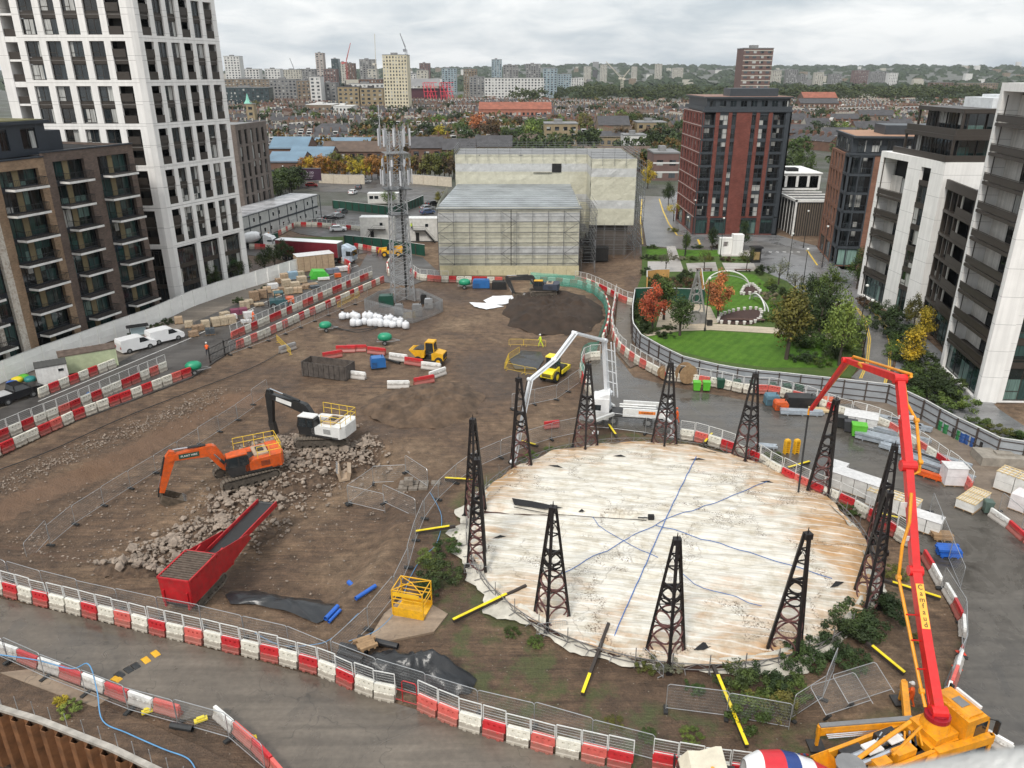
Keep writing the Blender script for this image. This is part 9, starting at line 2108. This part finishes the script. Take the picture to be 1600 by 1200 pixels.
r=empty('monument',on(1142,398),0,'white two part stone monument with square opening','monument');b=MB();X=Matrix.Translation((-2.6,0,0));wallgrid(b,X,2.6,0,3.6,[(.8,1.8,1.6,2.8)],1.0);b.bx(0,-.8,0,2.2,1.0,4.4);b.build('stone_block',W_STONE,r)
for px,py,lab in((1152,503,'brown slatted bench left on the lawn bed path'),(1178,504,'brown slatted bench right on the lawn bed path'),(1100,424,'long bench on the left seating terrace'),(1160,425,'long bench on the right seating terrace')):
	r=empty('bench',on(px,py,.05),0,lab,'bench');b=MB();[b.bx(-1.6,-.4+i*.2,.42,1.6,-.25+i*.2,.48)for i in range(4)];b.build('seat',M('brown_bench_slats',(.09,.045,.03),.6),r);[MB().bx(x,-.35,0,x+.15,.3,.42).build('leg',BLK,r)for x in(-1.4,1.25)]
b=MB();[b.bx(-.4,-.3+i*.3,0,.4,-.1+i*.3,.9,0)for i in range(2)];o=b.build('waste_bin',BLK);o.location=on(1108,509);tag(o,'black waste bin on the park path','bin')
# the town behind
SLATE=M('slate_roof',(.055,.052,.055),.7,var=.4,scale=.5);TILE=M('brown_roof_tiles',(.10,.068,.05),.8,var=.35,scale=.4);REDT=M('red_roof_tiles',(.26,.085,.05),.8,var=.35,scale=.3)
STK=M('stock_brick',(.19,.145,.10),.85,var=.3,scale=.4);RBK=M('red_stock_brick',(.135,.075,.052),.85,var=.3,scale=.4);CRM=M('cream_render_wall',(.40,.375,.32),.7,var=.15,scale=.3);WHT=M('white_render_wall',(.54,.53,.51),.6,var=.12,scale=.3)
GCON=M('grey_concrete_wall',(.19,.185,.18),.7,var=.2,scale=.2);DGL=M('dark_glass_tower',(.035,.055,.06),.2,.2,var=.2,scale=.1);YBR=M('yellow_brick_wall',(.27,.21,.125),.8,var=.2,scale=.3);BLR=M('blue_metal_roof',(.13,.21,.28),.4,.2,var=.25,scale=.15);PBR=M('purple_brick_wall',(.14,.085,.075),.8,var=.2,scale=.3)
def box_building(lab,x0,x1,ytop,Y=None,yb=None,depth=14,wall=STK,roof='flat',rm=ROOFM,fl=3.2,cw=3.2,cat='building',group=None,name='building',cap=24,gl=GL_FAR,ww=.5,band=None):
	if Y is None:Y=Gz((x0+x1)/2,yb).y
	gz=hgt((((x0+x1)/2-800)/FPX)*Y,Y);H=max(4,zat(ytop,0,Y)-gz);dz=Y*cT-(H+gz-CH)*sT;X0=(x0-800)/FPX*dz;X1=(x1-800)/FPX*dz;W=X1-X0
	t=Bld(name,((X0+X1)/2,Y,gz),lab,cat,group);b=MB();he=H if roof=='flat' else H*.68;b.bx(X0,Y,gz-1,X1,Y+depth,gz+he);
	if roof=='gable':b.add([(X0,Y,gz+he),(X0,Y+depth,gz+he),(X0,Y+depth/2,gz+H-.1),(X1,Y,gz+he),(X1,Y+depth,gz+he),(X1,Y+depth/2,gz+H-.1)],[(0,2,1),(3,4,5)])
	if band:
		for k in range(int(H/fl)):b.bx(X0-.1,Y-.12,gz+k*fl+fl*.82,X1+.1,Y,gz+k*fl+fl,1)
	t.part('wall',b,[wall,band or wall]);r=MB()
	if roof=='flat':r.bx(X0-.2,Y-.2,gz+H,X1+.2,Y+depth+.2,gz+H+.5);r.bx(X0+W*.3,Y+depth*.3,gz+H+.5,X0+W*.55,Y+depth*.6,gz+H+2.2)if W<60 else None
	elif roof=='gable':
		e=.5;r.add([(X0-.2,Y-e,gz+he-.3),(X1+.2,Y-e,gz+he-.3),(X1+.2,Y+depth/2,gz+H),(X0-.2,Y+depth/2,gz+H),(X0-.2,Y+depth+e,gz+he-.3),(X1+.2,Y+depth+e,gz+he-.3)],[(0,1,2,3),(3,2,5,4)])
	else:r.add([(X0-.4,Y-.4,gz+he),(X1+.4,Y-.4,gz+he),(X1+.4,Y+depth,gz+he),(X0-.4,Y+depth,gz+he),(X0+W*.25,Y+depth/2,gz+H),(X1-W*.25,Y+depth/2,gz+H)],[(0,1,5,4),(1,2,5),(2,3,4,5),(3,0,4)])
	t.part('roof',r,[rm])
	X,Lh=frame((X0,Y),(X1,Y));n=max(1,int(W/cw));m=max(1,int((he-.6)/fl));c_=W/n;w_=MB();w_.bx(0,-.06,0,c_*ww,.0,fl*.58);w_=w_.mesh('window',[gl])
	for k in range(m):
		for i in range(n):t.inst('window',w_,TX(X,(i+.5-ww/2)*c_,-.02,gz+.9+k*(he-.6)/m))
	t.finish(cap);return t
BB=box_building
BB('long brown roofed terrace left of the mast',502,610,222,yb=264,depth=11,wall=RBK,roof='gable',rm=TILE);BB('dark slate terrace right of the mast, left half',641,690,215,yb=262,depth=11,wall=RBK,roof='gable',rm=SLATE);BB('dark slate terrace right of the mast, right half',691,742,218,yb=264,depth=11,wall=RBK,roof='gable',rm=SLATE)
for i,(a,c,yt,yb)in enumerate(((418,478,216,262),(448,515,232,270),(486,575,217,250),(415,470,240,277))):BB('blue metal roofed shed, %s of the cluster beyond the brown flats'%ORD[i],a,c,yt,yb=yb,depth=18,wall=RBK,roof='gable',rm=BLR,group='blue roofed sheds',name='shed')
BB('dark terrace behind the blue roofed sheds',538,640,214,yb=240,depth=12,wall=RBK,roof='gable',rm=TILE);BB('white villa with hipped dark roof and pale chimneys',484,540,194,yb=226,depth=14,wall=WHT,roof='hip',rm=SLATE)
BB('low dark roofed house between two gables right of the mast',742,800,213,yb=258,depth=12,wall=STK,roof='gable',rm=SLATE);BB('brown hipped house left of the yellow brick flats',806,850,210,yb=240,depth=12,wall=STK,roof='hip',rm=TILE)
BB('yellow brick flats with open balconies, left one of two',851,903,194,yb=228,depth=16,wall=YBR,cw=4);BB('yellow brick flats with roof tank, right one of two',996,1042,192,yb=222,depth=16,wall=YBR,cw=4);BB('brown gabled flats between the two yellow brick flats',936,985,182,yb=222,depth=18,wall=STK,roof='gable',rm=SLATE);BB('orange gabled hall in front of the yellow brick flats',937,978,206,yb=228,depth=14,wall=YBR,roof='gable',rm=SLATE);BB('white stucco house before the dark garden tree',975,1010,212,yb=236,depth=12,wall=WHT)
BB('low flats with white balcony bands beside the red brick tower',1022,1062,240,yb=282,depth=14,wall=PBR,band=WHT);BB('long brown wall terrace behind the wrapped building',905,1020,230,yb=268,depth=11,wall=RBK,roof='gable',rm=TILE)
BB('red mansion block with long orange roof and gables',748,862,160,yb=192,depth=22,wall=M('terracotta_brick',(.33,.13,.085),.8,var=.25,scale=.3),roof='gable',rm=REDT,fl=3.4);BB('red school with steep tiled roofs at the right',1257,1310,144,yb=170,depth=20,wall=RBK,roof='gable',rm=REDT);BB('dark long roofed hall in front of the red school',1252,1312,154,yb=176,depth=16,wall=RBK,roof='gable',rm=SLATE)
BB('low brick hall with white roofs among far terraces',478,520,164,yb=182,depth=26,wall=STK,rm=WHT);BB('white cubic building beside the low brick hall',518,552,166,yb=182,depth=20,wall=WHT,rm=WHT)
for i,(a,c,yt,yb)in enumerate(((1228,1262,178,205),(1262,1300,185,215),(1300,1345,178,200),(1228,1275,195,230),(1345,1400,172,196),(1290,1345,200,232),(1340,1400,190,222),(1395,1430,186,214))):BB('slate roofed house row %s from the front right of the red brick tower'%ORD[i],a,c,yt,yb=yb,depth=11,wall=rt.choice([STK,RBK,CRM]),roof='gable',rm=SLATE,group='house rows right of the red tower',name='house_row')
BB('tall cream residential tower standing left of centre',597,635,86,Y=760,depth=24,wall=M('cream_tower_wall',(.56,.50,.36),.7,var=.15,scale=.1),cw=2.6,fl=2.9,cap=90,ww=.45);BB('brown brick tower with white bands behind the red brick block',1163,1209,76,Y=520,depth=16,wall=PBR,band=CRM,cw=4.5,fl=2.9,cap=60)
BB('church tower base of tan stone by the white tower',384,396,163,yb=200,depth=6,wall=YBR,cw=3,name='church_tower');p=Gz(390,200);q=MB();z0=zat(163,0,p.y);z1=zat(147,0,p.y);q.lathe([(3.0,0),(1.4,2.2),(.1,z1-z0)],8,0,(p.x,p.y+3,z0+.4));tag(q.build('church_spire',M('verdigris_copper',(.20,.48,.38),.6),loc=(p.x,p.y+3,0)),'small pale green copper spire on the tan church tower','spire')
SKY=[(349,373,88,1250,WHT,'white gridded tower beside the near tower'),(374,404,108,1300,WHT,'white slatted block, first right of the gridded tower'),(413,437,108,1320,WHT,'white slatted block, second right of the gridded tower'),(441,470,109,1500,CRM,'low pale block with rooftop crane'),(471,491,108,1350,GCON,'dark grey cube left of the slim tower'),(492,504,83,1450,M('pinkish_tower_wall',(.36,.31,.28),.7),'slim pinkish tower on the left skyline'),(505,525,108,1300,PBR,'brown round cornered block beside the slim tower'),(517,528,92,1600,DGL,'dark teal glass tower'),(529,541,97,1800,CRM,'pale block behind the brick block'),(540,553,99,1500,RBK,'stepped red brick block'),(561,585,93,1400,GCON,'grey tower with open frame crown'),(574,588,108,1200,CRM,'pale flats right of the grey tower'),(349,420,124,1050,STK,'long tan flats above the zigzag roofed shed'),(420,462,124,1000,GCON,'grey stepped flats left of the white gabled building'),(349,419,137,900,DGL,'dark zigzag roofed shed'),(463,484,126,950,STK,'brown blocks beside the white gabled building'),(483,500,120,880,WHT,'white building with tall blank gable'),(500,524,130,900,GCON,'grey low offices by the white gable'),(527,560,136,800,YBR,'yellow brick flats behind terraces, left'),(562,598,138,800,YBR,'yellow brick flats behind terraces, right'),(560,596,124,1000,RBK,'long red brick block behind the yellow flats'),(545,600,131,950,WHT,'low white sheds behind the yellow flats'),(655,671,99,1500,PBR,'dark brick tower right of the cream tower'),(651,668,110,1300,CRM,'cream block before the dark brick tower'),(636,650,116,1400,WHT,'low white block right of the cream tower'),(690,713,107,1500,M('pale_glass_block',(.24,.30,.33),.3),'pale glass office block'),(724,745,108,1400,STK,'twin tan towers left of the white terraces'),(768,784,93,1500,M('pale_glass_block',(.24,.30,.33)),'pale glass stepped tower'),(786,810,102,1450,GCON,'grey brown slab tower'),(733,757,120,1200,GCON,'dark flats left of white terraces'),(757,850,122,1150,WHT,'long white riverside terrace with flat roof'),(822,845,100,1700,GCON,'white and grey tower over the white terrace'),(849,871,107,1300,M('pale_glass_block',(.24,.30,.33)),'pale glass block right of the white terrace'),(872,893,116,1500,M('pale_glass_block',(.24,.30,.33)),'blue grey stepped block'),(893,912,122,1600,WHT,'low white block before the trees'),(913,924,104,2800,CRM,'pale tower on the wooded ridge, left'),(939,949,101,2800,CRM,'pale tower on the wooded ridge, second'),(988,996,104,3000,CRM,'pale tower on the wooded ridge, third'),(1025,1035,100,2800,CRM,'pale tower on the wooded ridge, fourth'),(1052,1068,106,3000,CRM,'pale broad block on the wooded ridge'),(1208,1222,110,2200,CRM,'pale block right of the banded tower'),(1230,1248,109,2200,GCON,'grey glass block on the slope'),(1250,1262,117,2000,GCON,'low grey block on the slope'),(1275,1288,113,2200,CRM,'cream slab on the slope'),(1298,1316,116,2000,GCON,'brown grey block on the slope'),(1335,1360,110,2300,PBR,'dark brown twin block on the slope'),(1362,1388,112,2200,GCON,'grey stepped block on the slope'),(1390,1404,114,2100,WHT,'white block on the slope'),(1320,1372,146,1250,CRM,'cream mansion flats before the far terraces'),(1372,1424,146,1250,STK,'tan mansion flats before the far terraces'),(1458,1490,129,1500,RBK,'long red hospital wing among the trees'),(1495,1560,130,1500,STK,'long tan hospital wing at the right')]
for a,c,yt,Y,m,lab in SKY:BB(lab,a,c,yt,Y=Y,depth=18,wall=m,group='distant buildings on the skyline',cw=4.5,fl=3.3,cap=14,rm=SLATE if m is YBR else ROOFM)
rs=random.Random(8)
b=MB()
for i in range(520):
	y=rs.uniform(1250,4800);x=rs.uniform(-.62,.62)*y
	if x>-150 and(y<2000 or rs.random()<.65):continue
	w_=rs.uniform(8,34);h_=rs.uniform(7,15)+(rs.random()**6)*22;b.bx(x,y,hgt(x,y)-2,x+w_,y+14,hgt(x,y)+h_,rs.choice((0,0,1,2,3,4)))
tag(b.build('distant_town',[CRM,WHT,GCON,STK,SLATE]),'mass of small distant buildings fading towards the hills','town',kind='stuff')
t=Bld('stadium',(-75,1000,0),'long grey stand roof with bright red steel trusses','stadium');Y=1000;D_=Y*cT+10;xa=(635-800)/FPX*D_;xb=(706-800)/FPX*D_;z1=zat(123,0,Y);b=MB();b.bx(xa,Y,0,xb-8,Y+40,z1*.62);t.part('wall',b,[M('dark_maroon',(.07,.02,.03),.7)]);b=MB();b.add([(xa,Y-4,z1*.72),(xb-12,Y-4,z1*.72),(xb-18,Y+40,z1),(xa,Y+40,z1)],[(0,1,2,3)]);t.part('roof',b,[GCON])
for k in range(2):b=MB();[b.tube((xb-32+k*20+i*3,Y-6,3),(xb-34+k*20+((i*5)%13),Y-5,z1*.86),.5,4)for i in range(6)];[b.tube((xb-33+k*20,Y-6,z1*(.35+.17*i)),(xb-17+k*20,Y-6,z1*(.35+.17*i)),.4,4)for i in range(4)];t.part('truss',b,[M('bright_red_steel',(.62,.04,.07),.5)])
def crane(lab,px,pyb,pyt,Y,jx,jy,m):
	D_=Y*cT;x=(px-800)/FPX*D_;z0=hgt(x,Y);z1=zat(pyb,x,Y);r=empty('tower_crane',(x,Y,z0),0,lab,'crane');b=MB()
	for s in(-1,1):b.tube((s*1.2,0,0),(s*1.2,0,z1-z0),.35,4)
	for k in range(int((z1-z0)/4)):b.tube((-1.2,0,k*4),(1.2,0,k*4+4),.25,4)
	b.build('mast',m,r);jz=zat(jy,x,Y)-z0;j=(jx-px)/FPX*D_;b=MB();b.tube((0,0,z1-z0),(j,0,jz),.6,4);b.tube((0,-.8,z1-z0+3),(j,0,jz),.35,4);b.tube((0,0,z1-z0),(-j*.25-3,0,z1-z0+1),.8,4);b.bx(-j*.25-5,-1,z1-z0-2,-j*.25-1,1,z1-z0+1);b.build('jib',m,r)
CRG=M('grey_crane_steel',(.22,.23,.25),.6);CRW=M('cream_crane_steel',(.55,.50,.42),.6);CRR=M('red_crane_steel',(.45,.08,.07),.6)
for a in(('red and white crane left of the grey open crowned tower',542,98,0,1350,551,67,CRR),('pale thin crane between the grey tower and the cream tower',588,100,0,1350,589,53,CRW),('grey luffing crane rising right of the cream tower',636,78,0,1000,628,52,CRG),('cream crane over the green belt, left jib',972,123,0,1400,946,96,CRW),('cream crane over the green belt, right jib',974,122,0,1420,984,108,CRW),('small grey crane on the far left blocks',460,108,0,1600,455,91,CRG)):crane(*a)
def house(seed,wall,roof,bay):
	rn=random.Random(seed);b=MB();W,D_,E,Rg=4.6,8.0,4.6,7.2;b.bx(0,0,0,W-.02,D_,E,0);b.add([(0,0,E),(0,D_,E),(0,D_/2,Rg),(W-.02,0,E),(W-.02,D_,E),(W-.02,D_/2,Rg)],[(0,2,1),(3,4,5)],0)
	b.add([(0,-.3,E-.1),(W,-.3,E-.1),(W,D_/2,Rg+.1),(0,D_/2,Rg+.1),(0,D_+.3,E-.1),(W,D_+.3,E-.1)],[(0,1,2,3),(3,2,5,4)],1)
	b.bx(W-.35,D_*.35,Rg-1.0,W+.35,D_*.65,Rg+1.3,0);[b.tube((W,D_*(.4+.07*i),Rg+1.3),(W,D_*(.4+.07*i),Rg+1.8),.14,5,4)for i in range(4)]
	b.bx(W-.1,-.1,E-.2,W+.1,D_+.1,E+.25,2)
	for z in(.5,2.6):b.bx(.9,-.9 if bay else-.1,z-.1,3.0,0,z+1.6,2);b.bx(1.05,-.94 if bay else-.14,z+.1,1.9,-.9 if bay else-.1,z+1.4,3);b.bx(2.05,-.94 if bay else-.14,z+.1,2.85,-.9 if bay else-.1,z+1.4,3)
	b.bx(3.4,-.06,2.7,4.2,0,4.1,2);b.bx(3.5,-.1,2.8,4.1,-.06,4.0,3)
	if rn.random()<.5:b.bx(1.2,D_*.08,E+.9,3.8,D_*.4,E+2.5,2);b.bx(1.4,D_*.08-.05,E+1.2,3.6,D_*.08,E+2.2,3)
	return b.mesh('terraced_house',[wall,roof,WHT,GLS,REDT])
HM=[house(0,STK,SLATE,True),house(1,RBK,SLATE,True),house(2,CRM,SLATE,False),house(3,STK,TILE,True),house(5,RBK,TILE,False),house(6,CRM,SLATE,True)]
rh=random.Random(21);spots=[]
blocks=[]
y=400
while y<1060:
	x=-.36*y-60
	while x<.60*y+40:
		bw=rh.choice((35,50,70,90));ro=rh.choice((0,.1,-.12,.35,-.3,.6,PI/2+.15,PI/2-.4,PI/2+.5));blocks.append((x,y,bw,ro));x+=bw+12
	y+=22+y*.008
for x,y,bw,ro in blocks:
	if x/y>-.02 and y>1000:continue
	n=int(bw/4.65)if ro<1 else 6
	k0=rh.randrange(6)
	for i in range(n):
		k=k0 if rh.random()<.7 else rh.randrange(6);px=x+math.cos(ro)*4.62*i;py=y+math.sin(ro)*4.62*i;spots.append((px,py,ro+(0 if i else 0),k))
spots=[s for s in spots if-.37<s[0]/s[1]<.6 and not(s[1]<430 and-.02<s[0]/s[1]<.2)]
spots.sort(key=lambda s:s[1]);
for x,y,ro,k in spots[:290]:o=bpy.data.objects.new('terraced_house',HM[k]);COL.objects.link(o);o.location=(x,y,0);o.rotation_euler=(0,0,ro);tag(o,'terraced house with white window bays in the nearer streets beyond the site','house','terraced houses in the nearer streets')
b=MB();raw=[([tuple(v.co)for v in m.vertices],[tuple(p.vertices)for p in m.polygons],[p.material_index for p in m.polygons],[list((STK,RBK,CRM,SLATE,TILE,WHT,GLS,REDT)).index(q)for q in m.materials])for m in HM]
for x,y,ro,k in spots[290:]:
	vs_,fs_,mi,mp_=raw[k];c,s=math.cos(ro),math.sin(ro);o=len(b.v);b.v+=[(x+v[0]*c-v[1]*s,y+v[0]*s+v[1]*c,v[2])for v in vs_];b.f+=[tuple(i+o for i in f)for f in fs_];b.m+=[mp_[q]for q in mi]
tag(b.build('far_terraces',[STK,RBK,CRM,SLATE,TILE,WHT,GLS,REDT]),'rows upon rows of far terraced houses and chimneys','houses',kind='stuff')
# damp air between here and the hills
b=MB();b.bx(-9300,-400,-12,9300,12300,420);hz=b.build('haze',(lambda m:m)(bpy.data.materials.new('haze')));m=hz.data.materials[0];m.use_nodes=True;nt=m.node_tree;nt.nodes.clear()
o=nt.nodes.new('ShaderNodeOutputMaterial');v=nt.nodes.new('ShaderNodeVolumePrincipled');v.inputs['Color'].default_value=(.90,.95,1,1);v.inputs['Density'].default_value=.00005;v.inputs['Anisotropy'].default_value=.2;L(nt,v.outputs[0],o.inputs['Volume'])
tag(hz,'thin damp haze',kind='stuff')
# camera, light, sky
cam=bpy.data.cameras.new('camera');co=bpy.data.objects.new('camera',cam);COL.objects.link(co)
co.location=(0,0,CH);co.rotation_euler=(PI/2-TH,0,0)
cam.sensor_width=36;cam.lens=FPX/1600*36;cam.clip_start=.05;cam.clip_end=30000
C.camera=co
SUN_EL,SUN_AZ=48,205
sun=bpy.data.lights.new('sun','SUN');so=bpy.data.objects.new('sun',sun);COL.objects.link(so)
sun.energy=2.0;sun.angle=R(12);sun.color=(1,.95,.88)
az=R(SUN_AZ);sd=Vector((math.sin(az)*math.cos(R(SUN_EL)),math.cos(az)*math.cos(R(SUN_EL)),math.sin(R(SUN_EL))))
so.rotation_euler=(-sd).to_track_quat('-Z','Y').to_euler()
w=bpy.data.worlds.new('World');C.world=w;w.use_nodes=True;nt=w.node_tree
bg=nt.nodes['Background'];sky=nt.nodes.new('ShaderNodeTexSky');sky.sky_type='NISHITA';sky.sun_disc=False
sky.sun_elevation=R(SUN_EL);sky.sun_rotation=R(SUN_AZ);sky.air_density=1.2;sky.dust_density=2.0
tc=nt.nodes.new('ShaderNodeTexCoord');sx=nt.nodes.new('ShaderNodeSeparateXYZ');L(nt,tc.outputs['Generated'],sx.inputs[0])
zz=nt.nodes.new('ShaderNodeMath');zz.operation='ADD';L(nt,sx.outputs['Z'],zz.inputs[0]);zz.inputs[1].default_value=.22
ab=nt.nodes.new('ShaderNodeMath');ab.operation='MAXIMUM';L(nt,zz.outputs[0],ab.inputs[0]);ab.inputs[1].default_value=.1
dx=nt.nodes.new('ShaderNodeMath');dx.operation='DIVIDE';L(nt,sx.outputs['X'],dx.inputs[0]);L(nt,ab.outputs[0],dx.inputs[1])
dy=nt.nodes.new('ShaderNodeMath');dy.operation='DIVIDE';L(nt,sx.outputs['Y'],dy.inputs[0]);L(nt,ab.outputs[0],dy.inputs[1])
cb=nt.nodes.new('ShaderNodeCombineXYZ');L(nt,dx.outputs[0],cb.inputs[0]);L(nt,dy.outputs[0],cb.inputs[1])
n1=noiz(nt,cb.outputs[0],.9,8,.52,.35);n2=noiz(nt,cb.outputs[0],3.2,8,.58,.5)
mx=nt.nodes.new('ShaderNodeMath');mx.operation='MULTIPLY_ADD';L(nt,n2,mx.inputs[0]);mx.inputs[1].default_value=.45;L(nt,n1,mx.inputs[2])
cl=ramp(nt,mx.outputs[0],[(.50,(3.5,4.15,4.65)),(.62,(4.7,5.2,5.6)),(.73,(6.6,6.85,7.0)),(.86,(8.6,8.6,8.5))])
br=nt.nodes.new('ShaderNodeMapRange');L(nt,sx.outputs['Z'],br.inputs['Value']);br.inputs['From Min'].default_value=.12;br.inputs['From Max'].default_value=.95
br.inputs['To Min'].default_value=1.0;br.inputs['To Max'].default_value=1.6
cm=nt.nodes.new('ShaderNodeVectorMath');cm.operation='SCALE';L(nt,cl.outputs[0],cm.inputs[0]);L(nt,br.outputs[0],cm.inputs['Scale'])
fin=mixc(nt,.93,sky.outputs[0],cm.outputs[0])
L(nt,fin,bg.inputs['Color']);bg.inputs['Strength'].default_value=.1
C.view_settings.view_transform='Standard';C.view_settings.look='None';C.view_settings.gamma=1;C.view_settings.exposure=0.45
C.render.engine='CYCLES'
try:
	C.cycles.max_bounces=6;C.cycles.transparent_max_bounces=24
except Exception:pass
cam.dof.use_dof=True;cam.dof.focus_distance=75;cam.dof.aperture_fstop=5.6
for o in(HER,COLP):
	for c in list(COL.objects):
		if c.parent==o:bpy.data.objects.remove(c)
	bpy.data.objects.remove(o)
